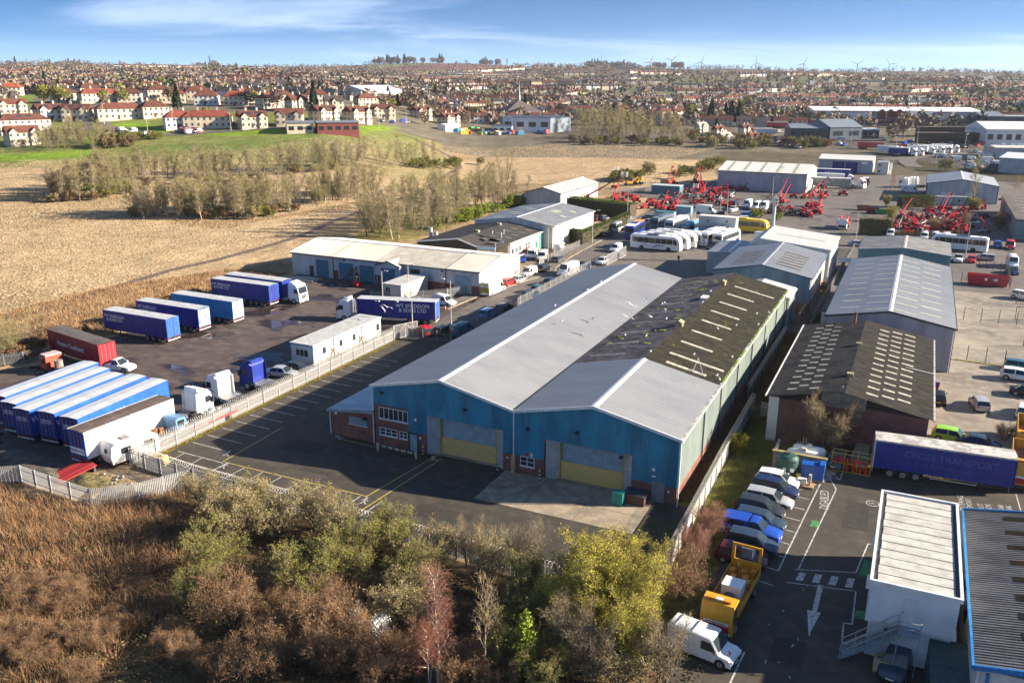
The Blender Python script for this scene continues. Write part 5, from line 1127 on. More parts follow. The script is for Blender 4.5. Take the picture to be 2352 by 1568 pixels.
def tractor_tpl():
 "4 x 2 / 6 x 2 tractor unit; the cab in front, chassis and coupling behind"
 T=Tpl();W=2.5;hw=W/2;fr=3.0
 P=[(fr-2.2,.95),(fr-2.2,3.3),(fr-2.0,3.62),(fr-.75,3.55),(fr-.30,2.95),(fr-.06,1.75),(fr,.95),(fr,.45),(fr-1.0,.45),(fr-1.0,.95)]
 q=MB().prism(P,'y',-hw,hw);q.f=[f[::-1]for f in q.f]
 b=T.part('cab',q,WHITE,key='cab',smooth=30)
 def gl(n_,pts):T.part(n_,MB().quad(*[Vector(p)for p in pts]),GLASS,par=b)
 gl('windscreen',[(fr-.055,-hw*.92,1.9),(fr-.055,hw*.92,1.9),(fr-.275,hw*.88,2.88),(fr-.275,-hw*.88,2.88)])
 for s_ in(-1,1):
  y=s_*(hw+.012);gl('side_window',[(fr-.25,y,1.95),(fr-1.25,y,1.95),(fr-1.25,y,2.75),(fr-.45,y,2.75)][::s_])
  T.part('door_mirror',MB().box(fr-.30,s_*(hw+.2)-.1,1.8,fr-.12,s_*(hw+.2)+.1,2.55),BLACK)
  T.part('headlight',MB().box(fr-.08,s_*hw*.78-.2,.75,fr+.02,s_*hw*.78+.2,.98),LAMP_W)
  T.part('side_panel',MB().box(fr-2.15,min(s_*(hw-.03),s_*(hw+.006)),.55,fr-1.05,max(s_*(hw-.03),s_*(hw+.006)),.93),WHITE,key='skirt')
  T.part('fuel_tank',MB().box(-1.3,s_*1.0-.25,.5,.3,s_*1.0+.2,.95),STEEL)
  T.part('deflector',MB().prism([(fr-2.6,1.0),(fr-2.2,1.0),(fr-2.2,3.4),(fr-2.5,3.4)],'y',s_*(hw-.05)-.02,s_*(hw-.05)+.02),WHITE,key='cab')
 T.part('grille',MB().box(fr-.05,-hw*.55,.85,fr+.025,hw*.55,1.65),M('grille_grey',(.10,.10,.11),.5,var=.1),key='grille')
 T.part('bumper',MB().box(fr-.2,-hw,.35,fr+.05,hw,.68),WHITE,key='skirt')
 T.part('number_plate',MB().box(fr+.04,-.28,.5,fr+.062,.28,.62),WHITE)
 T.part('roof_fairing',MB().prism([(fr-2.15,3.5),(fr-.95,3.56),(fr-1.5,3.85),(fr-2.15,3.98)],'y',-hw*.82,hw*.82),WHITE,key='fair')
 T.part('sun_visor',MB().box(fr-.33,-hw*.9,2.95,fr-.05,hw*.9,3.08),M('visor_dark',(.04,.05,.08),.4,var=0))
 T.part('chassis',MB().box(-3.0,-.5,.62,fr-1.0,-.34,.92).box(-3.0,.34,.62,fr-1.0,.5,.92).box(-3.0,-.5,.62,-2.85,.5,.92),DKSTEEL)
 T.part('fifth_wheel',MB().box(-2.3,-.5,.92,-1.3,.5,1.08).prism([(-2.7,1.0),(-2.3,1.08),(-2.3,.96)],'y',-.4,.4),M('greasy_steel',(.05,.05,.05),.4,.4,var=.1))
 T.part('catwalk',MB().box(-1.1,-.9,.9,.7,.9,.98),M('chequer_plate',(.3,.3,.31),.5,.5,var=.15))
 for x in(-1.9,):T.part('mudguard',MB().box(x-.6,-hw+.02,1.08,x+.6,-hw+.55,1.14).box(x-.6,hw-.55,1.08,x+.6,hw-.02,1.14),BLACK)
 wheel_parts(T,[(fr-1.35,s_*(hw-.16))for s_ in(-1,1)]+[(-1.9,s_*(hw-.28))for s_ in(-1,1)],.5,.34,M('white_hub',(.5,.5,.5),.5,.4),n=16)
 wheel_parts(T,[(-.55,s_*(hw-.2))for s_ in(-1,1)],.44,.3,MATS['white_hub'],n=14)
 return T
TRACTOR=tractor_tpl()
NAVY=M('navy_vinyl',(.013,.030,.24),.42,var=.12,scale=.7);MIDBLUE=M('mid_blue_vinyl',(.018,.10,.42),.45,var=.12,scale=.7);PALEBLUE=M('pale_blue_vinyl',(.03,.24,.46),.5,var=.12,scale=.7)
MAROON=M('maroon_vinyl',(.20,.012,.028),.45,var=.12,scale=.7);LETTER=M('white_letter',(.75,.76,.78),.5,var=.08)
DEEPBLUE=M('deep_blue_door',(.014,.022,.17),.45,var=.12)
def trailer(label,a,b,head,curt=NAVY,doors=None,front=None,frame=None,text=None,tsize=.62,trect=None,group=None,roof=None,rail=None,skip=(),dtext=None,name='curtain_trailer',scale=1.0,sides=(-1,1),loc=None):
 h=ANG[head]if isinstance(head,str)else TH+R_(head)
 pn={'curt':curt,'doors':doors or curt,'front':front or curt}
 if frame:pn['frame']=frame
 if roof:pn['roof']=roof
 if rail:pn['rail']=rail
 r=inst(TRAILER,name,label,'trailer',loc or est(a,b),h,group,pn,scale,skip)
 if text:
  for s_ in sides:
   x,z=(trect or(3.4,2.75))
   ux=(1,0,0)if s_<0 else(-1,0,0);lettering(text,tsize,face((x,s_*1.335,z),ux,(0,0,1)),LETTER,r,bold=.012)
 if dtext:lettering(dtext,.30,face((-6.9,0,2.9),(0,-1,0),(0,0,1)),LETTER,r,bold=.006)
 return r
SN='WT SNEDDON\n& SONS LTD'
FRM_B=M('blue_frame',(.03,.13,.4),.5)
def rig(label_t,a,b,hd,label_c,cab,**kw):
 trailer(label_t,a,b,hd,**kw);h=R_(hd)
 return tractor(label_c,a+7.5*math.cos(h),b+7.5*math.sin(h),hd,cab)
def tractor(label,a,b,hd,cab,skirt=None,text=None,skip=()):
 r=inst(TRACTOR,'tractor_unit',label,'lorry',est(a,b),TH+R_(hd),None,{'cab':cab,'skirt':skirt or cab,'fair':cab,'grille':skirt or MATS['grille_grey']},skip=skip)
 if text:
  for s_ in(-1,1):lettering(text,.34,face((2.05,s_*1.275,1.62),(1,0,0)if s_<0 else(-1,0,0),(0,0,1)),M('blue_letter',(.02,.08,.35),.5),r,bold=.008)
 return r
trailer('navy curtain trailer nearest the red trailer in the lorry yard',-56.5,18.6,180,text=SN,tsize=.64,trect=(4.3,2.85),doors=MIDBLUE,frame=FRM_B,sides=(1,),rail=NAVY)
trailer('navy curtain trailer with white-panelled doors, second of three parked side by side',-56.6,25.2,180,text=SN,tsize=.64,trect=(4.3,2.85),doors=M('blue_white_door',(.45,.50,.62),.5,var=.3,scale=1.5),frame=MIDBLUE,sides=(1,),rail=NAVY)
trailer('pale blue curtain trailer with white rear doors beside two navy ones',-55.3,31.5,180,curt=PALEBLUE,doors=WHITE,frame=PALEBLUE,rail=PALEBLUE)
trailer('navy curtain trailer standing beside the white and blue lorry',-57.6,43.2,180,text=SN,tsize=.64,trect=(4.3,2.8),doors=NAVY,frame=FRM_B,sides=(1,),rail=NAVY)
rig('navy curtain trailer coupled to the white and blue lorry',-57.9,47.2,0,'white and blue tractor unit facing the workshop row',WHITE)
trailer('maroon red curtain trailer with white script lettering at the yard edge',-54.4,6.0,170,curt=MAROON,doors=M('red_door',(.34,.015,.025),.45,var=.1),frame=MAROON,rail=MAROON,text='Hayton Coulthard',tsize=.95,trect=(.6,2.45),sides=(1,),roof=speckle_mat('brown_trailer_roof',(.11,.095,.08),[((.07,.06,.055),.7,.45,.65,(1,1,1))],.7))
for k,(a,b)in enumerate(((-28.9,-9.7),(-32.5,-9.7),(-35.7,-10.3),(-38.9,-9.6),(-42.1,-8.6))):
 trailer(('bright blue side trailer with the white rig on its right, rightmost of five','second blue-sided trailer from the white rig, rear doors to the camera','third blue-sided trailer from the white rig, middle of the five','fourth blue-sided trailer from the white rig','leftmost of the five long blue trailers, cut by the photo edge')[k],a,b,94,curt=MIDBLUE,doors=DEEPBLUE,frame=DEEPBLUE,front=MIDBLUE,group='blue trailers in a row with rear doors to the camera',text='WT SNEDDON\n& SONS',tsize=.95,trect=(-3.5,2.4),sides=(-1,),dtext='SNEDDON\nAND SONS',roof=speckle_mat('pale_trailer_roof',(.46,.48,.50),[((.36,.37,.37),.5,.45,.68,(1,1,1))],.5),rail=MIDBLUE)
# white box rig with rusty roof
RUSTR=speckle_mat('rusty_roof',(.10,.07,.055),[((.16,.13,.11),.8,.5,.7,(1,1,1)),((.06,.045,.04),1.5,.5,.66,(1,1,1))],.8)
t=trailer('white box trailer with rusty brown roof and blue rear end',-24.3,-12.9,87,curt=WHITE,doors=DEEPBLUE,frame=MIDBLUE,front=WHITE,roof=RUSTR,rail=WHITE,skip=('curtain_straps','side_guard'),name='box_trailer',scale=(.85,1,1))
lettering('SNEDDON',.42,face((-6.9,0,1.75),(0,-1,0),(0,0,1)),M('blue_letter',(.02,.08,.35),.5),t,bold=.01)
MB().box(-6.88,-1.1,1.4,-6.84,1.1,2.1).build('name_board',WHITE,t)
for x in(-3.6,-1.8,0):MB().box(x-.1,-1.5,3.98,x+.1,-1.2,4.06).build('roof_hinge',WHITE,t)
tractor('white tractor unit with raised wind deflector coupled to the white box trailer',-23.8,-4.4,87,WHITE)
tractor('white tractor unit with blue stripes standing alone by the palisade fence',-23.6,2.4,172,WHITE,text='SNEDDON',skirt=MIDBLUE)
tractor('dark blue tractor unit parked alone beside the site office',-23.3,8.3,175,NAVY)
rig('navy curtain trailer of the lorry parked across the yard by the road',-25.2,44.2,196,'white and navy tractor unit of the lorry parked across the yard',WHITE,text=SN,tsize=.86,trect=(-2.9,2.75),sides=(1,),rail=NAVY,doors=MIDBLUE)
t=trailer('dark blue curtain trailer with faded lettering and mottled grey roof in the staff car park',57.3,17.2,3.4,text='CROSS TRANSPORT',tsize=1.0,trect=(.6,2.85),sides=(),roof=speckle_mat('mottled_roof',(.30,.28,.26),[((.50,.48,.45),.9,.48,.54,(1,1,1))],.7),rail=M('cream_rail',(.5,.48,.42),.6),scale=(.95,1,1))
FADE=M('faded_letter',(.05,.09,.34),.5,var=.1)
lettering('CROSS TRANSPORT',1.0,face((.7,-1.345,2.85),(1,0,0),(0,0,1)),FADE,t,bold=.02);lettering('UK & European Logistics',.55,face((.7,-1.345,1.95),(1,0,0),(0,0,1)),FADE,t)
# bullet-express style trailer and white trailers far right
def far_trailer(label,k,x,y,hd,curt,text=None,tm=LETTER,group=None,cab=None,name='curtain_trailer',tsize=1.3):
 p=pick(k,x,y);a,b=ab(p)
 t=trailer(label,a,b,hd,curt=curt,group=group,skip=('curtain_straps','side_guard','lock_rod','rim','tail_light','bumper_bar','landing_leg'),roof=WHITE,name=name);t.location.z=p.z
 if text:lettering(text,tsize,face((0,-1.36,2.6),(1,0,0),(0,0,1)),tm,t,bold=.02)
 if cab:
  h=R_(hd);c=inst(TRACTOR,'tractor_unit',cab[0],'lorry',est(a+7.5*math.cos(h),b+7.5*math.sin(h),p.z),TH+h,group,{'cab':cab[1],'skirt':cab[1],'fair':cab[1]},skip=('rim','number_plate','mudguard','fuel_tank'))
 return t
far_trailer('blue trailer with white lettering and rounded white rear by the blue-doored shed','B2',345,305,3,M('bullet_blue',(.02,.06,.30),.4),'bulletexpress')
far_trailer('white trailer below the blue lettered one','B2',270,360,3,WHITE,cab=('white tractor unit beside the red and white one',WHITE))
far_trailer('grey slatted trailer at the fence behind the red machines','B2',330,410,3,M('dull_grey_vinyl',(.22,.26,.27),.6,var=.3))
# ---- cars: placed by the middle of the bumper that shows
def carf(kind,colr,label,k,x,y,head,end='front',group=None):
 T=KINDS[kind][0];L_={'hatch':4.3,'suv':4.55,'saloon':4.6,'estate':4.6,'pickup':5.3,'van_s':4.5,'van_m':5.0,'van_l':6.3,'minibus':6.0}[kind]
 p=pick(k,x,y);h=ANG[head]if isinstance(head,str)else TH+R_(head)
 d=Vector((math.cos(h),math.sin(h),0));c=p-d*(L_/2)if end=='front' else(p+d*(L_/2)if end=='rear' else p)
 a,b=ab(c);
 if p.length>300:
  r=thing(KINDS[kind][1],label,KINDS[kind][2],(c.x,c.y,p.z+.02),h,group);o=obj('body',FAR[kind].p[0][1],r);sl=o.material_slots[FAR[kind].first];sl.link='OBJECT';sl.material=pc(colr);return r
 return inst(T,KINDS[kind][1],label,KINDS[kind][2],(c.x,c.y,p.z+.005),h,group,{'body':pc(colr)})
for kd,co,lb,x,y in(('hatch','white','white hatchback at the top of the staff parking row by the tanks',930,455),('suv','navy','dark navy car second in the parking row below the white hatchback',925,530),('estate','silver','silver-roofed car third in the staff parking row',895,590),('suv','dgrey','dark grey off-roader fourth in the staff parking row',845,645),('estate','slate','slate blue car just above the bright blue pickup',850,715),('pickup','blue','bright blue pickup with covered bed in the parking row',825,780),('suv','slate','dark slate car directly below the bright blue pickup',805,868),('hatch','maroon','maroon car half hidden behind the yellow lorry',740,935)):
 carf(kd,co,lb,'A8',x,y,-3)
pk=[o for o in C.objects if o.get('label','').startswith('bright blue pickup')][0]
MB().prism([(-2.55,1.0),(-2.45,1.72),(-.25,1.80),(-.25,1.0)],'y',-.86,.86).build('bed_canopy',pc('blue'),pk)
for s_ in(-1,1):MB().quad((-2.2,s_*.872,1.2),(-.5,s_*.872,1.2),(-.5,s_*.872,1.62),(-2.1,s_*.872,1.58)).build('canopy_window',GLASS,pk)
carf('saloon','grey','dark grey saloon facing the camera by the gas bottle cages','A8',1130,322,-97);carf('suv','gold','silver-bronze car facing the camera beside the dark blue trailer','A8',1270,366,-93)
carf('saloon','slate','dark wet-roofed car at the bottom edge below the white cabin block','A8',1460,1585,-100)
vv=carf('van_m','white','white panel van with red logo at the lower end of the staff parking','A8',560,1520,-10)
lettering('w',.6,face((2.02,-.35,1.12),(0,1,0),(-.6,0,.35)),M('logo_red',(.5,.02,.05),.5),vv,bold=.01)
for r_ in((-1.9,),(-.6,)):MB().box(r_[0],-.8,2.0,r_[0]+.06,.8,2.08).build('roof_bar',STEEL,vv)
# right-hand concrete yard
carf('hatch','black','black hatchback beside the brick warehouse wall','E3',292,660,92,'rear');carf('hatch','silver','silver hatchback alone in the concrete yard','E3',715,725,100,'rear')
carf('suv','white','white off-roader side-on near the wire fence','E3',1050,390,-4,'mid');carf('estate','teal','dark teal car behind the white off-roader','E3',1085,285,-4,'mid')
carf('saloon','black','black saloon at the right edge of the concrete yard','E3',1150,560,-6,'mid');carf('hatch','white','small white hatchback at the right edge below the black saloon','E3',1090,790,80,'rear')
carf('hatch','green','lime green car behind the dark blue trailer','E3',420,985,-5,'mid');carf('saloon','slate','purple-grey car next to the lime green one','E3',680,1010,-5,'mid')
carf('suv','white','white off-roader beside the mesh gates','B4',2190,590,-30,'mid')
carf('pickup','white','white pickup facing the camera behind the red skip','B4',1545,240,-90);carf('hatch','red','red hatchback beside the white pickup','B4',1670,240,-95);carf('estate','silver','silver car side-on beyond the red hatchback','B4',1800,195,176,'mid')
carf('minibus','white','white high-roofed van by the corner fence on the right','B4',2085,300,-88);carf('saloon','navy','dark blue car in front of the white high-roofed van','B4',2100,365,-80)
# road side
vn=carf('van_l','white','high white van with yellow and black chevron rear doors','B3',640,1235,86,'rear')
CHV=MB()
for k in range(6):
 z0=.55+k*.17
 CHV.add([(-3.165,-.98,z0),(-3.165,0,z0+.3),(-3.165,0,z0+.47),(-3.165,-.98,z0+.17)],[(0,3,2,1)],k%2);CHV.add([(-3.165,.98,z0),(-3.165,0,z0+.3),(-3.165,0,z0+.47),(-3.165,.98,z0+.17)],[(0,1,2,3)],k%2)
CHV.build('chevron_panel',[M('chevron_yellow',(.65,.55,.02),.5,var=0),BLACK],vn);MB().box(-3.18,-.9,2.1,-3.16,.9,2.4).build('chevron_panel',MATS['chevron_yellow'],vn)
carf('hatch','red','red hatchback parked behind the chevron van','B3',840,1125,83,'rear');carf('saloon','silver','silver saloon between red hatchback and white van on the roadside','B3',950,1075,84,'rear')
carf('van_s','white','white van facing the camera on the kerb by the white gable','B3',1060,1020,-97);carf('suv','black','black off-roader parked behind the roadside white van','B3',1235,960,85,'rear')
carf('van_l','white','white high-roofed van facing the camera beside the warehouse wall','B3',1480,1020,-97);carf('pickup','navy','dark pickup behind the white high-roofed van','B3',1720,920,-95,'mid')
for lb,kd,co,x,y in(('blue estate car glimpsed along the warehouse side','estate','slate',1150,1240),('small dark car beyond the blue estate','hatch','teal',1240,1160),('light blue car near the warehouse wall and lamp post','suv','lblue',690,1440),('dark car half hidden by the warehouse eave','hatch','black',860,1385),('dark blue car by the roof edge further up the road','hatch','navy',1370,1085)):carf(kd,co,lb,'B3',x,y,86,'mid')
carf('van_s','white','small white van beside the traffic cone near the road','B3',200,1325,-14,'mid')
carf('hatch','red','red car inside the palisade gate','A5',925,570,150,'mid');carf('hatch','black','black car beside the red one inside the gate','A5',1045,570,80,'mid');carf('van_m','teal','pale blue-topped van parked against the warehouse side','A5',1150,565,87,'mid')
carf('saloon','silver','silver car parked behind the dark blue tractor unit','A4',1660,815,12,'mid');carf('saloon','slate','dark grey car next to the silver one behind the blue tractor','A4',1745,790,12,'mid')
carf('pickup','white','white pickup between the red trailer and the long blue trailers','A4',690,775,12,'mid')
for lb,kd,co,x,y,hd in(('red car before the pale rendered front','suv','red',1080,775,-70),('white van in front of the rendered workshop, left of two','van_m','white',1160,800,-75),('white van in front of the rendered workshop, right of two','van_m','white',1275,810,-75),('bright blue hatchback by the white gable corner','hatch','blue',1050,830,-70),('grey estate on the pavement by the palisade corner','estate','grey',1450,835,92),('white van behind the palisade by the rendered workshop','van_m','white',1470,715,95),('dark red suv by the hedge','suv','maroon',1860,375,95),('silver car parked behind the clipped hedge','saloon','silver',1955,375,-30),('white car at the end of the clipped hedge','hatch','white',2210,375,60),('dark hatchback on the road by the hedge','hatch','slate',1990,560,90),('white van with blue door at the coach yard gate','van_s','white',2085,720,-92),('white and blue patrol style car by the sliding gate','hatch','white',1935,850,-92)):carf(kd,co,lb,'B3',x,y,hd,'mid')
carf('minibus','silver','silver minibus on the road beside the clipped hedge','B1',330,905,90,'mid')
for lb,kd,co,x,y,hd in(('dark estate beside the curved palisade','estate','teal',680,775,150),('silver estate just below the dark one','estate','silver',680,825,160)):carf(kd,co,lb,'B1',x,y,hd,'mid')
for i,(x,y,kd,co)in enumerate(((1750,665,'van_l','white'),(1850,680,'van_l','white'),(1935,680,'van_l','white'))):carf(kd,co,'white high van, %s of three facing the camera in the machine yard'%('leftmost','middle','rightmost')[i],'B1',x,y,-90,'front')
for lb,kd,co,x,y,hd in(('dark pickup in the machine yard by the lamp post','pickup','dgrey',1530,710,75),('white pickup behind the dark one in the machine yard','pickup','white',1610,690,78),('dark blue car in the row above','suv','navy',1635,620,78),('dark navy car below the three white vans','hatch','navy',1790,735,20),('red car among the row below the white vans','hatch','red',1880,705,20),('blue car below the white vans','hatch','lblue',1775,750,20),('white car beside the shrub in the coach yard','estate','white',1760,790,15),('white van parked behind the two-storey cabin fence','van_l','white',1310,715,0),('black car in front of the two white coaches','suv','black',1390,1100,-100),('small blue van by the gate cabin','van_s','slate',1905,880,-80)):carf(kd,co,lb,'B1',x,y,hd,'mid')
for i,(lb,kd,co,x,y,hd)in enumerate((('white car by the sliding gate behind the white ribbed shed','saloon','silver',600,1020,10),('white van roof, first left above the teal shed','van_s','white',945,920,-90),('white van roof, centre above the teal shed','van_s','white',1300,950,-90),('white van above the teal shed ridge','van_s','white',1415,950,-90),('white van rightmost above the teal shed','van_m','white',1530,960,-90),('dark blue car above the teal shed corner','hatch','navy',1640,960,-90),('blue hatchback beside the teal shed','hatch','blue',1765,985,-92),('black hatchback on the street beyond the teal shed','hatch','black',1870,1015,-92),('bright blue hatchback alone on the far street','hatch','blue',2070,1035,-92),('red van with white roof on the far street','van_m','red',2200,1045,-92))):carf(kd,co,lb,'B2',x,y,hd,'mid')
# white sports car by the depot and the vans in the far compound
for i in range(26):
 k=rnd.choice(['van_m','van_l','van_s','van_l','suv']);xx=(960,1060,1180,1210,1330,1560,1640,1720,1500,1440,1760,1850,1700,2050,1880,1460,1790,2280,2000,2100,2200,1900,2290,2150,2050,1130)[i];yy=(390,400,430,460,430,330,390,410,440,520,470,590,520,345,540,580,600,255,250,260,270,235,265,230,290,320)[i]
 carf(k,rnd.choice(['white','white','white','silver','navy']),'white or pale van standing in the fenced depot compound at upper right','E2',xx,yy,rnd.choice([15,90,170,200]),'mid','vans in the upper right depot')
# ---- coaches
def coach_tpl(L=12.6,W=2.55,H=3.6):
 T=Tpl();hw=W/2;P=[(-L/2,.35),(-L/2,H-.5),(-L/2+.25,H-.1),(-L/2+.7,H),(L/2-1.6,H),(L/2-.75,H-.25),(L/2-.22,H-1.0),(L/2-.02,1.2),(L/2,.35)]
 rings=[]
 for y,ins in((-hw,.10),(-hw*.86,0),(hw*.86,0),(hw,.10)):
  rings.append([(x-(ins if x>0 else-ins)*(1 if abs(x)>L/2-1 else 0),y,z-(.16 if z>H-.6 and ins else 0))for x,z in P])
 q=MB().loft(rings);q.f=[f[::-1]for f in q.f];b=T.part('body',q,WHITE,key='body',smooth=35)
 for s_ in(-1,1):
  y=s_*(hw+.012);n=7
  for i in range(n):
   x0=-L/2+.5+i*(L-2.4)/n;x1=x0+(L-2.4)/n-.06
   T.part('side_window',MB().quad(*[(x0,y,1.75),(x1,y,1.75),(x1,y,2.95),(x0,y,2.95)][::-s_]),GLASS,par=b)
  T.part('side_window',MB().quad(*[(L/2-1.85,y,1.75),(L/2-.75,y,1.6),(L/2-1.1,y,2.75),(L/2-1.85,y,2.95)][::-s_]),GLASS,par=b)
  T.part('door_mirror',MB().box(L/2+.05,s_*(hw+.15)-.08,2.2,L/2+.3,s_*(hw+.15)+.08,2.85),BLACK)
  T.part('headlight',MB().box(L/2-.1,s_*hw*.75-.2,.75,L/2+.015,s_*hw*.75+.2,1.0),LAMP_W)
 T.part('windscreen',MB().quad((L/2+.0,-hw*.9,1.35),(L/2+.0,hw*.9,1.35),(L/2-.52,hw*.86,H-.58),(L/2-.52,-hw*.86,H-.58)),GLASS,par=b)
 T.part('rear_window',MB().quad((-L/2-.012,hw*.82,2.05),(-L/2-.012,-hw*.82,2.05),(-L/2-.012,-hw*.8,3.0),(-L/2-.012,hw*.8,3.0)),GLASS,par=b)
 T.part('engine_grille',MB().box(-L/2-.015,-hw*.6,.8,-L/2+.1,hw*.6,1.5),WHITE,key='body')
 T.part('air_conditioner',MB().box(-2.2,-.9,H-.02,.6,.9,H+.18),WHITE,key='roofbox');T.part('roof_hatch',MB().box(3.2,-.35,H-.01,4.0,.35,H+.06),M('hatch_grey',(.35,.35,.35),.5));T.part('roof_hatch',MB().box(-4.8,-.35,H-.01,-4.0,.35,H+.06),MATS['hatch_grey'])
 q=MB()
 for x in(L/2-2.9,-L/2+3.0):q.cyl((x,-hw-.004,.5),(x,hw+.004,.5),.56,n=16)
 T.part('wheel_arch',q,BLACK);wheel_parts(T,[(x,s_*(hw-.16))for x in(L/2-2.9,-L/2+3.0)for s_ in(-1,1)],.48,.3,ALU,n=16)
 return T
COACH=coach_tpl()
def coach(label,k,x,y,hd,body,roofb=None,text=None,end='mid',L_=12.6):
 p=g(k,x,y);h=TH+R_(hd);d=Vector((math.cos(h),math.sin(h),0));c=p-d*L_/2 if end=='front' else(p+d*L_/2 if end=='rear' else p)
 r=inst(COACH,'coach',label,'coach',(c.x,c.y,0),h,'coaches in the coach yard',{'body':paint(body,.3),'roofbox':paint(roofb or body,.4)})
 if text:
  for s_ in(-1,1):lettering(text,.5,face((1.2,s_*1.30,1.28),(1,0,0)if s_<0 else(-1,0,0),(0,0,1)),M('navy_letter',(.02,.03,.25),.5),r,bold=.012)
  for s_ in(-1,1):
   for x0,z0,sz in((-.6,.75,1.0),(-3.0,1.25,.7)):
    q=MB()
    for j in range(5):q.add([(x0+j*.22*sz,s_*1.292,z0+.1*sz*math.sin(j*2.1)),(x0+(j*.22+.3)*sz,s_*1.292,z0+.05*sz),(x0+(j*.22+.12)*sz,s_*1.292,z0+(.28+.1*math.sin(j))*sz)],[(0,1,2)if s_<0 else(0,2,1)])
    q.build('leaf_emblem',MATS['navy_letter'],r)
 return r
W3=(.74,.74,.74)
coach('white coach with navy lettering and leaf marks, nearest of four abreast','B1',765,1105,-1,W3,(.05,.05,.06),'McLEANS')
for i in range(3):
 a,b=gab('B1',765,1105);p=est(a+1.1*(i+1),b+3.2*(i+1));r=inst(COACH,'coach','white coach %s behind the lettered one'%('first','second','third')[i],'coach',(p.x,p.y,0),TH+R_(-1),'coaches in the coach yard',{'body':paint(W3,.3),'roofbox':paint((.4,.4,.4),.4)})
t=coach('dark blue coach with orange rear roof by the coach yard entrance','B1',465,1000,93,(.015,.035,.22),(.015,.035,.22),end='rear')
MB().box(-.2,-1.2,3.58,5.9,1.2,3.68).build('orange_roof_panel',paint((.65,.30,.03)),t);MB().box(-6.2,-1.2,3.58,-.22,1.2,3.66).build('white_roof_panel',WHITE,t)
for i,(x,y,c_,lb)in enumerate(((735,905,(.10,.14,.18),'dark-roofed blue coach, left of three with rears to the camera'),(900,930,(.62,.62,.62),'white-roofed dark coach in the middle of three'),(1055,975,(.08,.24,.42),'light blue coach with brown-white roof, right of three'))):
 t=coach(lb,'B1',x,y,84,c_,None,end='rear');MB().box(-6.0,-1.1,3.585,5.0,1.1,3.65).build('roof_panel',(paint((.09,.12,.15)),WHITE,M('beige_roof',(.5,.42,.33),.5))[i],t)
for x,y,lb in((1275,1075,'white coach with red edge and rear towards the camera, left of two'),(1430,1090,'white coach with dark rear window, right of two by the cabin')):
 t=coach(lb,'B1',x,y,80,W3,None,end='rear');lettering('McLEANS',.36,face((-6.33,0,1.65),(0,-1,0),(0,0,1)),MATS['navy_letter'],t);MB().box(-6.31,1.13,.5,-6.2,1.2,3.1).build('red_edge',paint((.5,.03,.03)),t)
YEL=(.72,.46,.015)
t=coach('yellow and blue coach beside the two-storey cabin','B1',1745,905,-6,YEL,YEL);MB().prism([(-6.2,.4),(-1,.4),(-4.5,1.7),(-6.2,1.7)],'y',-1.29,1.29).build('blue_swoosh',paint((.03,.22,.5)),t)
t=coach('yellow coach with red nose partly behind the blue-gabled shed','B1',1450,1230,200,YEL,YEL,end='front');MB().box(6.0,-1.28,.4,6.33,1.28,1.2).build('red_nose',paint((.4,.03,.05)),t)
for a,b,c_,rb,lb in((15.4,76.5,(.02,.03,.06),(.015,.02,.06),'dark-sided white-roofed coach tight behind the warehouse'),(15.7,80.2,(.02,.06,.16),(.03,.13,.4),'blue coach behind the dark-sided one')):
 p=est(a-3.5,b);t=inst(COACH,'coach',lb,'coach',(p.x,p.y,0),TH+R_(-2),'coaches in the coach yard',{'body':paint(c_,.3),'roofbox':paint(rb,.4)});MB().box(-6.0,-1.1,3.585,-2.3,1.1,3.66).build('roof_panel',WHITE if b<78 else paint((.3,.5,.65)),t)
p=pick('B2',1660,1060);t=inst(COACH,'coach','white coach with black top beyond the teal shed','coach',(p.x,p.y,0),TH+R_(172),'coaches in the coach yard',{'body':paint(W3,.3),'roofbox':paint((.02,.02,.03),.4)})
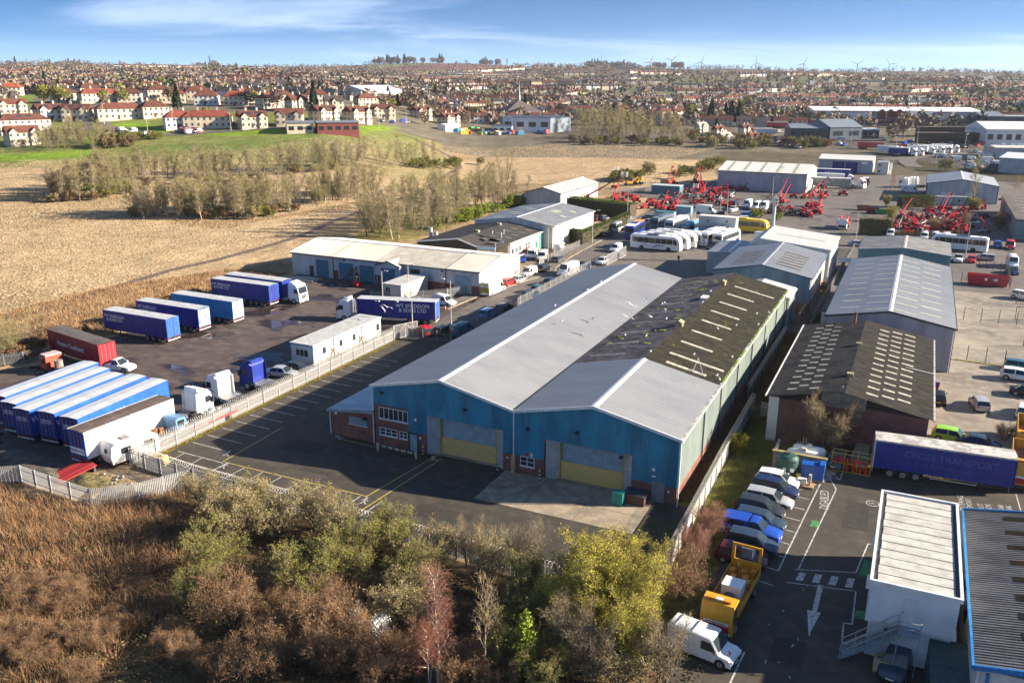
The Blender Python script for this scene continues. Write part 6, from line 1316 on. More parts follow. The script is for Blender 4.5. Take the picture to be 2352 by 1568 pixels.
# ---- lorries of the staff car park and street
ORG=paint((.62,.30,.02),.45);ORG2=paint((.55,.20,.02),.5)
def rigid_tpl():
 T=Tpl();hw=1.2;fr=4.2
 P=[(fr-1.7,.9),(fr-1.7,2.75),(fr-1.5,2.9),(fr-.35,2.85),(fr-.05,1.6),(fr,.95),(fr,.4),(fr-.9,.4),(fr-.9,.9)]
 q=MB().prism(P,'y',-hw,hw);q.f=[f[::-1]for f in q.f];b=T.part('cab',q,ORG,key='cab',smooth=30)
 T.part('windscreen',MB().quad((fr-.06,-hw*.9,1.62),(fr-.06,hw*.9,1.62),(fr-.315,hw*.88,2.68),(fr-.315,-hw*.88,2.68)),GLASS,par=b)
 for s_ in(-1,1):
  y=s_*(hw+.012);T.part('side_window',MB().quad(*[(fr-.25,y,1.7),(fr-1.2,y,1.7),(fr-1.2,y,2.5),(fr-.45,y,2.5)][::s_]),GLASS,par=b)
  T.part('door_mirror',MB().box(fr-.25,s_*(hw+.2)-.09,1.6,fr-.1,s_*(hw+.2)+.09,2.3),BLACK);T.part('headlight',MB().box(fr-.06,s_*.9-.18,.65,fr+.02,s_*.9+.18,.85),LAMP_W)
  T.part('dropside',MB().box(-4.2,s_*hw-.03,1.15,fr-1.95,s_*hw+.03,1.62),ORG,key='body')
 T.part('grille',MB().box(fr-.05,-hw*.82,.75,fr+.02,hw*.82,1.35),M('red_panel',(.45,.03,.03),.5),key='grille');T.part('bumper',MB().box(fr-.1,-hw,.35,fr+.05,hw,.62),DKSTEEL);T.part('name_strip',MB().box(fr-.03,-.9,1.35,fr+.012,.9,1.56),WHITE)
 T.part('beacon_bar',MB().box(fr-.9,-.9,2.92,fr-.6,.9,3.05).box(fr-.9,-.25,2.92,fr-.6,.25,3.06,1),[M('amber_lens',(.8,.25,.02),.3,var=0),WHITE])
 T.part('chassis',MB().box(-4.1,-.5,.6,fr-.9,-.3,.95).box(-4.1,.3,.6,fr-.9,.5,.95),DKSTEEL);T.part('bed_floor',MB().box(-4.2,-hw,1.05,fr-1.95,hw,1.15),ORG2,key='body')
 T.part('tailboard',MB().box(-4.25,-hw,1.15,-4.18,hw,1.95),ORG,key='body');T.part('headboard',MB().box(fr-2.0,-hw,1.15,fr-1.93,hw,2.3),ORG,key='body')
 wheel_parts(T,[(x,s_*(hw-.15))for x in(fr-1.35,-2.6)for s_ in(-1,1)],.48,.32,MATS['white_hub'],n=16);return T
RIGID=rigid_tpl()
p=est(42.6,-14.9);t=inst(RIGID,'road_marking_lorry','orange-yellow road works lorry with white tank and raised rear frame','lorry',p,TH+R_(-94))
lettering('CATS EYE FIXING',.20,face((4.22,0,1.455),(0,1,0),(0,0,1)),BLACK,t,bold=.004)
q=MB();q.box(-4.3,-1.2,1.9,-4.2,-.95,3.5).box(-4.3,.95,1.9,-4.2,1.2,3.5).box(-4.3,-.95,3.3,-4.2,.95,3.5).box(-4.3,-.95,1.9,-4.2,.95,2.1);q.build('rear_frame',ORG,t)
MB().box(-4.33,-.45,2.3,-4.22,.45,3.2).build('sign_board',M('grey_board',(.15,.16,.18),.5),t);MB().box(-4.36,-.35,2.75,-4.34,.35,3.15).build('blue_panel',paint((.03,.12,.5)),t)
q=MB();q.box(-1.3,-.8,1.2,.1,.75,2.15);q.build('white_tank',WHITE,t);MB().cyl((.75,0,1.2),(.75,0,1.7),.55,n=12).build('hose_reel',ORG2,t);MB().cyl((.75,0,1.7),(.75,0,1.78),.4,n=12).build('reel_cap',DKSTEEL,t)
q=MB()
for x,y in((1.6,-.6),(1.5,.5),(-2.2,-.5),(-2.4,.4),(-3.3,.1),(-1.8,.7),(-3.1,-.8),(-3.6,.8),(1.9,0)):q.box(x-.3,y-.22,1.15,x+.25,y+.22,1.75)
q.build('tool_boxes',ORG2,t);MB().cyl((-2.8,-.3,1.2),(-2.8,-.3,2.6),.05,n=6).cyl((-.2,-.9,1.2),(-.2,-.9,2.4),.05,n=6).build('posts',DKSTEEL,t);MB().cyl((3.2,-1.2,2.0),(2.6,-1.35,2.4),.2,n=8).build('round_lamp',BLACK,t)
def tipper(label,k,x,y,hd):
 p=g(k,x,y);h=TH+R_(hd);d=Vector((math.cos(h),math.sin(h),0));c=p-d*4.2
 t=inst(RIGID,'tipper_lorry',label,'lorry',(c.x,c.y,0),h,None,None,skip=('dropside','tailboard'))
 q=MB();q.box(-4.2,-1.2,1.15,2.1,-1.12,2.5).box(-4.2,1.12,1.15,2.1,1.2,2.5).box(-4.2,-1.12,1.15,-4.1,1.12,2.5);q.build('tipper_body',paint((.45,.27,.05),.6),t)
 MB().box(-3.4,-.6,1.2,.5,.5,1.7).build('load',M('brown_load',(.16,.09,.06),.9,var=.3,scale=4),t);return t
tipper('yellow tipper lorry with red grille at the right edge by the dark blue trailer','E3',1085,1420,-95);tipper('brown-loaded yellow tipper lorry behind another at the right edge','E3',1130,1130,-95)
t=inst(RIGID,'skip_lorry','white and red lorry facing the camera in the machine yard lane','lorry',g('B2',440,850)+Vector((1.9,4.0,0)),TH+R_(-92),None,{'cab':WHITE,'body':paint((.4,.03,.03)),'grille':BLACK})
for s_ in(-1,1):MB().box(-1.5,s_*.9-.15,1.2,1.5,s_*.9+.15,3.3).build('lift_arm',paint((.5,.03,.03)),t)
# red-white and white tractors by the far sheds; lorries and wrecks in the near yard
for lb,k,x,y,hd,cb in(('red and white tractor unit facing the camera by the blue-doored shed','B2',680,400,-85,paint((.45,.03,.05))),('white tractor unit left of the red and white one','B2',600,410,-20,WHITE)):
 p=pick(k,x,y);inst(TRACTOR,'tractor_unit',lb,'lorry',(p.x,p.y,p.z),TH+R_(hd),None,{'cab':cb,'fair':WHITE})
for i in range(5):
 p=pick('B2',1120+i*32,370-i*3+40);inst(TRACTOR,'tractor_unit','white tractor unit in the nose-to-tail row beside the blue-cornered shed','lorry',(p.x,p.y,p.z),TH+R_(168),'row of white tractor units',{'cab':WHITE,'fair':WHITE},skip=('rim','number_plate','mudguard'))
vk=carf('van_l','white','white van with blue KS lettering near the blue-cornered shed','B2',1150,455,3,'mid')
lettering('KS',.95,face((-1.6,-1.05,1.6),(1,0,0),(0,0,1)),M('ks_blue',(.03,.15,.4),.5),vk,bold=.02)
for i,(x,y)in enumerate(((300,360),(420,350),(600,330),(760,320),(830,315),(880,320),(1000,300),(110,330))):
 p=pick('E2',x,y);a,b=ab(p);lb='white or blue lorry parked in the upper depot row'
 t=inst(TRAILER,'box_lorry',lb,'lorry',(p.x,p.y,p.z),TH+R_(170),'lorries in the upper depot',{'curt':(NAVY if i in(0,1)else WHITE),'doors':WHITE,'front':WHITE,'roof':WHITE},(.75,1,1),('curtain_straps','side_guard','lock_rod','rim','tail_light','bumper_bar','landing_leg'))
 d=Vector((math.cos(TH+R_(-20)),math.sin(TH+R_(-20)),0))*6.2
 inst(TRACTOR,'tractor_unit','white cab of a lorry in the upper depot row','lorry',(p.x+d.x,p.y+d.y,p.z),TH+R_(-15),'cabs in the upper depot',{'cab':WHITE,'fair':WHITE,'skirt':WHITE},skip=('rim','number_plate','mudguard','fuel_tank'))
for i,(x,y,c_,tx)in enumerate(((540,630,(.5,.03,.04),None),(760,560,(.04,.20,.20),'Poundland'),(650,590,(.5,.03,.04),None),(560,640,(.7,.7,.7),None),(1290,735,(.45,.03,.04),None),(870,570,(.5,.03,.04),None))):
 p=pick('A3',x,y);v_=paint(c_,.5)
 t=inst(TRAILER,'curtain_trailer',('red trailer by the small houses','teal trailer with white lettering before the stadium','red trailer left of the lettered teal one','white trailer below the red one by the houses','red-topped trailer by the depot gate','red trailer behind the teal lettered one')[i],'trailer',(p.x,p.y,p.z),TH+R_(10),None,{'curt':v_,'doors':v_,'front':v_,'roof':WHITE if i!=4 else v_},1.0,('curtain_straps','side_guard','lock_rod','rim','tail_light','bumper_bar','landing_leg'))
 if tx:lettering(tx,1.5,face((0,-1.36,2.5),(1,0,0),(0,0,1)),LETTER,t,bold=.02)
# scrap lorries, caravan, ramp in the near yard
t=thing('caravan','white touring caravan parked behind the palisade corner','caravan',est(-21.3,-14.9),TH+R_(78))
P=[(-2.6,.45),(-2.75,1.3),(-2.6,2.35),(-2.2,2.6),(2.1,2.6),(2.6,2.2),(2.75,1.2),(2.6,.45)]
q=MB().prism(P,'y',-1.1,1.1);q.f=[f[::-1]for f in q.f];q.build('body',M('caravan_white',(.66,.64,.60),.5,var=.1),t)
MB().quad((-2.70,-.25,1.35),(-2.70,.25,1.35),(-2.66,.25,2.0),(-2.66,-.25,2.0)).build('window',GLASS,t).location=(-.03,0,0)
for x,w_ in((-1.6,1.1),(1.0,1.1)):MB().box(x,-1.13,1.35,x+w_,-1.09,2.0).build('window',GLASS,t)
MB().box(-1.0,-.4,2.6,-.2,.4,2.72).build('roof_hatch',M('smoked_hatch',(.10,.07,.08),.3),t);MB().bar((2.6,0,.5),(3.7,0,.5),.1,.1).build('tow_bar',DKSTEEL,t)
for s_ in(-1,1):MB().cyl((-.2,s_*1.0-.1,.32),(-.2,s_*1.0+.1,.32),.32,n=12).build('wheel',RUBBER,t);MB().box(-2.72,s_*.85-.15,.6,-2.6,s_*.85+.15,.75).build('tail_light',LAMP_R,t)
t=thing('loading_ramp','tilted red steel loading ramp lying by the caravan','ramp',est(-23.6,-20.2),TH+R_(75))
MB().add([(-2.2,-1.3,.05),(1.8,-1.3,.75),(1.8,1.3,.75),(-2.2,1.3,.05),(-2.2,-1.3,-.05),(1.8,-1.3,.6),(1.8,1.3,.6),(-2.2,1.3,-.05)],[(0,1,2,3),(4,7,6,5),(0,4,5,1),(2,6,7,3),(0,3,7,4),(1,5,6,2)]).build('plate',paint((.32,.02,.02),.6),t)
for y in(-.65,.65):MB().bar((-2.2,y,.1),(1.8,y,.8),.06,.05).build('tread',paint((.25,.02,.02),.6),t)
MB().box(1.5,-1.2,.0,1.7,1.2,.6).build('stand',DKSTEEL,t)
t=thing('recovery_lorry','old blue recovery lorry with rusty crane beside the white box trailer','lorry',est(-21.6,-9.5),TH+R_(84))
OLDB=paint((.12,.24,.42),.6);RUST=M('rust',(.26,.12,.05),.85,var=.3,scale=4)
P=[(.4,.9),(.4,2.4),(.7,2.55),(1.6,2.5),(2.0,1.6),(2.05,.6),(.4,.6)]
q=MB().prism(P,'y',-1.05,1.05);q.f=[f[::-1]for f in q.f];q.build('cab',OLDB,t)
MB().quad((1.985,-.9,1.65),(1.985,.9,1.65),(1.66,.85,2.4),(1.66,-.85,2.4)).build('windscreen',GLASS,t);MB().box(.6,-1.07,1.6,1.5,-1.04,2.25).build('side_window',GLASS,t)
MB().box(-6.0,-1.0,.75,.4,1.0,.95).build('chassis',M('dirty_deck',(.13,.10,.09),.9,var=.3),t)
q=MB();q.bar((-2.2,0,1.0),(-5.6,-.3,2.6),.2,.2).bar((-2.4,0,1.0),(-2.6,.4,2.3),.15,.15).bar((-2.6,.4,2.3),(-5.6,-.3,2.6),.1,.1);q.build('crane_jib',M('crane_ochre',(.40,.26,.08),.7,var=.2),t)
q=MB()
for i in range(10):x,y=rnd.uniform(-5.8,0),rnd.uniform(-.9,.9);q.box(x-.25,y-.2,.95,x+.25,y+.2,.95+rnd.uniform(.2,.8))
q.build('winch_gear',RUST,t)
for x in(1.3,-3.6,-4.7):
 for s_ in(-1,1):MB().cyl((x,s_*.95-.14,.48),(x,s_*.95+.14,.48),.48,n=14).build('wheel',RUBBER,t)
t=thing('flatbed_trailer','red edged flatbed loaded with stacked tyres and drums','trailer',est(-20.6,-3.9),TH+R_(86))
MB().box(-3.6,-.85,.75,3.2,.85,.9).build('deck',M('dirty_deck2',(.22,.20,.19),.9,var=.3),t);MB().box(-3.6,-.95,.7,3.3,-.86,.86).build('edge_rail',paint((.35,.04,.04),.6),t);MB().box(3.2,-.9,.7,3.3,.9,.86).build('edge_rail',MATS[paint((.35,.04,.04),.6).name],t)
for x in(-1.6,1.8):
 for s_ in(-1,1):MB().cyl((x,s_*.7-.12,.36),(x,s_*.7+.12,.36),.36,n=12).build('wheel',RUBBER,t)
def tyre(p,r=.5,w_=.3):
 q=MB();n=14;rr=[(r*.55,0),(r*.95,0),(r,w_*.2),(r,w_*.8),(r*.95,w_),(r*.55,w_)]
 q.loft([[(p[0]+a_*math.cos(2*math.pi*i/n),p[1]+a_*math.sin(2*math.pi*i/n),p[2]+z_)for i in range(n)]for a_,z_ in rr],caps=False);return q
for x,y,k in((-2.9,-.3,3),(-2.2,.45,4),(-1.2,.4,2)):
 for j in range(k):
  p=t.matrix_basis@Vector((x,y,0));o=tyre((0,0,0)).build('tyre',RUBBER);o.location=(p.x,p.y,.905+j*.305);tag(o,'black lorry tyre stacked on the red edged flatbed','tyre','tyres on the flatbed')
for x,y in((-.5,-.3),(.3,.3),(1.0,-.2)):
 p=t.matrix_basis@Vector((x,y,0));o=MB().cyl((0,0,0),(0,0,.95),.32,n=12).cyl((0,0,.3),(0,0,.34),.335,n=12).cyl((0,0,.62),(0,0,.66),.335,n=12).build('drum',M('grey_drum',(.38,.39,.38),.5,.3,var=.15));o.location=(p.x,p.y,.905);tag(o,'grey steel drum standing on the flatbed beside the tyres','drum','drums on the flatbed')
t=thing('scrap_cab','red and white wrecked lorry cab and chassis before the maroon trailer','lorry',est(-53.4,.9),TH+R_(170))
q=MB().prism([(.3,.8),(.3,2.5),(1.8,2.55),(2.1,1.7),(2.15,.6),(.3,.6)],'y',-1.15,1.15);q.f=[f[::-1]for f in q.f];q.build('cab',paint((.42,.06,.03),.6),t);MB().box(.25,-1.1,2.5,1.8,1.1,2.66).build('cab_roof',M('pink_white',(.55,.42,.40),.6,var=.15),t)
MB().box(.6,1.14,1.5,1.6,1.17,2.2).build('side_window',GLASS,t);MB().box(-5.2,-.5,.6,.3,.5,.9).build('chassis',RUST,t);MB().cyl((-1.2,.2,.9),(-1.2,.2,2.1),.55,n=12).build('cable_drum',M('drum_wood',(.30,.26,.22),.9,var=.2),t);MB().box(-3.8,-.9,.9,-2,.8,1.3).build('scrap_parts',RUST,t)
for x in(1.3,-3.2,-4.4):
 for s_ in(-1,1):MB().cyl((x,s_*.95-.14,.48),(x,s_*.95+.14,.48),.48,n=14).build('wheel',RUBBER,t)
# ---- red telehandlers: chassis, cab, four wheels, boom at several angles
REDP=paint((.50,.012,.022),.4)
def tele_tpl(ang,ext,far=False):
 T=Tpl()
 T.part('chassis',MB().prism([(-2.3,.55),(2.2,.55),(2.2,.95),(1.4,1.15),(-1.9,1.25),(-2.4,1.05)],'y',-.75,.75),REDP,key='red');T.part('engine_cover',MB().prism([(-1.6,.9),(1.2,.9),(1.0,1.5),(-1.5,1.65)],'y',-1.1,-.35),REDP,key='red')
 q=MB().prism([(-.5,.8),(1.0,.8),(1.15,1.6),(.8,2.35),(-.4,2.35)],'y',.2,1.05);T.part('cab',q,GLASS);T.part('cab_roof',MB().box(-.5,.15,2.35,.9,1.1,2.45).box(-.55,.15,.8,-.45,.25,2.35).box(-.55,1.0,.8,-.45,1.1,2.35),REDP,key='red')
 c,s_=math.cos(ang),math.sin(ang);p0=Vector((-2.0,-.1,1.75));d=Vector((c,0,s_));L1=4.4
 i=T.part('boom',MB().bar(p0,p0+d*L1,.34,.42),REDP,key='red')
 T.part('boom_extension',MB().bar(p0+d*(L1-.2),p0+d*(L1+ext),.24,.28),REDP,par=i,key='red')
 h=p0+d*(L1+ext);T.part('boom_head',MB().bar(h,h+Vector((.7,0,-.55)),.3,.3).box(h.x+.45,-.75,h.z-1.0,h.x+.6,.6,h.z-.3),BLACK,par=i)
 wheel_parts(T,[(x,y*.98)for x in(-1.5,1.5)for y in(-1,1)],.58,.42,M('red_hub',(.45,.02,.03),.5),n=14);return T
TELE=[tele_tpl(R_(a),e)for a,e in((-6,.3),(14,.8),(35,2.0),(50,3.2),(58,4.4),(40,3.8),(5,.5),(76,4.4))]
TF=[far_tpl(x)for x in TELE]
TL='red telehandler standing in the machinery dealer yard'
def tele(k,x,y,hd,ti,label=TL,near=False,group='red machines in the dealer yard'):
 p=pick(k,x,y)
 if group.startswith('low'):
  t=thing('telehandler',label,'telehandler',(p.x,p.y,p.z),TH+R_(hd),group,.64);o=obj('body',TF[ti].p[0][1],t);c_=rnd.random()
  if c_<.3:sl=o.material_slots[TF[ti].first];sl.link='OBJECT';sl.material=(DKSTEEL,paint((.30,.02,.03),.6),STEEL)[int(c_*10)]
  return t
 return inst(TELE[ti],'telehandler',label,'telehandler',(p.x,p.y,p.z),TH+R_(hd),group,None,.8,('rim',)if not near else())
for x,y,hd,ti,lb in((905,400,80,4,'red telehandler with boom raised steeply, left of the crossing booms'),(960,395,70,3,'red telehandler with shorter raised boom beside the steep one'),(1250,400,120,4,'red telehandler whose raised boom leans left across the others'),(1200,380,60,4,'red telehandler whose boom crosses behind the leaning ones'),(1270,450,135,5,'red telehandler with long boom reaching to upper left'),(1240,490,130,3,'red telehandler in front of the crossing booms'),(1420,480,40,1,'red telehandler with low boom beside the lane'),(1850,450,60,3,'red telehandler with raised boom by the long white shed'),(320,540,75,3,'red telehandler with short raised boom near the white-sided shed'),(850,680,80,3,'red machine with upright boom by the teal-topped store'),(2150,560,60,4,'red telehandler at the left end of the right-hand machine group'),(2180,600,60,3,'red telehandler second in the right-hand machine group')):tele('B1',x,y,hd,ti,lb)
for i in range(95):
 x,y=rnd.choice([(rnd.uniform(250,1000),rnd.uniform(500,690)),(rnd.uniform(330,760),rnd.uniform(530,640)),(rnd.uniform(1000,1640),rnd.uniform(430,700)),(rnd.uniform(1060,1480),rnd.uniform(540,660)),(rnd.uniform(1350,1620),rnd.uniform(460,560)),(rnd.uniform(680,1000),rnd.uniform(560,700)),(rnd.uniform(880,1330),rnd.uniform(420,560)),(rnd.uniform(1500,1760),rnd.uniform(420,470))]);tele('B1',x,y,rnd.uniform(0,360),rnd.choice([0,0,1,6,6,1,2]),group='low red machines in the left dealer yard',label='machine with lowered boom in the left dealer yard')
for x,y,hd,ti,lb in((450,490,5,1,'red telehandler alone at the end of the concrete ramp'),(60,520,60,4,'red telehandler with long boom left of the ramp'),(150,500,60,5,'red telehandler with long boom next to the leftmost one'),(240,520,75,4,'red telehandler with steep boom nearest the ramp'),(190,640,95,7,'red lift with vertical boom by the green post'),(110,650,120,3,'red machine with leaning boom beside the vertical one'),(1080,720,60,5,'red telehandler with raised boom before the dark van'),(1255,870,88,7,'red lift with tall vertical boom near the street'),(1500,710,60,4,'red telehandler with steep boom below the white baskets'),(1560,790,35,5,'red telehandler with long low boom by the bare shrubs'),(2110,740,110,3,'red telehandler leaning boom beside the white vans'),(1380,700,20,1,'red telehandler with bulky hood in the right dealer yard')):tele('B2',x,y,hd,ti,lb)
for i in range(95):
 x,y=rnd.choice([(rnd.uniform(-120,300),rnd.uniform(430,720)),(rnd.uniform(980,2150),rnd.uniform(620,900)),(rnd.uniform(980,1980),rnd.uniform(740,900)),(rnd.uniform(1000,1300),rnd.uniform(800,900)),(rnd.uniform(1350,1750),rnd.uniform(780,900)),(rnd.uniform(1260,1950),rnd.uniform(640,760)),(rnd.uniform(0,220),rnd.uniform(600,720))]);tele('B2',x,y,rnd.uniform(0,360),rnd.choice([0,0,1,6,6,2]),group='low red machines in the right dealer yard',label='machine with lowered boom in the right dealer yard')
# rows of parked implements and skips
for i in range(16):
 p=pick('B1',2000+rnd.uniform(-30,180),660+rnd.uniform(-30,70));t=thing('farm_implement','dark wheeled implement in the row before the right-hand machines','implement',(p.x,p.y,0),TH+rnd.uniform(0,3),'implements in a row')
 MB().bar((-1,0,.9),(1.6,0,.7),.25,.25).bar((0,-.9,.8),(0,.9,.8),.2,.2).build('frame',REDP if i%2 else DKSTEEL,t)
 for s_ in(-1,1):MB().cyl((0,s_*.9-.12,.6),(0,s_*.9+.12,.6),.6,n=12).build('wheel',RUBBER,t)
PLAT=M('basket_white',(.6,.62,.62),.5,var=.05)
for k,x,y,h,lb in(('E2',1000,1190,4.0,'white work platform basket raised left of the dark pole'),('E2',1110,1200,4.2,'white work platform basket, second from left'),('E2',1390,1210,4.6,'white work platform basket below the bare tree'),('E2',1530,1190,6.8,'white work platform basket on top of the dark mast'),('B1',1190,480,3.0,'white access platform in the left machine yard'),('B1',310,400,7.0,'white basket at the tip of the black and red boom')):
 p=pick(k,x,y+(60 if k=='E2' else 30));t=thing('boom_lift',lb,'lift',(p.x,p.y,p.z),TH,'work platforms')
 MB().box(-1.2,-.8,.3,1.2,.8,1.1).build('base',REDP,t);MB().bar((-.5,0,1.0),(.3,0,h),.22,.22).build('mast',BLACK,t)
 q=MB()
 for z in(h,h+.55,h+1.1):
  for x0,y0,x1,y1 in((-.5,-.9,1.1,-.9),(-.5,.9,1.1,.9),(-.5,-.9,-.5,.9),(1.1,-.9,1.1,.9)):q.bar((x0,y0,z),(x1,y1,z),.07,.07)
 for x0,y0 in((-.5,-.9),(1.1,-.9),(-.5,.9),(1.1,.9),(.3,-.9),(.3,.9),(-.5,0),(1.1,0)):q.bar((x0,y0,h),(x0,y0,h+1.1),.07,.07)
 q.build('basket',PLAT,t)
 for xx in(-.8,.8):
  for s_ in(-1,1):MB().cyl((xx,s_*.8-.12,.4),(xx,s_*.8+.12,.4),.4,n=10).build('wheel',RUBBER,t)
# long black and red boom rising past the white-sided shed, yellow diggers
p=pick('B3',1660,195);t=thing('boom_crane','long red and black knuckle boom leaning against the sky beside the white shed','crane',(p.x,p.y,p.z),TH)
MB().bar((0,0,1.0),(7.2,3.0,5.2),.45,.5).build('lower_boom',REDP,t);MB().bar((7.2,3.0,5.2),(13.5,6.0,9.5),.3,.35).build('upper_boom',BLACK,t);MB().box(-1.5,-1,.3,1.5,1,1.4).build('base',paint((.6,.2,.03)),t)
q=MB()
for z in(9.2,9.8,10.4):q.bar((13.2,5,z),(15,5,z),.08,.08).bar((13.2,7,z),(15,7,z),.08,.08).bar((13.2,5,z),(13.2,7,z),.08,.08).bar((15,5,z),(15,7,z),.08,.08)
for x0,y0 in((13.2,5),(15,5),(13.2,7),(15,7)):q.bar((x0,y0,9.2),(x0,y0,10.4),.08,.08)
q.build('basket',PLAT,t)
for k,x,y,lb in(('B1',470,400,'yellow digger behind the palisade at the field edge'),('B1',560,390,'second yellow digger beside the first at the field edge'),('B3',1790,170,'orange machine by the foot of the long boom')):
 p=pick(k,x,y);t=thing('digger',lb,'digger',(p.x,p.y,p.z),TH+rnd.uniform(0,6))
 YD=paint((.62,.36,.05)if 'yellow' in lb else(.65,.22,.02));MB().box(-1.3,-1.1,.9,1.0,1.1,1.7).build('body',YD,t);MB().box(.0,-.2,1.7,1.1,.9,2.8).build('cab',GLASS,t);MB().bar((.9,-.5,1.5),(3.2,-.5,3.4),.3,.35).bar((3.2,-.5,3.4),(4.4,-.5,1.4),.25,.3).build('arm',YD,t);MB().box(4.0,-.9,.6,4.7,-.1,1.4).build('bucket',DKSTEEL,t)
 for s_ in(-1,1):MB().box(-1.6,s_*1.0-.25,.0,1.6,s_*1.0+.25,.85).build('track',RUBBER,t)
t=thing('yellow_frame_rack','yellow steel storage rack at the far hedge','rack',pick('B1',755,370),TH);q=MB()
for x in(0,2.2,5.6,7.8):q.bar((x,0,0),(x,0,3.6),.2,.2)
for z in(2.3,3.2):q.bar((0,0,z),(2.2,0,z),.15,.15).bar((5.6,0,z),(7.8,0,z),.15,.15)
q.build('frame',paint((.65,.45,.05)),t);MB().box(2.5,-.5,0,5.3,.5,1.9).build('crate',M('crate_pale',(.45,.42,.36),.8,var=.2),t)
# skips
def skip_(label,k,x,y,c_,L_=4.0,W_=1.8,h=1.5,hd=0,lid=False):
 p=g(k,x,y);t=thing('skip',label,'skip',(p.x,p.y,0),TH+R_(hd));m_=paint(c_,.6);q=MB()
 q.loft([[(-L_/2+.4,-W_/2+.1,.1),(L_/2-.4,-W_/2+.1,.1),(L_/2-.4,W_/2-.1,.1),(-L_/2+.4,W_/2-.1,.1)],[(-L_/2,-W_/2,h),(L_/2,-W_/2,h),(L_/2,W_/2,h),(-L_/2,W_/2,h)],[(-L_/2+.08,-W_/2+.08,h),(L_/2-.08,-W_/2+.08,h),(L_/2-.08,W_/2-.08,h),(-L_/2+.08,W_/2-.08,h)],[(-L_/2+.4,-W_/2+.2,.5),(L_/2-.4,-W_/2+.2,.5),(L_/2-.4,W_/2-.2,.5),(-L_/2+.4,W_/2-.2,.5)]]);q.build('tub',m_,t)
 for i in range(5):MB().box(-L_/2+.5+i*(L_-1)/4-.05,-W_/2-.03,.3,-L_/2+.5+i*(L_-1)/4+.05,-W_/2+.05,h).build('rib',m_,t)
 if lid:MB().prism([(-L_/2,h),(L_/2,h),(L_/2,h+.15),(-L_/2*.4,h+.6),(-L_/2*.45,h+.6)],'y',-W_/2,W_/2).build('cover',m_,t)
 return t
t=skip_('long red skip with white notices behind mesh fencing on the right','B4',1830,440,(.45,.015,.03),7.6,2.3,2.1,0)
for x in(-.6,.9):plank(t,'notice',(x,-1.16,1.1),X_,.5 if x<0 else .8,.5,.04,WHITE)
skip_('small red skip partly hidden by shrubs','B2',750,670,(.25,.03,.03),4,2,1.7,20);skip_('green skip with open top beside the small red skip','B2',850,680,(.03,.28,.10),4,2,1.5,10);skip_('rusty brown skip left of the red one','B2',660,640,(.25,.14,.07),4,2,1.6,5)
# person in dark clothes walking in the coach yard
def person(label,p,hd,top,legs):
 t=thing('person',label,'person',p,hd)
 me=bpy.data.meshes.new('body');J=[(0,0,.95),(0,0,1.2),(0,0,1.45),(0,0,1.56),(0,0,1.70),(0,.2,1.42),(.06,.27,1.12),(.16,.25,.88),(0,-.2,1.42),(-.08,-.27,1.12),(.0,-.27,.86),(.02,.1,.9),(.14,.11,.5),(.05,.11,.08),(.2,.11,.04),(-.02,-.1,.9),(-.02,-.11,.5),(-.22,-.11,.1),(-.1,-.11,.03)]
 E_=[(0,1),(1,2),(2,3),(3,4),(2,5),(5,6),(6,7),(2,8),(8,9),(9,10),(0,11),(11,12),(12,13),(13,14),(0,15),(15,16),(16,17),(17,18)]
 R0=[.15,.15,.17,.06,.11,.07,.055,.04,.07,.055,.04,.10,.075,.05,.045,.10,.075,.05,.045]
 me.from_pydata(J,E_,[]);me.materials.append(M('dark_cloth',top,.9,var=.15,scale=5));o=obj('body',me,t)
 import bmesh
 bm=bmesh.new();bm.from_mesh(me);sl_=bm.verts.layers.skin.verify();bm.verts.ensure_lookup_table()
 for k_,v in enumerate(bm.verts):v[sl_].radius=(R0[k_],R0[k_]);v[sl_].use_root=k_==0
 bm.to_mesh(me);bm.free();o.modifiers.new('skin','SKIN')
 ss=o.modifiers.new('sub','SUBSURF');ss.levels=1;ss.render_levels=1
 MB().sphere((.02,0,1.70),.115,8,6,sz=1.2).build('head',M('skin',(.45,.28,.20),.7,var=0),t);MB().sphere((-.02,0,1.745),.122,8,6).build('hair',M('dark_hair',(.03,.02,.015),.8,var=0),t);MB().sphere((.14,0,1.69),.022,5,4).build('nose',MATS['skin'],t)
 return t
person('person in dark clothes walking beside the white coach',g('B1',1012,1245),TH+R_(-60),(.02,.02,.025),None)
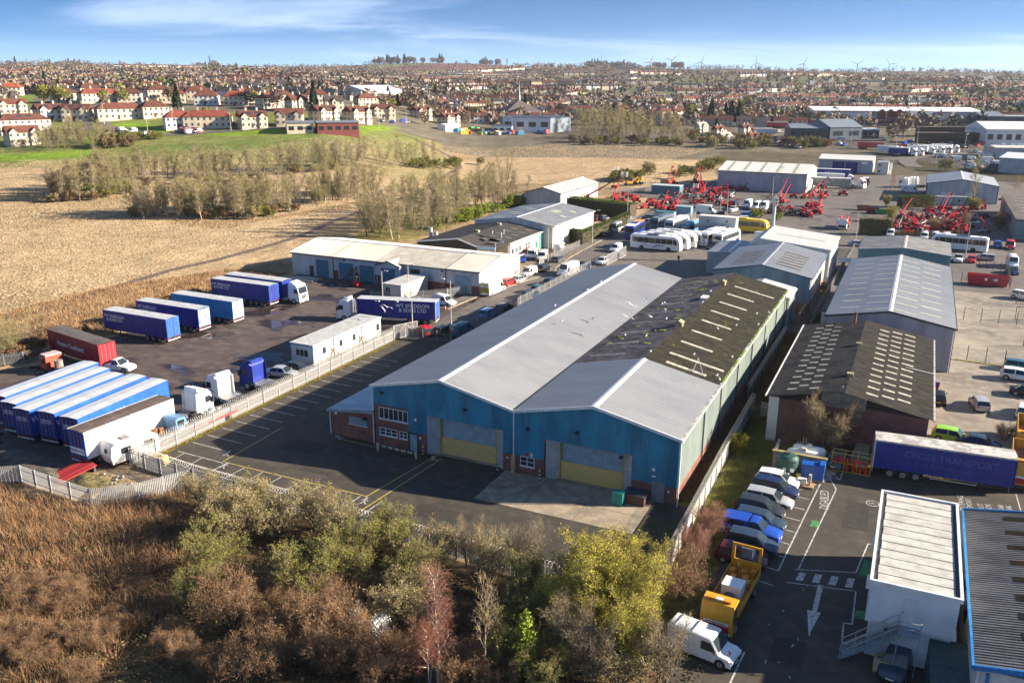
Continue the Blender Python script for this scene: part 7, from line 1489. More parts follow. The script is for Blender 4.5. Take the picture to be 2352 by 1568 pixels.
# ================================================================== FENCES, POSTS, STREET FURNITURE
def pale_mesh():
 q=MB();w_=.034;P=[(-w_,0),(w_,0),(w_,2.25),(w_*.5,2.4),(0,2.33),(-w_*.5,2.4),(-w_,2.25)]
 n=len(P);q.v=[(x,-.012,z)for x,z in P]+[(x,.012,z)for x,z in P]
 q.f=[(i,n+i,n+(i+1)%n,(i+1)%n)[::-1]for i in range(n)]+[tuple(range(n)),tuple(range(2*n-1,n-1,-1))];q.m=[0]*len(q.f);return q
PALE_M={}
def palisade(label,pts,mat,h=1.8,sp=.155,coil_r=0.,maxp=300,inward=0.,world=False,pales=True,wide=1.0,postmat=None,name='palisade_fence',group=None):
 P=[Vector((p[0],p[1],0))if world else est(p[0],p[1])for p in pts]
 t=thing(name,label,'fence',P[0],0,group);o=P[0]
 k=(mat.name,wide)
 if k not in PALE_M:
  q=pale_mesh();q.v=[(x*wide,y,z)for x,y,z in q.v];PALE_M[k]=q.mesh('pale',mat)
 me=PALE_M[k];allp=[]
 for A,B in zip(P[:-1],P[1:]):
  L_=(B-A).length;d=(B-A)/L_;n=max(1,int(L_/sp));an=math.atan2(d.y,d.x)
  for i in range(n):c=A+d*(i+.5)*L_/n;allp.append((c,an))
  m_=max(1,round(L_/2.75))
  for i in range(m_+1):
   c=A+d*(L_*i/m_)-o;s_=Vector((-d.y,d.x,0))*.06
   q=MB();q.box(-.05,-.05,-.1,.05,.05,h);po=q.build('post',postmat or STEEL,t);po.location=c+s_+Vector((0,0,float(terr((c+o).x,(c+o).y))));po.rotation_euler=(0,0,an)
  for z in(.35,h-.45):MB().bar(A-o+Vector((-d.y*.03,d.x*.03,z)),B-o+Vector((-d.y*.03,d.x*.03,z)),.03,.06).build('rail',postmat or STEEL,t)
  if coil_r:coil('razor_wire',A-o+Vector((-d.y*inward,d.x*inward,h+coil_r*.75)),B-o+Vector((-d.y*inward,d.x*inward,h+coil_r*.75)),coil_r,.32,M('wire_pale',(.62,.60,.55),.4,.3,var=.05),t)
 allp.sort(key=lambda e:e[0].length)
 sc=h/2.4
 for c,an in allp[:maxp]:
  po=obj('pale',me,t);po.location=(c.x-o.x,c.y-o.y,float(terr(c.x,c.y)));po.rotation_euler=(0,0,an);po.scale=(1,1,sc)
 rest=allp[maxp:]
 if rest:
  q=MB();v0=[v.co for v in me.vertices];f0=[tuple(p.vertices)for p in me.polygons]
  for c,an in rest:
   R=Matrix.Translation((c.x-o.x,c.y-o.y,float(terr(c.x,c.y))))@Matrix.Rotation(an,4,'Z')@Matrix.Diagonal((1,1,sc,1));q.add([tuple(R@v)for v in v0],f0)
  stuff(q.build('pale_run',mat,t))
 return t
GALV=M('bright_galvanised',(.42,.42,.42),.5,.15,var=.12,scale=3);GALV2=M('dull_backlit_galvanised',(.22,.23,.24),.55,.2,var=.14,scale=3)  # GALV2: darker steel, the front fence's backlit shade is put into its colour
palisade('galvanised palisade fence with razor wire between lorry yard and car park',[(-19.95,34.6),(-19.75,10),(-19.75,-15.9)],GALV,coil_r=.27,inward=.1)
palisade('palisade fence with razor wire along the scrub in front of the car park',[(-20.4,-16.0),(-10.5,-16.9),(3.5,-17.2),(20,-17.6),(36.6,-18.4)],GALV2,coil_r=.27,inward=.1)
palisade('short bright palisade fence curving out at the lower left corner',[(-16.0,-24.3),(-13.1,-21.6),(-10.7,-17.0)],GALV,sp=.16,wide=1.2)
palisade('palisade fence descending behind the rough grass at lower left',[(-36,-27.5),(-28.5,-25),(-26.8,-23.8),(-22,-24.1),(-16.1,-24.35)],GALV,sp=.16)
palisade('pale close-boarded palisade fence with razor wire right of the warehouse',[(36.5,28.8),(36.55,9.8),(36.9,-16.5)],M('white_pale_steel',(.44,.43,.42),.5,.1,var=.08),sp=.135,wide=1.9,coil_r=.28,inward=-.08)
palisade('palisade fence beside the workshop row gable and road',[(-38,54.8),(-31,57.6),(-26,62.5),(-23.4,68),(-21.6,80),(-20.6,88.5)],GALV2,sp=.17,maxp=260)
palisade('tall palisade fence before the rendered workshop',[(-22.4,97.5),(-22.2,101)],GALV,sp=.17);palisade('palisade fence running along the pavement to the hedge',[(-22.0,103.5),(-22.2,122)],GALV2,sp=.17,maxp=120)
palisade('palisade fence along the road side of the warehouse',[(-11.4,44),(-11.3,100)],GALV2,sp=.2,maxp=250);palisade('dark palisade side fence by the inner gate',[(-18.2,36.2),(-11.2,37.3)],DKSTEEL,sp=.14)
palisade('curved palisade fence below the machine yard',[(-22.2,160),(-22.2,168)],GALV2,sp=.2);palisade('palisade fence around the teal-topped store',[(-17.5,172.0),(-12,171.6),(-9.5,177),(-8.2,183)],GALV2,sp=.2);palisade('palisade fence between machine yard and vans',[(8.6,202),(6.1,257)],GALV2,sp=.25,maxp=80);palisade('palisade fence behind the machine yard at the field',[(-50,228),(-36,242)],GALV2,sp=.25,maxp=60)
palisade('palisade fence in the gap beside the blue-gabled shed',[(38.3,71),(38.6,108)],GALV2,sp=.2,maxp=150);palisade('pale palisade by the street behind the white ribbed shed',[(38.6,108),(39.2,150)],GALV2,sp=.22,maxp=120)
palisade('weathered palisade among the brambles at the yard corner',[(-66,-4),(-61,1.5),(-60,12)],GALV2,sp=.17)
palisade('sagging razor wire fence buried in brush beside the warehouse',[(35.4,62),(35.2,32)],GALV2,sp=.3,maxp=100,coil_r=.25)
# gates
def mesh_gate(name,label,p,q,h,mat,bars=.16,brace=True):
 P,Q_=est(*p),est(*q);L_=(Q_-P).length;t=thing(name,label,'gate',P,math.atan2((Q_-P).y,(Q_-P).x))
 fr=MB();fr.bar((0,0,.15),(L_,0,.15),.08,.08).bar((0,0,h),(L_,0,h),.08,.08).bar((0,0,0),(0,0,h),.1,.1,up=(1,0,0)).bar((L_,0,0),(L_,0,h),.1,.1,up=(1,0,0))
 if brace:fr.bar((0,0,.15),(L_/2,0,h),.06,.06).bar((L_/2,0,h),(L_,0,.15),.06,.06).bar((L_/2,0,.15),(L_/2,0,h),.06,.06,up=(1,0,0))
 fr.build('frame',mat,t);n=int(L_/bars)
 for i in range(1,n):MB().box(i*L_/n-.02,-.015,.15,i*L_/n+.02,.015,h).build('bar',mat,t)
 return t
mesh_gate('sliding_gate','white sliding gate with diagonal braces at the coach yard',(-8.9,103.9),(-8.5,116.2),2.3,GALV)
mesh_gate('yard_gate','open palisade gate leaf at the end of the yard fence',(-20.0,34.8),(-18.2,38.8),2.3,GALV)
for i,(p,q)in enumerate((((70.6,105),(75.4,104.2)),((69.5,92),(74.0,91.4)),((72.4,60),(77.5,59.6)),((69.4,75),(74.2,74.5)))):
 mesh_gate('mesh_gate',('dark mesh gate leaf by the red skip','dark mesh gate leaf above the concrete yard','dark mesh gate panel at the right edge','dark mesh gate leaf in the middle of the fenced yard')[i],p,q,2.4,DKSTEEL,.35,False)
def wire_fence(label,pts,h=2.4,sp=3.0):
 P=[est(*p)for p in pts];t=thing('wire_fence',label,'fence',P[0]);o=P[0]
 for A,B in zip(P[:-1],P[1:]):
  L_=(B-A).length;d=(B-A)/L_;n=max(1,round(L_/sp))
  for i in range(n+1):c=A+d*(L_*i/n)-o;MB().box(c.x-.04,c.y-.04,-.05,c.x+.04,c.y+.04,h).build('post',DKSTEEL,t)
  q=MB()
  for z in np.arange(.2,h,.3):q.bar(A-o+Vector((0,0,z)),B-o+Vector((0,0,z)),.012,.012)
  stuff(q.build('wires',STEEL,t))
wire_fence('thin wire fence across the concrete yard by the grey shed',[(58.8,63.2),(66,62.4),(90,61)],sp=2.6);wire_fence('thin wire fence across the fenced yard further up',[(58.8,88.5),(72,87.5)],sp=2.6);wire_fence('mesh fence round the red skip',[(59,120),(70.5,118.6),(71,133),(66,141)],sp=2.6)
q=MB()
for i in range(60):a_=58.8+i*.45;q.box(a_,62.6-.09*i*.4,0,a_+.42,63.0-.09*i*.4,.06+.05*rnd.random())
struct(place(q.build('grass_verge',M('verge_moss',(.22,.19,.03),.95,var=.3,scale=3))))
# corrugated fence behind the staff car park
t=thing('corrugated_fence','weathered corrugated metal fence behind the gas tanks','fence',est(37.6,27.2),TH+math.atan2(-2.0,14.0))
for i in range(7):
 q=MB();k=10
 for j in range(k+1):q.v+=[(i*2.02,.05*(j%2),.05+1.9*j/k),(i*2.02+2.0,.05*(j%2),.05+1.9*j/k)]
 for j in range(k):q.f.append((2*j,2*j+1,2*j+3,2*j+2));q.m.append(0)
 q.build('sheet',speckle_mat('weathered_sheet',(.34,.33,.31),[((.22,.20,.18),1.2,.45,.65,(1,1,1)),((.30,.18,.10),2.5,.66,.76,(1,1,1))],.6),t);MB().box(i*2.02-.04,.08,0,i*2.02+.04,.16,2.1).build('post',DKSTEEL,t)
# orange brick boundary wall in the gap
A_,B_=gab('A6',1155,345),gab('A6',1075,480);t=thing('boundary_wall','leaning orange brick boundary wall between warehouse and grey shed','wall',EO,TH)
for i in range(12):
 f0,f1=i/12,(i+1)/12-.004;MB().bar((A_[0]+(B_[0]-A_[0])*f0,A_[1]+(B_[1]-A_[1])*f0,.95+.05*rnd.random()),(A_[0]+(B_[0]-A_[0])*f1,A_[1]+(B_[1]-A_[1])*f1,.95+.05*rnd.random()),.35,1.9).build('wall_section',BRICK2,t)
# ---- lamp posts
def lamp_tpl(h=8.,arm=1.2):
 T=Tpl();T.part('pole',MB().cyl((0,0,0),(0,0,h),.10,.055,n=8).cyl((0,0,0),(0,0,1.4),.14,n=8),M('pale_pole',(.50,.49,.46),.5,.2,var=.1));T.part('arm',MB().cyl((0,0,h-.05),(arm,0,h+.12),.04,n=6),MATS['pale_pole']);T.part('lantern',MB().prism([(arm-.1,h+.03),(arm+.6,h+.08),(arm+.6,h+.2),(arm-.1,h+.22)],'y',-.16,.16),M('lantern_grey',(.45,.46,.47),.4,.3));return T
LP8,LP6=lamp_tpl(8.2),lamp_tpl(6.0,.7)
for lb,at,hd,T in(('lamp post beside the lorry yard entrance gate',(-14.9,44.0),180,LP8),('lamp post before the white gable of the workshop row',(-23.5,77.8),0,LP8),('left of a pair of lamp posts by the rendered workshop',(-21.6,100.4),0,LP8),('right of a pair of lamp posts by the rendered workshop',(-21.3,103.2),0,LP8),('lamp post at the clipped hedge corner',(-21.4,128.6),0,LP8),('lamp post with double head beyond the hedge',(-24.0,165.1),0,LP8),('lamp post in the machine yard by the three white vans',(6.3,232),0,LP8),('lamp post behind the white ribbed shed',(38.8,156.4),0,LP8),('lamp post beside the teal shed and white coach',(63.5,151),0,LP8),('yard lamp beside the small pale cabin, nearer of two',(-34.5,53.5),0,LP6),('yard lamp behind the small pale cabin',(-33,60),0,LP6),('lamp post by the entrance gate fence end',(-19.2,39.0),0,LP6),('lamp post in front of the machine rows',(.4,186),0,LP8),('lamp post near the two white pickups',(-4.5,200),0,LP6)):
 inst(T,'lamp_post',lb,'lamp post',est(*at),TH+R_(hd),'lamp posts of the estate')
for lb,k,x,y in(('lamp post by the village green bank','A1',720,565),('lamp post beside the white van on the village road','A1',1022,648),('lamp post in front of the corner houses','A1',1198,628),('lamp post by the road before the pale houses','A1',1592,610),('lamp post on the right of the depot road','E2',1375,300),('lamp post by the white office at upper right','E2',2140,300),('lamp post on the depot fence','E2',905,500),('lamp post at the end of the upper lorry row','E2',600,190),('lamp post beside the stacked white cabins','E2',245,350),('lamp post of the recycling yard, first','A2',740,590),('lamp post of the recycling yard, second','A2',940,600),('lamp post of the recycling yard, third','A2',1175,620),('lamp post of the recycling yard, fourth','A2',1355,620),('lamp post on the green by the school, left','A2',110,640),('lamp post on the green by the school, right','A2',262,600),('lamp post near the terrace corner','A2',448,560),('lamp post in the far car park','A3',935,565),('lamp post before the stadium entrance','A3',1395,560),('tall lamp post in the pallet yard','A3',1942,730),('lamp post by the blue office','A3',1160,680)):
 p=pick(k,x,y);inst(LP8,'lamp_post',lb,'lamp post',p,rnd.uniform(0,6),'distant lamp posts',scale=1.15)
t=thing('telecom_mast','thick grey telecom mast with antenna head behind the white ribbed shed','mast',est(22.9,125),TH)
MB().cyl((0,0,0),(0,0,12.5),.42,.36,n=12).build('pole',STEEL,t);MB().cyl((0,0,12.5),(0,0,14.8),.14,n=8).build('spigot',STEEL,t)
for k in range(3):
 an=k*2.09;MB().box(.55*math.cos(an)-.12,.55*math.sin(an)-.12,12.6,.55*math.cos(an)+.12,.55*math.sin(an)+.12,14.6).build('antenna',M('antenna_grey',(.40,.41,.41),.5),t)
for z in(12.7,14.3):MB().cyl((0,0,z),(0,0,z+.08),.55,n=12).build('ring',STEEL,t)
# ---- tanks and small plant
t=thing('green_tank','tall dark green ribbed plastic tank with white smears','tank',est(43.0,11.3),TH);q=MB()
rings=[]
for i in range(15):
 z=.1+i*.15;r=1.08+(.03 if i%2 else 0);rings.append([(r*math.cos(j*math.pi/10),r*math.sin(j*math.pi/10),z)for j in range(20)])
rings+=[[(.8*math.cos(j*math.pi/10),.8*math.sin(j*math.pi/10),2.45)for j in range(20)],[(.25*math.cos(j*math.pi/10),.25*math.sin(j*math.pi/10),2.6)for j in range(20)]]
q.loft(rings);q.build('shell',speckle_mat('green_plastic',(.022,.065,.055),[((.16,.20,.19),1.5,.66,.72,(1,1,.5))],.45),t);MB().cyl((0,0,2.6),(0,0,2.72),.28,n=10).build('lid',DKSTEEL,t)
for x in(-.3,.45):MB().box(x,-1.16,1.1,x+.35,-1.1,1.45).build('hazard_label',WHITE,t)
t=thing('blue_tank','bright blue ribbed plastic tank beside the green one','tank',est(45.5,11.8),TH)
BP=paint((.01,.10,.42),.4);q=MB()
for i in range(6):q.box(-1.1+i*.37,-.55,.2,-1.1+i*.37+.33,.55,1.75)
q.box(-1.08,-.5,.22,1.1,.5,1.7);q.build('shell',BP,t);MB().box(.65,-.62,1.2,1.15,.6,2.0).build('filler_box',BP,t);MB().box(-1.2,-.6,.0,1.2,.6,.2).build('plinth',CONC,t)
t=thing('fuel_pump_plinth','timber pallet with white box and cream pump before the blue tank','pump',est(45.0,9.9),TH)
MB().box(-.9,-.6,.05,.9,.6,.2).build('pallet',M('pallet_wood',(.30,.19,.09),.9,var=.2),t);MB().box(-.7,-.35,.2,.15,.3,.75).build('white_box',M('offwhite_box',(.6,.6,.52),.6,var=.1),t);MB().box(.35,-.2,.2,.6,.1,1.35).build('pump_post',M('cream_post',(.55,.48,.36),.7),t);MB().box(-.95,.45,.2,-.5,.8,.9).build('yellow_bin',paint((.55,.45,.05),.6),t)
for i,(a,b)in enumerate(((43.4,15.6),(43.0,13.9+.3))):
 t=thing('gas_tank',('white horizontal gas cylinder tank, rear of two','white horizontal gas cylinder tank, front of two')[i],'gas tank',est(a+1.2,b+.4),TH);q=MB();rg=[]
 for x,r in((-1.7,.05),(-1.66,.3),(-1.5,.48),(-1.3,.55),(1.3,.55),(1.5,.48),(1.66,.3),(1.7,.05)):rg.append([(x,r*math.cos(j*math.pi/7),1.35+r*math.sin(j*math.pi/7))for j in range(14)])
 q.loft(rg);q.build('vessel',M('tank_white',(.66,.66,.63),.4,var=.1),t,smooth=40)
 for x in(-1.0,1.0):MB().box(x-.1,-.5,0,x+.1,.5,.95).build('saddle',CONC,t)
 MB().box(-.25,-.22,1.88,.25,.22,2.1).build('valve_cover',M('valve_cream',(.5,.47,.38),.6),t)
 for x in(-.7,-.4):MB().bar((x,0,1.9),(x,.1,2.7),.04,.04).build('vent_pipe',STEEL,t)
t=thing('gas_bottle_cage','yellow steel cage with red gas bottles beside the parked cars','cage',est(48.9,15.6),TH);q=MB();YC=paint((.60,.36,.03),.5)
for x in(-1.9,-.65,.6,1.9):
 for y in(-.55,.55):q.bar((x,y,0),(x,y,2.0),.06,.06)
for z in(.05,1.0,2.0):
 for y in(-.55,.55):q.bar((-1.9,y,z),(1.9,y,z),.06,.06)
 for x in(-1.9,-.65,.6,1.9):q.bar((x,-.55,z),(x,.55,z),.05,.05)
q.build('frame',YC,t)
for x in(-1.3,.2):MB().box(x,-.6,1.25,x+.7,-.57,1.55).build('warning_sign',MATS['red_sign'],t)
for i in range(11):
 o=MB().cyl((0,0,0),(0,0,1.15),.17,n=10).cyl((0,0,1.15),(0,0,1.35),.17,.06,n=10).build('gas_bottle',paint((.55,.03,.02),.4));p=est(48.9-1.6+(i%6)*.62,15.6-.25+.5*(i//6));o.location=(p.x,p.y,0);o.rotation_euler=(0,0,TH);tag(o,'red gas bottle standing in the yellow cage','gas bottle','gas bottles in the cage')
o=thing('pallet_stack','stack of pale timber pallets at the foot of the white cabin block','pallets',est(53.6,-17.3),TH)
for i in range(6):
 q=MB()
 for k in range(5):q.box(-.6+k*.26,-.5,.12+i*.15,-.6+k*.26+.2,.5,.145+i*.15)
 for y in(-.5,-.05,.4):q.box(-.6,y,.0+i*.15,.64,y+.1,.12+i*.15)
 q.build('pallet',M('pale_pallet',(.50,.38,.20),.85,var=.15,scale=3),o)
t=thing('electric_cabinet','teal green metal cabinet beside the right-hand shutter','cabinet',est(29.25,-2.1),TH);MB().box(-.55,-.4,.05,.55,.4,1.3).build('case',paint((.02,.26,.22),.5),t);MB().box(-.6,-.45,1.3,.6,.45,1.36).build('lid',paint((.02,.20,.18),.5),t);MB().box(.02,-.42,.15,.04,-.405,1.2).build('door_gap',BLACK,t)
t=thing('concrete_block','yellow painted concrete block at the car park corner','block',est(-17.3,-14.7),TH+.3);MB().prism([(-.75,0),(.75,0),(.6,.95),(-.6,.95)],'y',-.5,.5).build('block',speckle_mat('worn_yellow_block',(.50,.33,.10),[((.35,.30,.24),2,.5,.65,(1,1,1))],.8),t);MB().box(-.2,-.2,.95,.2,.2,1.0).build('lifting_eye',DKSTEEL,t)
p=g('E3',252,455);t=thing('wheelie_bin','purple wheeled waste bin against the brick warehouse','bin',p,TH);PU=paint((.07,.03,.16),.5);MB().loft([[(-.55,-.4,.15),(.55,-.4,.15),(.55,.4,.15),(-.55,.4,.15)],[(-.68,-.5,1.2),(.68,-.5,1.2),(.68,.5,1.2),(-.68,.5,1.2)]]).build('tub',PU,t);MB().prism([(-.5,1.2),(.5,1.2),(.5,1.26),(0,1.38),(-.5,1.26)],'x',-.7,.7).build('lid',M('lid_lilac',(.35,.30,.42),.5),t)
for x in(-.5,.5):
 for y in(-.35,.35):MB().cyl((x,y-.04,.1),(x,y+.04,.1),.1,n=8).build('wheel',RUBBER,t)
p=g('A5',1050,408);t=thing('traffic_cone','orange and white traffic cone beside the small white van','cone',p);CO=paint((.65,.10,.03),.5);MB().box(-.22,-.22,0,.22,.22,.05).build('base',CO,t);MB().cyl((0,0,.05),(0,0,.35),.16,.10,n=10).cyl((0,0,.5),(0,0,.8),.075,.03,n=10).build('cone',CO,t);MB().cyl((0,0,.35),(0,0,.5),.10,.075,n=10).build('band',WHITE,t)
for x,y in((1740,715),(1655,720),(1580,760),(1850,620)):
 p=g('B3',x,y);t=thing('bollard','low timber bollard on the verge beside the pavement','bollard',p,0,'verge bollards');MB().cyl((0,0,0),(0,0,1.0),.1,n=8).build('post',M('grey_post',(.30,.27,.22),.8),t);MB().cyl((0,0,1.0),(0,0,1.06),.12,n=8).build('cap',DKSTEEL,t)
# steel stairs, trolley, junk and pipes before the workshop row
t=thing('mobile_stairs','rusty mobile access stairs against the workshop row','stairs',est(-50.8,63.5),TH+R_(70));q=MB();q.bar((0,-.5,.1),(3.4,-.5,3.0),.08,.2).bar((0,.5,.1),(3.4,.5,3.0),.08,.2)
for i in range(9):q.box(.2+i*.37,-.5,.3+i*.315,.45+i*.37,.5,.34+i*.315)
q.bar((3.3,-.5,0),(3.3,-.5,3.0),.08,.08).bar((3.3,.5,0),(3.3,.5,3.0),.08,.08);q.build('flight',M('rusty_stairs',(.12,.075,.05),.8,var=.2),t)
t=thing('forklift','small red forklift parked before the blue shutter','forklift',est(-46.6,62.5),TH+R_(160));MB().box(-1,-.55,.3,.7,.55,1.1).build('body',REDP,t);q=MB()
for x in(-.8,.5):
 for y in(-.5,.5):q.bar((x,y,1.1),(x,y,2.1),.06,.06)
q.box(-.85,-.55,2.1,.6,.55,2.16);q.build('overhead_guard',DKSTEEL,t);MB().bar((.85,-.35,.1),(.85,-.35,2.3),.1,.1).bar((.85,.35,.1),(.85,.35,2.3),.1,.1).build('mast',DKSTEEL,t);MB().box(.9,-.35,.1,2.0,-.2,.15).box(.9,.2,.1,2.0,.35,.15).build('forks',BLACK,t);MB().cyl((-.4,-.55,.3),(-.4,.55,.3),.3,n=12).cyl((.5,-.55,.3),(.5,.55,.3),.32,n=12).build('wheel',RUBBER,t)
pp=g('A4',1775,225)
for i in range(16):
 o=MB().cyl((0,0,0),(rnd.uniform(4.5,6.5),0,0),.06,n=6).build('pipe_length',M('pale_pipe',(.50,.48,.44),.5,.2,var=.1));o.location=pp+Vector((rnd.uniform(-2.6,-.5),rnd.uniform(-2,2),.07+.12*(i//6)));o.rotation_euler=(0,0,TH+rnd.uniform(-.25,.25));tag(o,'pale metal length lying in the loose pile beside the workshop row','pipe','loose metal lengths')
# spoil and rubble at the near corner of the lorry yard
def mound(name,label,a,b,rx,ry,h,mat,seed):
 r=np.random.RandomState(seed);n=26;V_=[];F_=[]
 for i in range(n):
  for j in range(n):
   u,v=i/(n-1)*2-1,j/(n-1)*2-1;d=math.hypot(u,v);z=h*max(0,1-d**1.5)*(1+.35*math.sin(u*5+seed)*math.cos(v*4))+r.uniform(-.03,.05)*(d<1);V_.append((u*rx,v*ry,max(-.05,z-.02)))
 for i in range(n-1):
  for j in range(n-1):F_.append((i*n+j,(i+1)*n+j,(i+1)*n+j+1,i*n+j+1))
 o=obj(name,fast_mesh(name,V_,F_,mat));o.location=est(a,b);o.rotation_euler=(0,0,TH);return stuff(o,label,'spoil')
mound('spoil_heap','heap of dark rubble spoil before the parked trailers',-31.5,-20.3,4.5,2.2,.9,RUBBLE,1);mound('spoil_heap','low gritty spoil bank inside the lower left fence',-26.5,-21.9,3.2,1.6,.55,RUBBLE,5);mound('grass_heap','rough grassy heap beside the red ramp',-20.5,-21.0,2.8,1.6,.5,M('rough_heap',(.16,.13,.05),.95,var=.35,scale=3),3)
junk=thing('fallen_fence_panel','fallen bent palisade panel lying inside the lower left fence','fence panel',est(-17.2,-21.9),TH+.5)
for i in range(12):MB().box(i*.16,-1.1,.12+.03*i,i*.16+.06,1.1,.14+.03*i).build('pale',GALV2,junk)
for i in range(24):
 a,b=rnd.uniform(-22,-13.5),rnd.uniform(-22,-18.3);o=MB().sphere((0,0,.06),rnd.uniform(.10,.28),6,4,sz=.6).build('rubble_stone',M('rubble_grey',(.30,.27,.23),.9,var=.25));o.location=est(a,b);tag(o,'pale lump of rubble strewn inside the palisade corner','rubble','scattered rubble')
# gulls on the roofs and over the yard
GW=M('gull_white',(.75,.75,.74),.7,var=0);GG=M('gull_grey',(.35,.36,.38),.7,var=0)
sit=MB();sit.sphere((0,0,.18),.13,8,5,sz=.85);sit.sphere((.13,0,.33),.065,6,4);sit.add([(-.05,-.11,.24),(-.30,0,.20),(-.05,.11,.24),(.1,0,.30)],[(0,1,2,3)],1);sit_me=sit.mesh('gull',[GW,GG])
fly=MB();fly.sphere((0,0,0),.12,8,5,sz=.7);fly.add([(.08,.05,.05),(-.10,.05,.05),(-.16,.45,.2),(.0,.5,.2),(-.25,.9,.12)],[(0,1,2,3),(3,2,4)],1);fly.add([(.08,-.05,.05),(-.10,-.05,.05),(-.16,-.45,.2),(.0,-.5,.2),(-.25,-.9,.12)],[(0,3,2,1),(3,4,2)],1);fly_me=fly.mesh('gull',[GW,GG])
for i in range(24):
 left=rnd.random()<.7;f=rnd.choice([rnd.random(),1.0]);y=rnd.uniform(17.5,64)
 x=17.2+8.6*f if left else 34.4-8.6*f*rnd.random();fr_=(x-17.2)/8.6 if x<25.8 else(34.4-x)/8.6
 o=obj('gull',sit_me);p=est(x,y,7.0+1.85*fr_+.03);o.location=p;o.rotation_euler=(0,0,rnd.uniform(0,6.28));o.scale=(1.0,)*3;tag(o,'white gull perched on the mossy warehouse roof','gull','gulls on the mossy roof')
for a,b,z,lb in((11.4,27,8.7,'gull standing on the pale metal roof slope'),(7.9,33,9.0,'gull on the near ridge of the pale roof'),(8.6,44,9.0,'gull further along the pale ridge'),(8.6,50,9.0,'gull at the far end of the pale ridge')):
 o=obj('gull',sit_me);o.location=est(a,b,z+.02);tag(o,lb,'gull','gulls on the pale roof')
for k,x,y,z,lb in(('A5',660,360,5.5,'gull flying past the navy lorry, left'),('A5',710,395,5.0,'gull flying past the navy lorry, right'),('A5',690,410,5.0,'gull flying low before the navy lorry'),('A5',770,362,5.2,'gull flying above the lorry trailer middle'),('C3',515,440,10.5,'gull gliding over the pale warehouse roof, upper'),('C3',400,482,10.2,'gull gliding over the pale warehouse roof, middle'),('C3',360,588,10,'gull gliding over the pale warehouse roof, lower')):
 o=obj('gull',fly_me);o.location=g(k,x,y,z);o.rotation_euler=(.3,0,rnd.uniform(0,6));o.scale=(1.2,)*3;tag(o,lb,'gull','gulls in flight')
# ================================================================== VEGETATION
def _perp(d):
 a=np.cross(d,[0,0,1.]);n=np.linalg.norm(a)
 if n<1e-3:a=np.array([1.,0,0]);n=1.
 return a/n
class Grow:
 "woody plant: segments by level (0 trunk, 1 limbs, 2 branches, 3 twigs)"
 def __init__(s,seed):s.r=np.random.RandomState(seed);s.seg=[]
 def limb(s,p,d,L,r0,r1,n,lev,up=0.,wob=.15):
  pts=[np.array(p,float)];d=np.array(d,float);d/=np.linalg.norm(d)
  for i in range(n):
   d=d+s.r.randn(3)*wob/n**.5;d[2]+=up/n;d/=np.linalg.norm(d)
   pts.append(pts[-1]+d*L/n)
  for i in range(n):
   a,b=i/n,(i+1)/n;s.seg.append((pts[i],pts[i+1],r0+(r1-r0)*a,r0+(r1-r0)*b,lev))
  return pts
 def side(s,d,ang,az):
  d=np.array(d)/np.linalg.norm(d);a=_perp(d);b=np.cross(d,a)
  return d*math.cos(ang)+(a*math.cos(az)+b*math.sin(az))*math.sin(ang)
 def kids(s,pts,n,t0,L,ang,r0,lev,ns=3,up=0.,wob=.15,taper=.5):
  out=[];m=len(pts)-1;az=s.r.uniform(0,6.28)
  for i in range(n):
   t=t0+(1-t0)*(i+s.r.rand())/n;k=min(int(t*m),m-1);f=t*m-k
   p=pts[k]*(1-f)+pts[k+1]*f;d=pts[k+1]-pts[k];az+=2.4+s.r.uniform(-.5,.5)
   l=L*(1-taper*t)*s.r.uniform(.75,1.2)
   out.append(s.limb(p,s.side(d,ang*s.r.uniform(.75,1.25),az),l,r0,r0*.35,ns,lev,up,wob))
  return out
def tubes(seg,sides=3):
 P0=np.array([q[0]for q in seg]);P1=np.array([q[1]for q in seg]);r0=np.array([q[2]for q in seg])[:,None];r1=np.array([q[3]for q in seg])[:,None]
 d=P1-P0;d/=np.maximum(np.linalg.norm(d,axis=1,keepdims=True),1e-6)
 ref=np.where(np.abs(d[:,2:3])<.9,np.array([[0,0,1.]]),np.array([[1.,0,0]]));a=np.cross(d,ref);a/=np.linalg.norm(a,axis=1,keepdims=True);b=np.cross(d,a)
 V_=[];n=len(seg)
 for k in range(sides):
  t=2*math.pi*k/sides;o=a*math.cos(t)+b*math.sin(t);V_.append(P0+o*r0)
 for k in range(sides):
  t=2*math.pi*k/sides;o=a*math.cos(t)+b*math.sin(t);V_.append(P1+o*r1)
 V_=np.stack(V_,1).reshape(-1,3);base=(np.arange(n)*2*sides)[:,None]
 F_=np.concatenate([base+np.array([[k,(k+1)%sides,sides+(k+1)%sides,sides+k]])for k in range(sides)],0)
 return V_,F_
def leaf_quads(pos,size,r,flat=.0,aspect=1.6):
 n=len(pos);u=r.randn(n,3);u/=np.linalg.norm(u,axis=1,keepdims=True);w_=r.randn(n,3);w_[:,2]*=(1-flat);v=np.cross(u,w_);v/=np.maximum(np.linalg.norm(v,axis=1,keepdims=True),1e-6)
 s_=size*r.uniform(.6,1.3,(n,1));a,b=u*s_*aspect/2,v*s_/2
 V_=np.stack([pos-a-b*.3,pos-b*.0+b*1.0,pos+a+b*.3,pos-b],1).reshape(-1,3);return V_,np.arange(4*n).reshape(n,4)
def join(parts):
 V_,F_,MI=[],[],[];o=0
 for v,f,m in parts:V_.append(v);F_.append(f+o);MI.append(np.full(len(f),m));o+=len(v)
 return np.concatenate(V_),np.concatenate(F_),np.concatenate(MI)
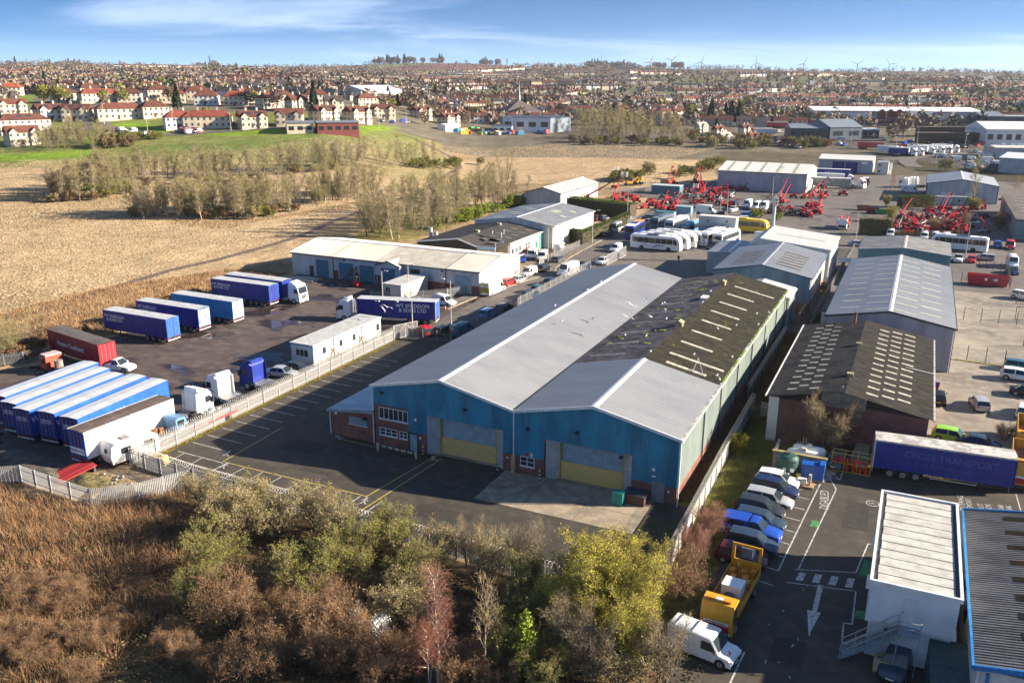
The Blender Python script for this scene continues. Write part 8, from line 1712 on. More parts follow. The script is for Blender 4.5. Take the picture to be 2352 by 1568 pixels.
def tree_tpl(seed,h=9.,r=.14,stems=1,n1=12,L1=3.,a1=.7,n2=6,L2=1.3,n3=5,L3=.6,t0=.3,up=.35,bark=None,twig=None,leaf=None,leaf_n=0,leaf_s=.1,tw=.012,spread=.0,droop=0.,sides=3,wob=.15,top_taper=.6,a2=.75,a3=.8):
 G=Grow(seed);rr=G.r
 for k in range(stems):
  az=6.28*k/stems+rr.uniform(-.4,.4);sp_=spread*rr.uniform(.6,1.2)if stems>1 else spread*.3
  d=(math.cos(az)*sp_,math.sin(az)*sp_,1.);hh=h*rr.uniform(.75,1.0)if stems>1 else h
  tr=G.limb((math.cos(az)*.15*(stems>1),math.sin(az)*.15*(stems>1),-.1),d,hh,r if stems==1 else r*.7,r*.15,7,0,up*.3,wob*.6)
  for b1 in G.kids(tr,n1,t0,L1,a1,r*.38,1,4,up,wob,top_taper):
   for b2 in G.kids(b1,n2,.2,L2,a2,r*.16,2,3,up*.7-droop,wob,.4):
    G.kids(b2,n3,.15,L3,a3,tw,3,2,up*.4-droop*1.5,wob,.3)
  G.kids(tr,n2,.75,L2,.5,r*.16,2,3,up,wob,.3)
 wood=[q for q in G.seg if q[4]<=1];fine=[q for q in G.seg if q[4]>1]
 T=Tpl();V_,F_=tubes(wood,5);tm=fast_mesh('trunk',V_,F_,bark)
 V1,F1=tubes(fine,sides);parts=[(V1,F1,0)];mats=[twig]
 if leaf:
  tip=np.array([q[1]*t_+q[0]*(1-t_)for q in fine for t_ in(rr.rand(),)]);idx=rr.randint(0,len(tip),leaf_n)
  V2,F2=leaf_quads(tip[idx]+rr.randn(leaf_n,3)*.10,leaf_s,rr);parts.append((V2,F2,1));mats.append(leaf)
 V_,F_,MI=join(parts);cm=fast_mesh('crown',V_,F_,mats,MI)
 T.part('trunk',tm,None);T.part('crown',cm,None);return T
def vm(name,c,c2,sc=1.2,rough=.85):return M(name,c,rough,var=.2,scale=sc,col2=c2,spec=.2)
BK_GREY=vm('bark_grey',(.20,.165,.115),(.11,.09,.06));BK_BIRCH=vm('bark_birch',(.52,.45,.38),(.28,.22,.17),4);BK_DARK=vm('bark_dark',(.10,.075,.05),(.05,.04,.03))
TW_TAN=vm('twig_tan',(.33,.255,.155),(.20,.15,.09),.6);TW_GREY=vm('twig_grey',(.25,.205,.145),(.16,.125,.085),.6);TW_RED=vm('twig_red',(.27,.10,.065),(.16,.06,.045),.6);TW_PINK=vm('twig_pink',(.33,.175,.125),(.22,.105,.075),.6);TW_RUST=vm('twig_rust',(.34,.20,.11),(.19,.115,.068),.5);TW_OLIVE=vm('twig_olive',(.26,.215,.105),(.15,.125,.06),.5)
LF_YG=vm('leaf_yellow_green',(.54,.47,.06),(.34,.31,.04),.5);LF_GR=vm('leaf_green',(.24,.235,.045),(.11,.115,.026),.5);LF_BR=vm('leaf_bright',(.25,.30,.035),(.14,.19,.022),.8);LF_IVY=vm('leaf_ivy',(.045,.065,.018),(.025,.036,.012),.5);LF_WH=vm('blossom',(.70,.72,.72),(.48,.50,.48),2);LF_DRY=vm('leaf_dry',(.22,.14,.07),(.12,.078,.042),.6);LF_CON=vm('needle',(.028,.055,.026),(.015,.030,.016),.4);LF_BUD=vm('bud_olive',(.29,.25,.11),(.18,.155,.065),.6)
def plant(T,name,label,cat,p,sc=1.0,rz=None,group=None):
 o=inst(T,name,label,cat,(p[0],p[1],p[2]if len(p)>2 else 0),rnd.uniform(0,6.28)if rz is None else rz,group,None,sc if not isinstance(sc,float)or sc!=1.0 else 1.0);return o
# ---- foreground shrubs and trees
HAW=[tree_tpl(11+i,4.4,.10,6,9,2.0,.8,7,.95,6,.45,.15,.30,BK_GREY,TW_OLIVE,LF_GR,6500,.07,.010,.55)for i in range(2)]
HAWY=tree_tpl(15,4.2,.10,6,9,1.9,.8,7,.9,6,.45,.2,.35,BK_GREY,TW_TAN,LF_BUD,6000,.075,.009,.5)
RUSTB=[tree_tpl(21+i,3.2,.07,8,7,1.7,.75,7,.85,6,.42,.15,.35,BK_DARK,TW_RUST,LF_DRY,2600,.07,.008,.65)for i in range(2)]
PINKB=tree_tpl(31,3.6,.06,9,8,1.4,.45,7,.8,6,.4,.2,.5,BK_GREY,TW_PINK,None,0,.07,.008,.35)
GREYB=tree_tpl(33,4.6,.08,5,10,1.5,.55,7,.8,6,.4,.15,.55,BK_GREY,TW_GREY,LF_BUD,700,.05,.008,.28)
BIRCH=tree_tpl(41,8.4,.12,1,26,2.3,.75,8,1.1,7,.6,.30,.25,BK_BIRCH,TW_PINK,None,0,.05,.007,.1,droop=.35,top_taper=.7)
BIRCHR=tree_tpl(42,7.0,.11,2,22,1.9,.65,8,1.0,7,.55,.30,.3,BK_BIRCH,TW_RED,None,0,.05,.0075,.25,droop=.2,top_taper=.65)
ASH=tree_tpl(43,7.8,.13,1,15,2.3,.75,5,.9,4,.55,.42,1.1,BK_GREY,TW_TAN,None,0,.05,.014,.1,top_taper=.5)
SAPL=tree_tpl(44,4.6,.06,1,18,1.3,.6,4,.5,3,.3,.25,.7,BK_GREY,TW_OLIVE,LF_BR,2300,.11,.006,.1)
WILL=[tree_tpl(51+i,7.4,.13,8,12,2.5,.65,8,1.15,7,.55,.10,.55,BK_GREY,TW_OLIVE,LF_YG,26000,.058,.009,.45)for i in range(2)]
BLOS=tree_tpl(61,2.6,.05,6,7,1.1,.8,6,.6,5,.3,.2,.3,BK_DARK,TW_GREY,LF_WH,5200,.075,.007,.6)
GORSE=tree_tpl(62,2.3,.05,7,8,.9,.6,6,.5,5,.25,.1,.5,BK_DARK,TW_OLIVE,vm('gorse_flower',(.42,.30,.015),(.16,.16,.02),1.2),4200,.08,.007,.4)
def scatter(poly,n,fn,seed):
 r=random.Random(seed);xs=[p[1]for p in poly];ys=[p[2]for p in poly];k=poly[0][0];P2=[(p[1],p[2])for p in poly];c=0;it=0
 while c<n and it<n*40:
  it+=1;x,y=r.uniform(min(xs),max(xs)),r.uniform(min(ys),max(ys))
  if inpoly(np.array([x]),np.array([y]),P2)[0]:fn(k,x,y,r,c);c+=1
P_=lambda k,*pts:[(k,a,b)for a,b in pts]
def at(k,x,y):return pick(k,x,y)
def fg(T,name,label,cat,k,x,y,sc=1.0,group=None):return plant(T,name,label,cat,at(k,x,y),sc,None,group)
for T,nm,lb,k,x,y,sc in(
 (HAW[0],'hawthorn_shrub','large leafy green hawthorn at the fence, left of the scrub','B5',1300,950,1.05),(HAWY,'hawthorn_shrub','pale budding hawthorn crown behind the green one','B5',1440,760,1.15),(HAW[1],'hawthorn_shrub','green shrub hanging over the dark hollow','B5',1230,1130,.75),
 (HAW[1],'hawthorn_shrub','shaded green shrub right of the dark hollow','B5',1880,1060,1.05),(HAWY,'hawthorn_shrub','sunlit brown-green shrub by the fence bend','B5',1680,690,1.0),(HAW[0],'hawthorn_shrub','dark green shrub right of the rusty thicket','B6',180,880,1.05),(HAWY,'hawthorn_shrub','tan shrub before the walkway lines','B6',110,560,.95),(HAW[1],'hawthorn_shrub','bright green topped shrub against the razor wire','B6',300,640,.75),(HAW[0],'hawthorn_shrub','dense green shrub under the pink birch','B6',620,960,.95),
 (GREYB,'bare_shrub','bare tan shrub rising above the fence onto the asphalt','B6',935,720,.95),(GREYB,'bare_shrub','tall grey bare shrub left of the yellow willow','B6',1290,960,1.35),(GREYB,'bare_shrub','small bare shrub by the short fence stretch','B6',430,600,.7),(GREYB,'bare_shrub','bare whitish shrub below the willow','B6',1560,1440,1.2),(GREYB,'bare_shrub','bare shrub at the bottom right by the van','B6',2150,1560,1.15),(GREYB,'bare_shrub','bare brown shrub below the green sapling','B6',1700,1560,1.1),
 (BIRCH,'birch_tree','tall slender birch with pink twigs and white trunk','B6',748,1560,1.02),(BIRCHR,'birch_tree','leaning birch with deep red twigs','B6',690,1500,.82),(ASH,'ash_tree','bare ash with upswept pale branches in the foreground','B6',1040,1560,.98),(SAPL,'sapling','bright green leafing sapling before the dark scrub','B6',1320,1480,1.05),
 (WILL[0],'willow_tree','big yellow-green willow at the fence corner','B6',1720,1160,1.0),(WILL[1],'willow_tree','yellow-green willow crown nearest the pale fence','B6',1990,1180,.95),(WILL[0],'willow_tree','lower yellow-green willow beside the van','B6',1950,1440,.75),(WILL[1],'willow_tree','left part of the yellow-green willow clump','B6',1530,1230,.72),
 (BLOS,'blossom_shrub','white blossoming shrub among the rusty thicket','B6',310,1260,1.0),
 (PINKB,'dogwood_shrub','pinkish twiggy shrub beside the parked blue pickup','A8',400,760,1.0),(PINKB,'dogwood_shrub','pinkish twiggy shrub behind the yellow lorry','A8',300,900,1.0),(RUSTB[0],'bramble_shrub','brown twiggy shrub beside the lorry cab','A8',230,1080,1.15),(GORSE,'gorse_bush','yellow flowering gorse by the pale fence','E4',560,330,.95),(GREYB,'bare_shrub','small grey shrub where the pale fence meets the brick warehouse','E4',690,90,.55)):
 fg(T,nm,lb,'tree' if 'tree' in nm or nm=='sapling' else 'shrub',k,x,y,sc)
for T,nm,lb,k,x,y,sc in((HAWY,'hawthorn_shrub','tan budding shrub hiding the fence corner at the short palisade','B5',1240,520,.8),(HAWY,'hawthorn_shrub','tan budding shrub in front of the razor wire, left','B5',1560,560,.9),(HAWY,'hawthorn_shrub','tan budding shrub in front of the razor wire, second','B5',1930,640,1.0),(HAW[0],'hawthorn_shrub','green shrub in front of the razor wire, third','B6',470,690,1.0),(HAWY,'hawthorn_shrub','olive shrub in front of the razor wire, fourth','B6',760,760,.85),(HAWY,'hawthorn_shrub','olive shrub in front of the razor wire, fifth','B6',1080,820,.95),(HAW[1],'hawthorn_shrub','olive shrub left of the willow clump','B6',1400,1050,1.1),(WILL[1],'willow_tree','rear yellow-green willow against the fence','B6',1780,1000,.85),(HAWY,'hawthorn_shrub','tan shrub between rusty thicket and pink birch','B6',520,1130,1.0),(HAW[0],'hawthorn_shrub','ivy-green shrub at the bottom right of the ash','B6',1200,1330,1.0),(HAWY,'hawthorn_shrub','tan shrub at the bottom edge below the willow','B6',1880,1540,1.0),(HAW[1],'hawthorn_shrub','green-brown shrub at the very bottom edge','B6',1400,1580,.8)):fg(T,nm,lb,'tree' if 'tree' in nm else 'shrub',k,x,y,sc)
rl='rust-brown bramble thicket on the near slope, %s from the left'
for i,(x,y,sc)in enumerate(((1420,1240,1.25),(1650,1330,.9),(1980,1330,1.3),(1880,1500,1.15),(1560,1560,1.0),(2100,1540,1.2),(1350,1560,.75),(1150,1500,.6),(1750,1180,.7))):fg(RUSTB[i%2],'bramble_shrub',rl%('third','sixth','eighth','seventh','fourth','rightmost','second','first','fifth')[i],'shrub','B5',x,y,sc,'rusty bramble thickets')
for i,(x,y,sc)in enumerate(((120,1420,1.2),(420,1500,1.0),(560,1380,.9),(900,1560,.9),(60,1180,.9),(1150,1330,.6),(1130,1560,.7),(880,1100,.6),(1180,1000,.7),(1010,900,.6),(560,900,.6),(1420,1280,.7))):fg(RUSTB[(i+1)%2],'bramble_shrub','dark rusty bramble under the foreground trees, '+('far left by the dead grass','left of the white blossom','under the white blossom','below the pink birch','at the left rim','by the green sapling','below the sapling','beside the ash trunk','above the sapling','beside the pink birch','left of the red birch','right of the sapling')[i],'shrub','B6',x,y,sc,'brambles under the trees')
scatter(P_('B5',(30,1000),(500,900),(1000,1000),(1150,1500),(600,1560),(30,1560)),22,lambda k,x,y,r,c:inst(RUSTB[c%2],'bramble_shrub','low flattened bramble clump in the dead grass','shrub',pick(k,x,y),r.uniform(0,6),'flattened bramble clumps',None,(r.uniform(.6,.9),r.uniform(.6,.9),r.uniform(.3,.5))),31)
BIGB=tree_tpl(71,6.4,.12,5,13,2.3,.65,8,1.1,7,.55,.18,.45,BK_GREY,TW_TAN,LF_BUD,2500,.06,.011,.42)
plant(BIGB,'bare_tree','bare twiggy tree standing before the brick warehouse','tree',est(46.2,18.6),1.0)
# ---- trees of the field and beyond: shared crowns
TW_M1,TW_M2,TW_M3=vm('copse_twig_tan',(.33,.265,.155),(.21,.165,.095),.3),vm('copse_twig_grey',(.29,.24,.155),(.19,.155,.10),.3),vm('copse_twig_olive',(.29,.255,.115),(.18,.16,.075),.3)
MID=[tree_tpl(81+i,8.6+.5*i,.11,(1,2,1,1,3)[i],(15,10,18,14,9)[i],(2.2,2.0,1.8,2.5,2.1)[i],.55,6,1.2,5,.65,.08,.7,(BK_GREY,BK_GREY,BK_BIRCH,BK_GREY,BK_GREY)[i],(TW_M1,TW_M2,TW_M1,TW_M3,TW_M3)[i],LF_BUD,250,.12,.024,.35)for i in range(5)]
SHR=[tree_tpl(91+i,2.6,.06,6,5,1.2,.8,5,.7,4,.4,.15,.3,BK_DARK,(TW_OLIVE,TW_RUST,TW_TAN)[i],(LF_GR,LF_DRY,LF_BUD)[i],1500,.16,.02,.6)for i in range(3)]
BRIGHT=tree_tpl(95,2.6,.06,6,5,1.2,.8,5,.7,4,.4,.15,.3,BK_DARK,TW_OLIVE,LF_BR,1600,.17,.02,.6)
def mid_tree(label,group,sc=(.85,1.15),ids=(0,1,2,3,4)):
 def f(k,x,y,r,c):
  p=pick(k,x,y);s_=r.uniform(*sc);ti=r.choice(ids);inst(MID[ti],'birch_tree' if ti==2 else 'bare_tree',label,'tree',p,r.uniform(0,6.28),group,None,(s_*r.uniform(1.1,1.6),s_*r.uniform(1.1,1.6),s_))
 return f
def mid_shrub(label,group,sc=(.7,1.3),T=None):
 def f(k,x,y,r,c):
  p=pick(k,x,y);inst(T or SHR[r.randrange(3)],'field_shrub',label,'shrub',p,r.uniform(0,6.28),group,None,r.uniform(*sc))
 return f
scatter(P_('B7',(890,570),(1000,590),(1650,590),(1750,560),(2352,475),(2352,440),(1700,500),(1000,530)),80,mid_tree('bare tree in the front strip of the field copse','front copse trees'),1)
scatter(P_('B7',(340,470),(460,470),(640,455),(880,410),(900,370),(620,360),(350,410)),50,mid_tree('bare tree in the left end of the field copse','left copse trees'),2)
scatter(P_('B7',(640,340),(1400,345),(1700,310),(2300,250),(2300,215),(1700,255),(950,280),(640,290)),60,mid_tree('bare tree in the rear strip of the field copse','rear copse trees'),3)
scatter(P_('B8',(0,590),(480,590),(480,520),(0,520)),22,mid_tree('bare tree in the right end of the front copse strip','front copse trees'),4)
scatter(P_('B8',(0,330),(560,330),(800,330),(1080,330),(1060,290),(600,260),(0,250)),22,mid_tree('bare tree in the right end of the rear copse strip','rear copse trees',(.8,1.1)),5)
scatter(P_('B8',(300,890),(480,680),(700,590),(1000,500),(1300,470),(1600,520),(1620,640),(1250,735),(960,850),(700,920)),80,mid_tree('bare silvery tree in the belt behind the workshops','tree belt behind the workshops',(.8,1.15)),6)
scatter(P_('B7',(880,585),(1700,590),(2352,480),(2352,460),(1700,565),(900,560)),16,mid_shrub('green or brown shrub at the foot of the front copse strip','copse shrubs'),7)
scatter(P_('B7',(330,475),(640,455),(880,410),(880,395),(620,430),(330,460)),16,mid_shrub('shrub at the foot of the left copse end','left copse shrubs'),8)
scatter(P_('B7',(960,350),(1400,350),(2300,250),(2300,240),(1400,335),(960,340)),18,mid_shrub('dark shrub at the foot of the rear copse strip','rear copse shrubs'),9)
scatter(P_('B8',(560,335),(1100,335),(1100,300),(560,310)),12,mid_shrub('low green shrub by the bend of the footpath','path shrubs',(1.0,1.6),SHR[0]),10)
for x,y in((720,420),(830,400),(640,440),(1760,555),(2150,470),(2020,270)):p=pick('B7',x,y);inst(BRIGHT,'field_shrub','bright green leafing shrub at the edge of the field copse','shrub',p,rnd.uniform(0,6),'bright copse shrubs',None,rnd.uniform(1.0,1.5))
scatter(P_('B8',(640,900),(760,880),(1000,800),(1250,745),(1500,660),(1620,640),(1620,600),(1250,710),(700,890)),26,mid_shrub('green shrub behind the dark-roofed workshop','belt shrubs',(.8,1.4),BRIGHT),11)
p=pick('B8',1490,480);inst(MID[4],'bare_tree','wide bare tree standing out of the belt by the white-sided shed','tree',p,1.0,None,None,1.55)
p=pick('B8',1285,300);inst(SHR[2],'field_shrub','lone tan shrub out in the dry field','shrub',p,0,None,None,1.3)
scatter(P_('B7',(240,125),(720,112),(850,95),(700,40),(400,20),(250,60)),32,mid_tree('bare tree in the small wood below the village','village wood trees',(.75,1.05)),12)
scatter(P_('B7',(700,110),(870,95),(860,60),(720,60)),8,mid_shrub('brown bush at the edge of the village wood','village wood bushes',(1.4,2.2)),13)
scatter(P_('B7',(880,55),(1090,45),(1080,30),(890,35)),10,mid_shrub('dark green shrub in the strip below the village green','village green shrubs',(.8,1.2),SHR[0]),14)
scatter(P_('A2',(1580,700),(1760,690),(2352,715),(2352,650),(1900,560),(1650,560),(1600,620)),60,mid_tree('bare tree in the wood beyond the dry field','wood beyond the field',(1.2,1.6)),15)
scatter(P_('A2',(1580,705),(2352,720),(2352,690),(1600,680)),22,mid_shrub('shrub in front of the wood beyond the field','wood edge shrubs',(1.0,1.8)),16)
scatter(P_('A3',(0,700),(180,735),(500,735),(1000,735),(1000,690),(560,690),(0,640)),34,mid_shrub('tan scrub behind the long white shed','scrub behind the sheds',(1.2,2.2)),17)
scatter(P_('B1',(1000,330),(1500,230),(1480,140),(1000,250)),16,mid_shrub('dark green bush of the hedge behind the raised booms','far hedge bushes',(1.0,1.6),SHR[0]),18)
scatter(P_('B1',(240,400),(640,340),(640,290),(240,330)),14,mid_shrub('dark green bush behind the yellow diggers','digger hedge bushes',(1.0,1.6),SHR[0]),19)
for lb,k,x,y,T,sc in(('large bare tree with green ivy before the blue-cornered shed','B2',1810,640,MID[3],1.6),('green leafing tree beneath the large bare tree','B2',1790,640,WILL[0],.55),('green leafing bush right of the raised platform','B2',1850,640,WILL[1],.5),('olive bush tree left of the street hedge','B2',960,760,WILL[1],.62),('olive bush beside the skips','B2',900,600,WILL[0],.5),('pink-twigged birch by the white tractor row','B2',960,470,BIRCH,.9),('pink-twigged birch by the machine yard lamp','B1',2150,450,BIRCH,.95),('bare shrub tree by the street among the machines','B2',1720,860,GREYB,1.1),('rusty shrub tree at the right end of the machine yard','B2',2090,850,RUSTB[0],1.3),('bare hedge tree by the low booms','B2',1420,860,RUSTB[1],1.1),('small bare tree at the far right by the hall','E2',2210,1020,BIRCH,.8),('round tan bush in the depot bank','E2',1080,620,SHR[2],2.0),('yellow-green shrub by the white car in the coach yard','B1',1880,770,BRIGHT,1.1),('bright shrub beside the implement row','B1',2100,790,BRIGHT,.9),('round tan tree by the field edge hedge','B1',690,290,SHR[2],2.0),('tan weeping grass clump by the brick plinth','A6',1200,300,SHR[2],.8),('rusty hedge behind the tipper lorry','E3',920,950,RUSTB[0],.6)):
 p=pick(k,x,y);inst(T,'tree' if sc>.7 else 'bush',lb,'tree',p,rnd.uniform(0,6),None,None,sc)
def hedge(label,pts,wd,h,mat,n,seed,z0=0.,size=.16,core=None):
 "clipped hedge: leafy faces round a dark core"
 r=np.random.RandomState(seed);t=thing('hedge',label,'hedge',(0,0,0));P=[Vector(p)for p in pts];parts=[];q=MB()
 for A,B in zip(P[:-1],P[1:]):
  L_=(B-A).length;d=(B-A)/L_;s_=Vector((-d.y,d.x,0));m=int(n*L_/sum((b-a).length for a,b in zip(P[:-1],P[1:])))
  u=r.rand(m)*L_;f=r.rand(m);c=r.uniform(-1,1,m);z=np.where(f<.45,h+r.randn(m)*.10,r.rand(m)*h);c=np.where(f<.45,c,np.sign(c));c=c*wd/2+r.randn(m)*.07
  pos=np.array(A)[None]+u[:,None]*np.array(d)[None]+c[:,None]*np.array(s_)[None];pos[:,2]=z+z0;v_,f_=leaf_quads(pos,size,r);parts.append((v_,f_,0))
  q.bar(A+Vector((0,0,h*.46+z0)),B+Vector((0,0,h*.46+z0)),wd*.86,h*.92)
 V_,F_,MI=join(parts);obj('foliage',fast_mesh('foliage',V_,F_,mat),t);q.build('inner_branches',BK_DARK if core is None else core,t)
LF_HED=vm('hedge_leaf',(.10,.14,.022),(.045,.07,.014),.5)
hedge('long clipped green hedge beside the road',[est(-23.6,125.5),est(-23.2,163)],1.8,3.0,LF_HED,9000,1);hedge('dark clipped hedge across the workshop car park',[est(-33.5,130.0),est(-24.6,128.6)],2.0,3.0,LF_IVY,4000,2);hedge('dense dark hedge before the red machines',[est(-47,178),est(-24.5,172)],4.0,4.5,LF_HED,9000,3)
hedge('tall clipped hedge along the street behind the teal shed',[g('B2',620,890),g('B2',950,900)],2.2,4.2,LF_BUD,7000,4);hedge('dark hedge below the white tractor row',[g('B2',1040,610),g('B2',1390,600)],3.0,3.6,LF_HED,5000,5);hedge('overgrown brush along the street front of the right machine yard',[g('B2',980,915),g('B2',1700,900)],1.0,1.1,LF_DRY,3000,6)
# ---- rough grass, brambles, ground cover (nobody could count it)
def blades(name,label,P,h0,h1,wd,mats,r,lean=.35):
 n=len(P);h=r.uniform(h0,h1,(n,1));az=r.uniform(0,6.28,n);d=np.stack([np.cos(az),np.sin(az),np.zeros(n)],1)*wd/2;l=np.concatenate([r.randn(n,2)*lean,np.ones((n,1))],1)*h
 V_=np.stack([P-d,P+d,P+l+d*.15,P+l-d*.15],1).reshape(-1,3);mi=r.randint(0,len(mats),n)if len(mats)>1 else None
 return stuff(obj(name,fast_mesh(name,V_,np.arange(4*n).reshape(n,4),mats,mi)),label,'grass')
r=np.random.RandomState(5)
GR=[vm('dead_grass_a',(.34,.19,.095),(.17,.095,.05),.25),vm('dead_grass_b',(.26,.125,.066),(.13,.066,.04),.25),vm('dead_grass_c',(.44,.30,.16),(.24,.15,.08),.25)]
def fill_ab(n,poly):
 a=np.array([p[0]for p in poly]);b=np.array([p[1]for p in poly]);out=[]
 while sum(len(o)for o in out)<n:
  A_,B_=r.uniform(a.min(),a.max(),n),r.uniform(b.min(),b.max(),n);m=inpoly(A_,B_,poly);out.append(np.stack([A_[m],B_[m]],1))
 o=np.concatenate(out)[:n];return np.stack([EO.x+E1.x*o[:,0]+E2.x*o[:,1],EO.y+E1.y*o[:,0]+E2.y*o[:,1],np.full(n,-.05)],1)
def clump(P,f):
 c=P[r.randint(0,len(P)//f,len(P))];return c+np.concatenate([r.randn(len(P),2)*.28,np.zeros((len(P),1))],1)
gp=fill_ab(80000,[(-60,-28),(-28,-26),(-16,-25),(-11,-18),(-6,-19.5),(2,-24),(4,-34),(8,-62),(-45,-62)])
blades('rough_grass','tall dead brown grass on the near slope',clump(gp,9),.5,1.25,.035,GR,r,.38)
bp=fill_ab(80000,[(-40,-36),(-14,-30),(-6,-20),(36,-19),(42,-14),(44,-62),(-40,-62)]);bp[:,2]=r.uniform(.05,.75,len(bp))
V_,F_=leaf_quads(clump(bp,12),.11,r);stuff(obj('bramble_cover',fast_mesh('bramble_cover',V_,F_,[LF_IVY,LF_DRY,vm('bramble_leaf',(.075,.065,.028),(.04,.036,.018),.5)],r.randint(0,3,len(F_)))),'low tangled bramble leaves between the foreground shrubs','ground cover')
blades('bank_grass','tufted yellow-green grass on the bank beside the pale fence',fill_ab(26000,[(37.0,-11),(41.5,-8),(42.5,10),(41,14),(44,20),(44,26),(37,28)]),.12,.45,.035,[vm('bank_grass_a',(.30,.25,.07),(.18,.17,.04),.4),vm('bank_grass_b',(.20,.20,.045),(.12,.13,.03),.4)],r,.5)
blades('gap_brush','tangled dead brush in the gap beside the warehouse',fill_ab(26000,[(34.7,1),(36.4,1),(36.4,30),(39.2,30),(39.2,53),(41.3,55),(41.3,80),(37.5,80),(37,66),(34.7,66)]),.3,1.3,.03,[GR[1],vm('gap_green',(.06,.07,.02),(.035,.04,.014),.5),GR[0]],r,.5)
blades('verge_grass','strip of mossy grass at the foot of the yard fence',fill_ab(9000,[(-19.5,-16.6),(-18.75,-16.4),(-18.9,35),(-19.7,35)]),.06,.22,.05,[vm('moss_gold',(.30,.24,.03),(.18,.16,.03),.6)],r,.5)
blades('yard_edge_grass','rough dead grass along the far edge of the lorry yard',fill_ab(40000,[(-62,1),(-64,14),(-60,31),(-68,45),(-66,66),(-80,64),(-90,40),(-90,-10),(-66,-12)]),.3,.8,.07,[GR[0],GR[2]],r,.45)
scatter(P_('A4',(0,640),(260,560),(600,500),(1250,300),(1250,330),(640,580),(240,740),(0,830)),20,mid_shrub('brown thicket along the edge of the lorry yard','yard edge thickets',(.5,1.0),SHR[1]),20)
scatter(P_('A4',(0,640),(240,600),(250,690),(0,760)),8,mid_tree('bare sapling among the brambles at the left edge','left edge saplings',(.45,.65)),21)
# tussocks over the dry field
def tussocks(n,seed,poly,size,mats,label):
 r=np.random.RandomState(seed);P=np.array([list(pick(*p))[:2]for p in poly]);out=[]
 while sum(len(o)for o in out)<n:
  q=np.stack([r.uniform(P[:,0].min(),P[:,0].max(),n),r.uniform(P[:,1].min(),P[:,1].max(),n)],1);m=inpoly(q[:,0],q[:,1],P);m&=(r.rand(n)<(60./np.maximum(q[:,1],60))**.3);out.append(q[m])
 q=np.concatenate(out)[:n];z=terr(q[:,0],q[:,1])-.08;s_=size*r.uniform(.5,1.4,n);hh=s_*r.uniform(.35,.75,n);V_=[]
 ph=r.uniform(0,6.28,n)
 for k in range(5):V_.append(np.stack([q[:,0]+s_*np.cos(ph+k*1.257)*r.uniform(.7,1.2,n),q[:,1]+s_*np.sin(ph+k*1.257)*r.uniform(.7,1.2,n),z],1))
 V_.append(np.stack([q[:,0]+r.randn(n)*.15*s_,q[:,1]+r.randn(n)*.15*s_,z+hh],1));V_=np.stack(V_,1).reshape(-1,3);b=(np.arange(n)*6)[:,None]
 F_=np.concatenate([b+np.array([[k,(k+1)%5,5]])for k in range(5)],0);return stuff(obj('field_tussocks',fast_mesh('field_tussocks',V_,F_,mats,r.randint(0,len(mats),len(F_)))),label,'grass')
tussocks(60000,8,[('D',-80,380),('D',200,368),('D',560,345),('D',950,322),('D',1300,330),('D',1640,342),('D',1480,380),('D',1200,420),('D',800,490),('D',640,560),('D',-80,760)],.30,[vm('straw_a',(.46,.34,.205),(.33,.24,.14),.05),vm('straw_b',(.36,.26,.15),(.25,.175,.095),.05)],'pale straw tussocks over the dry field')
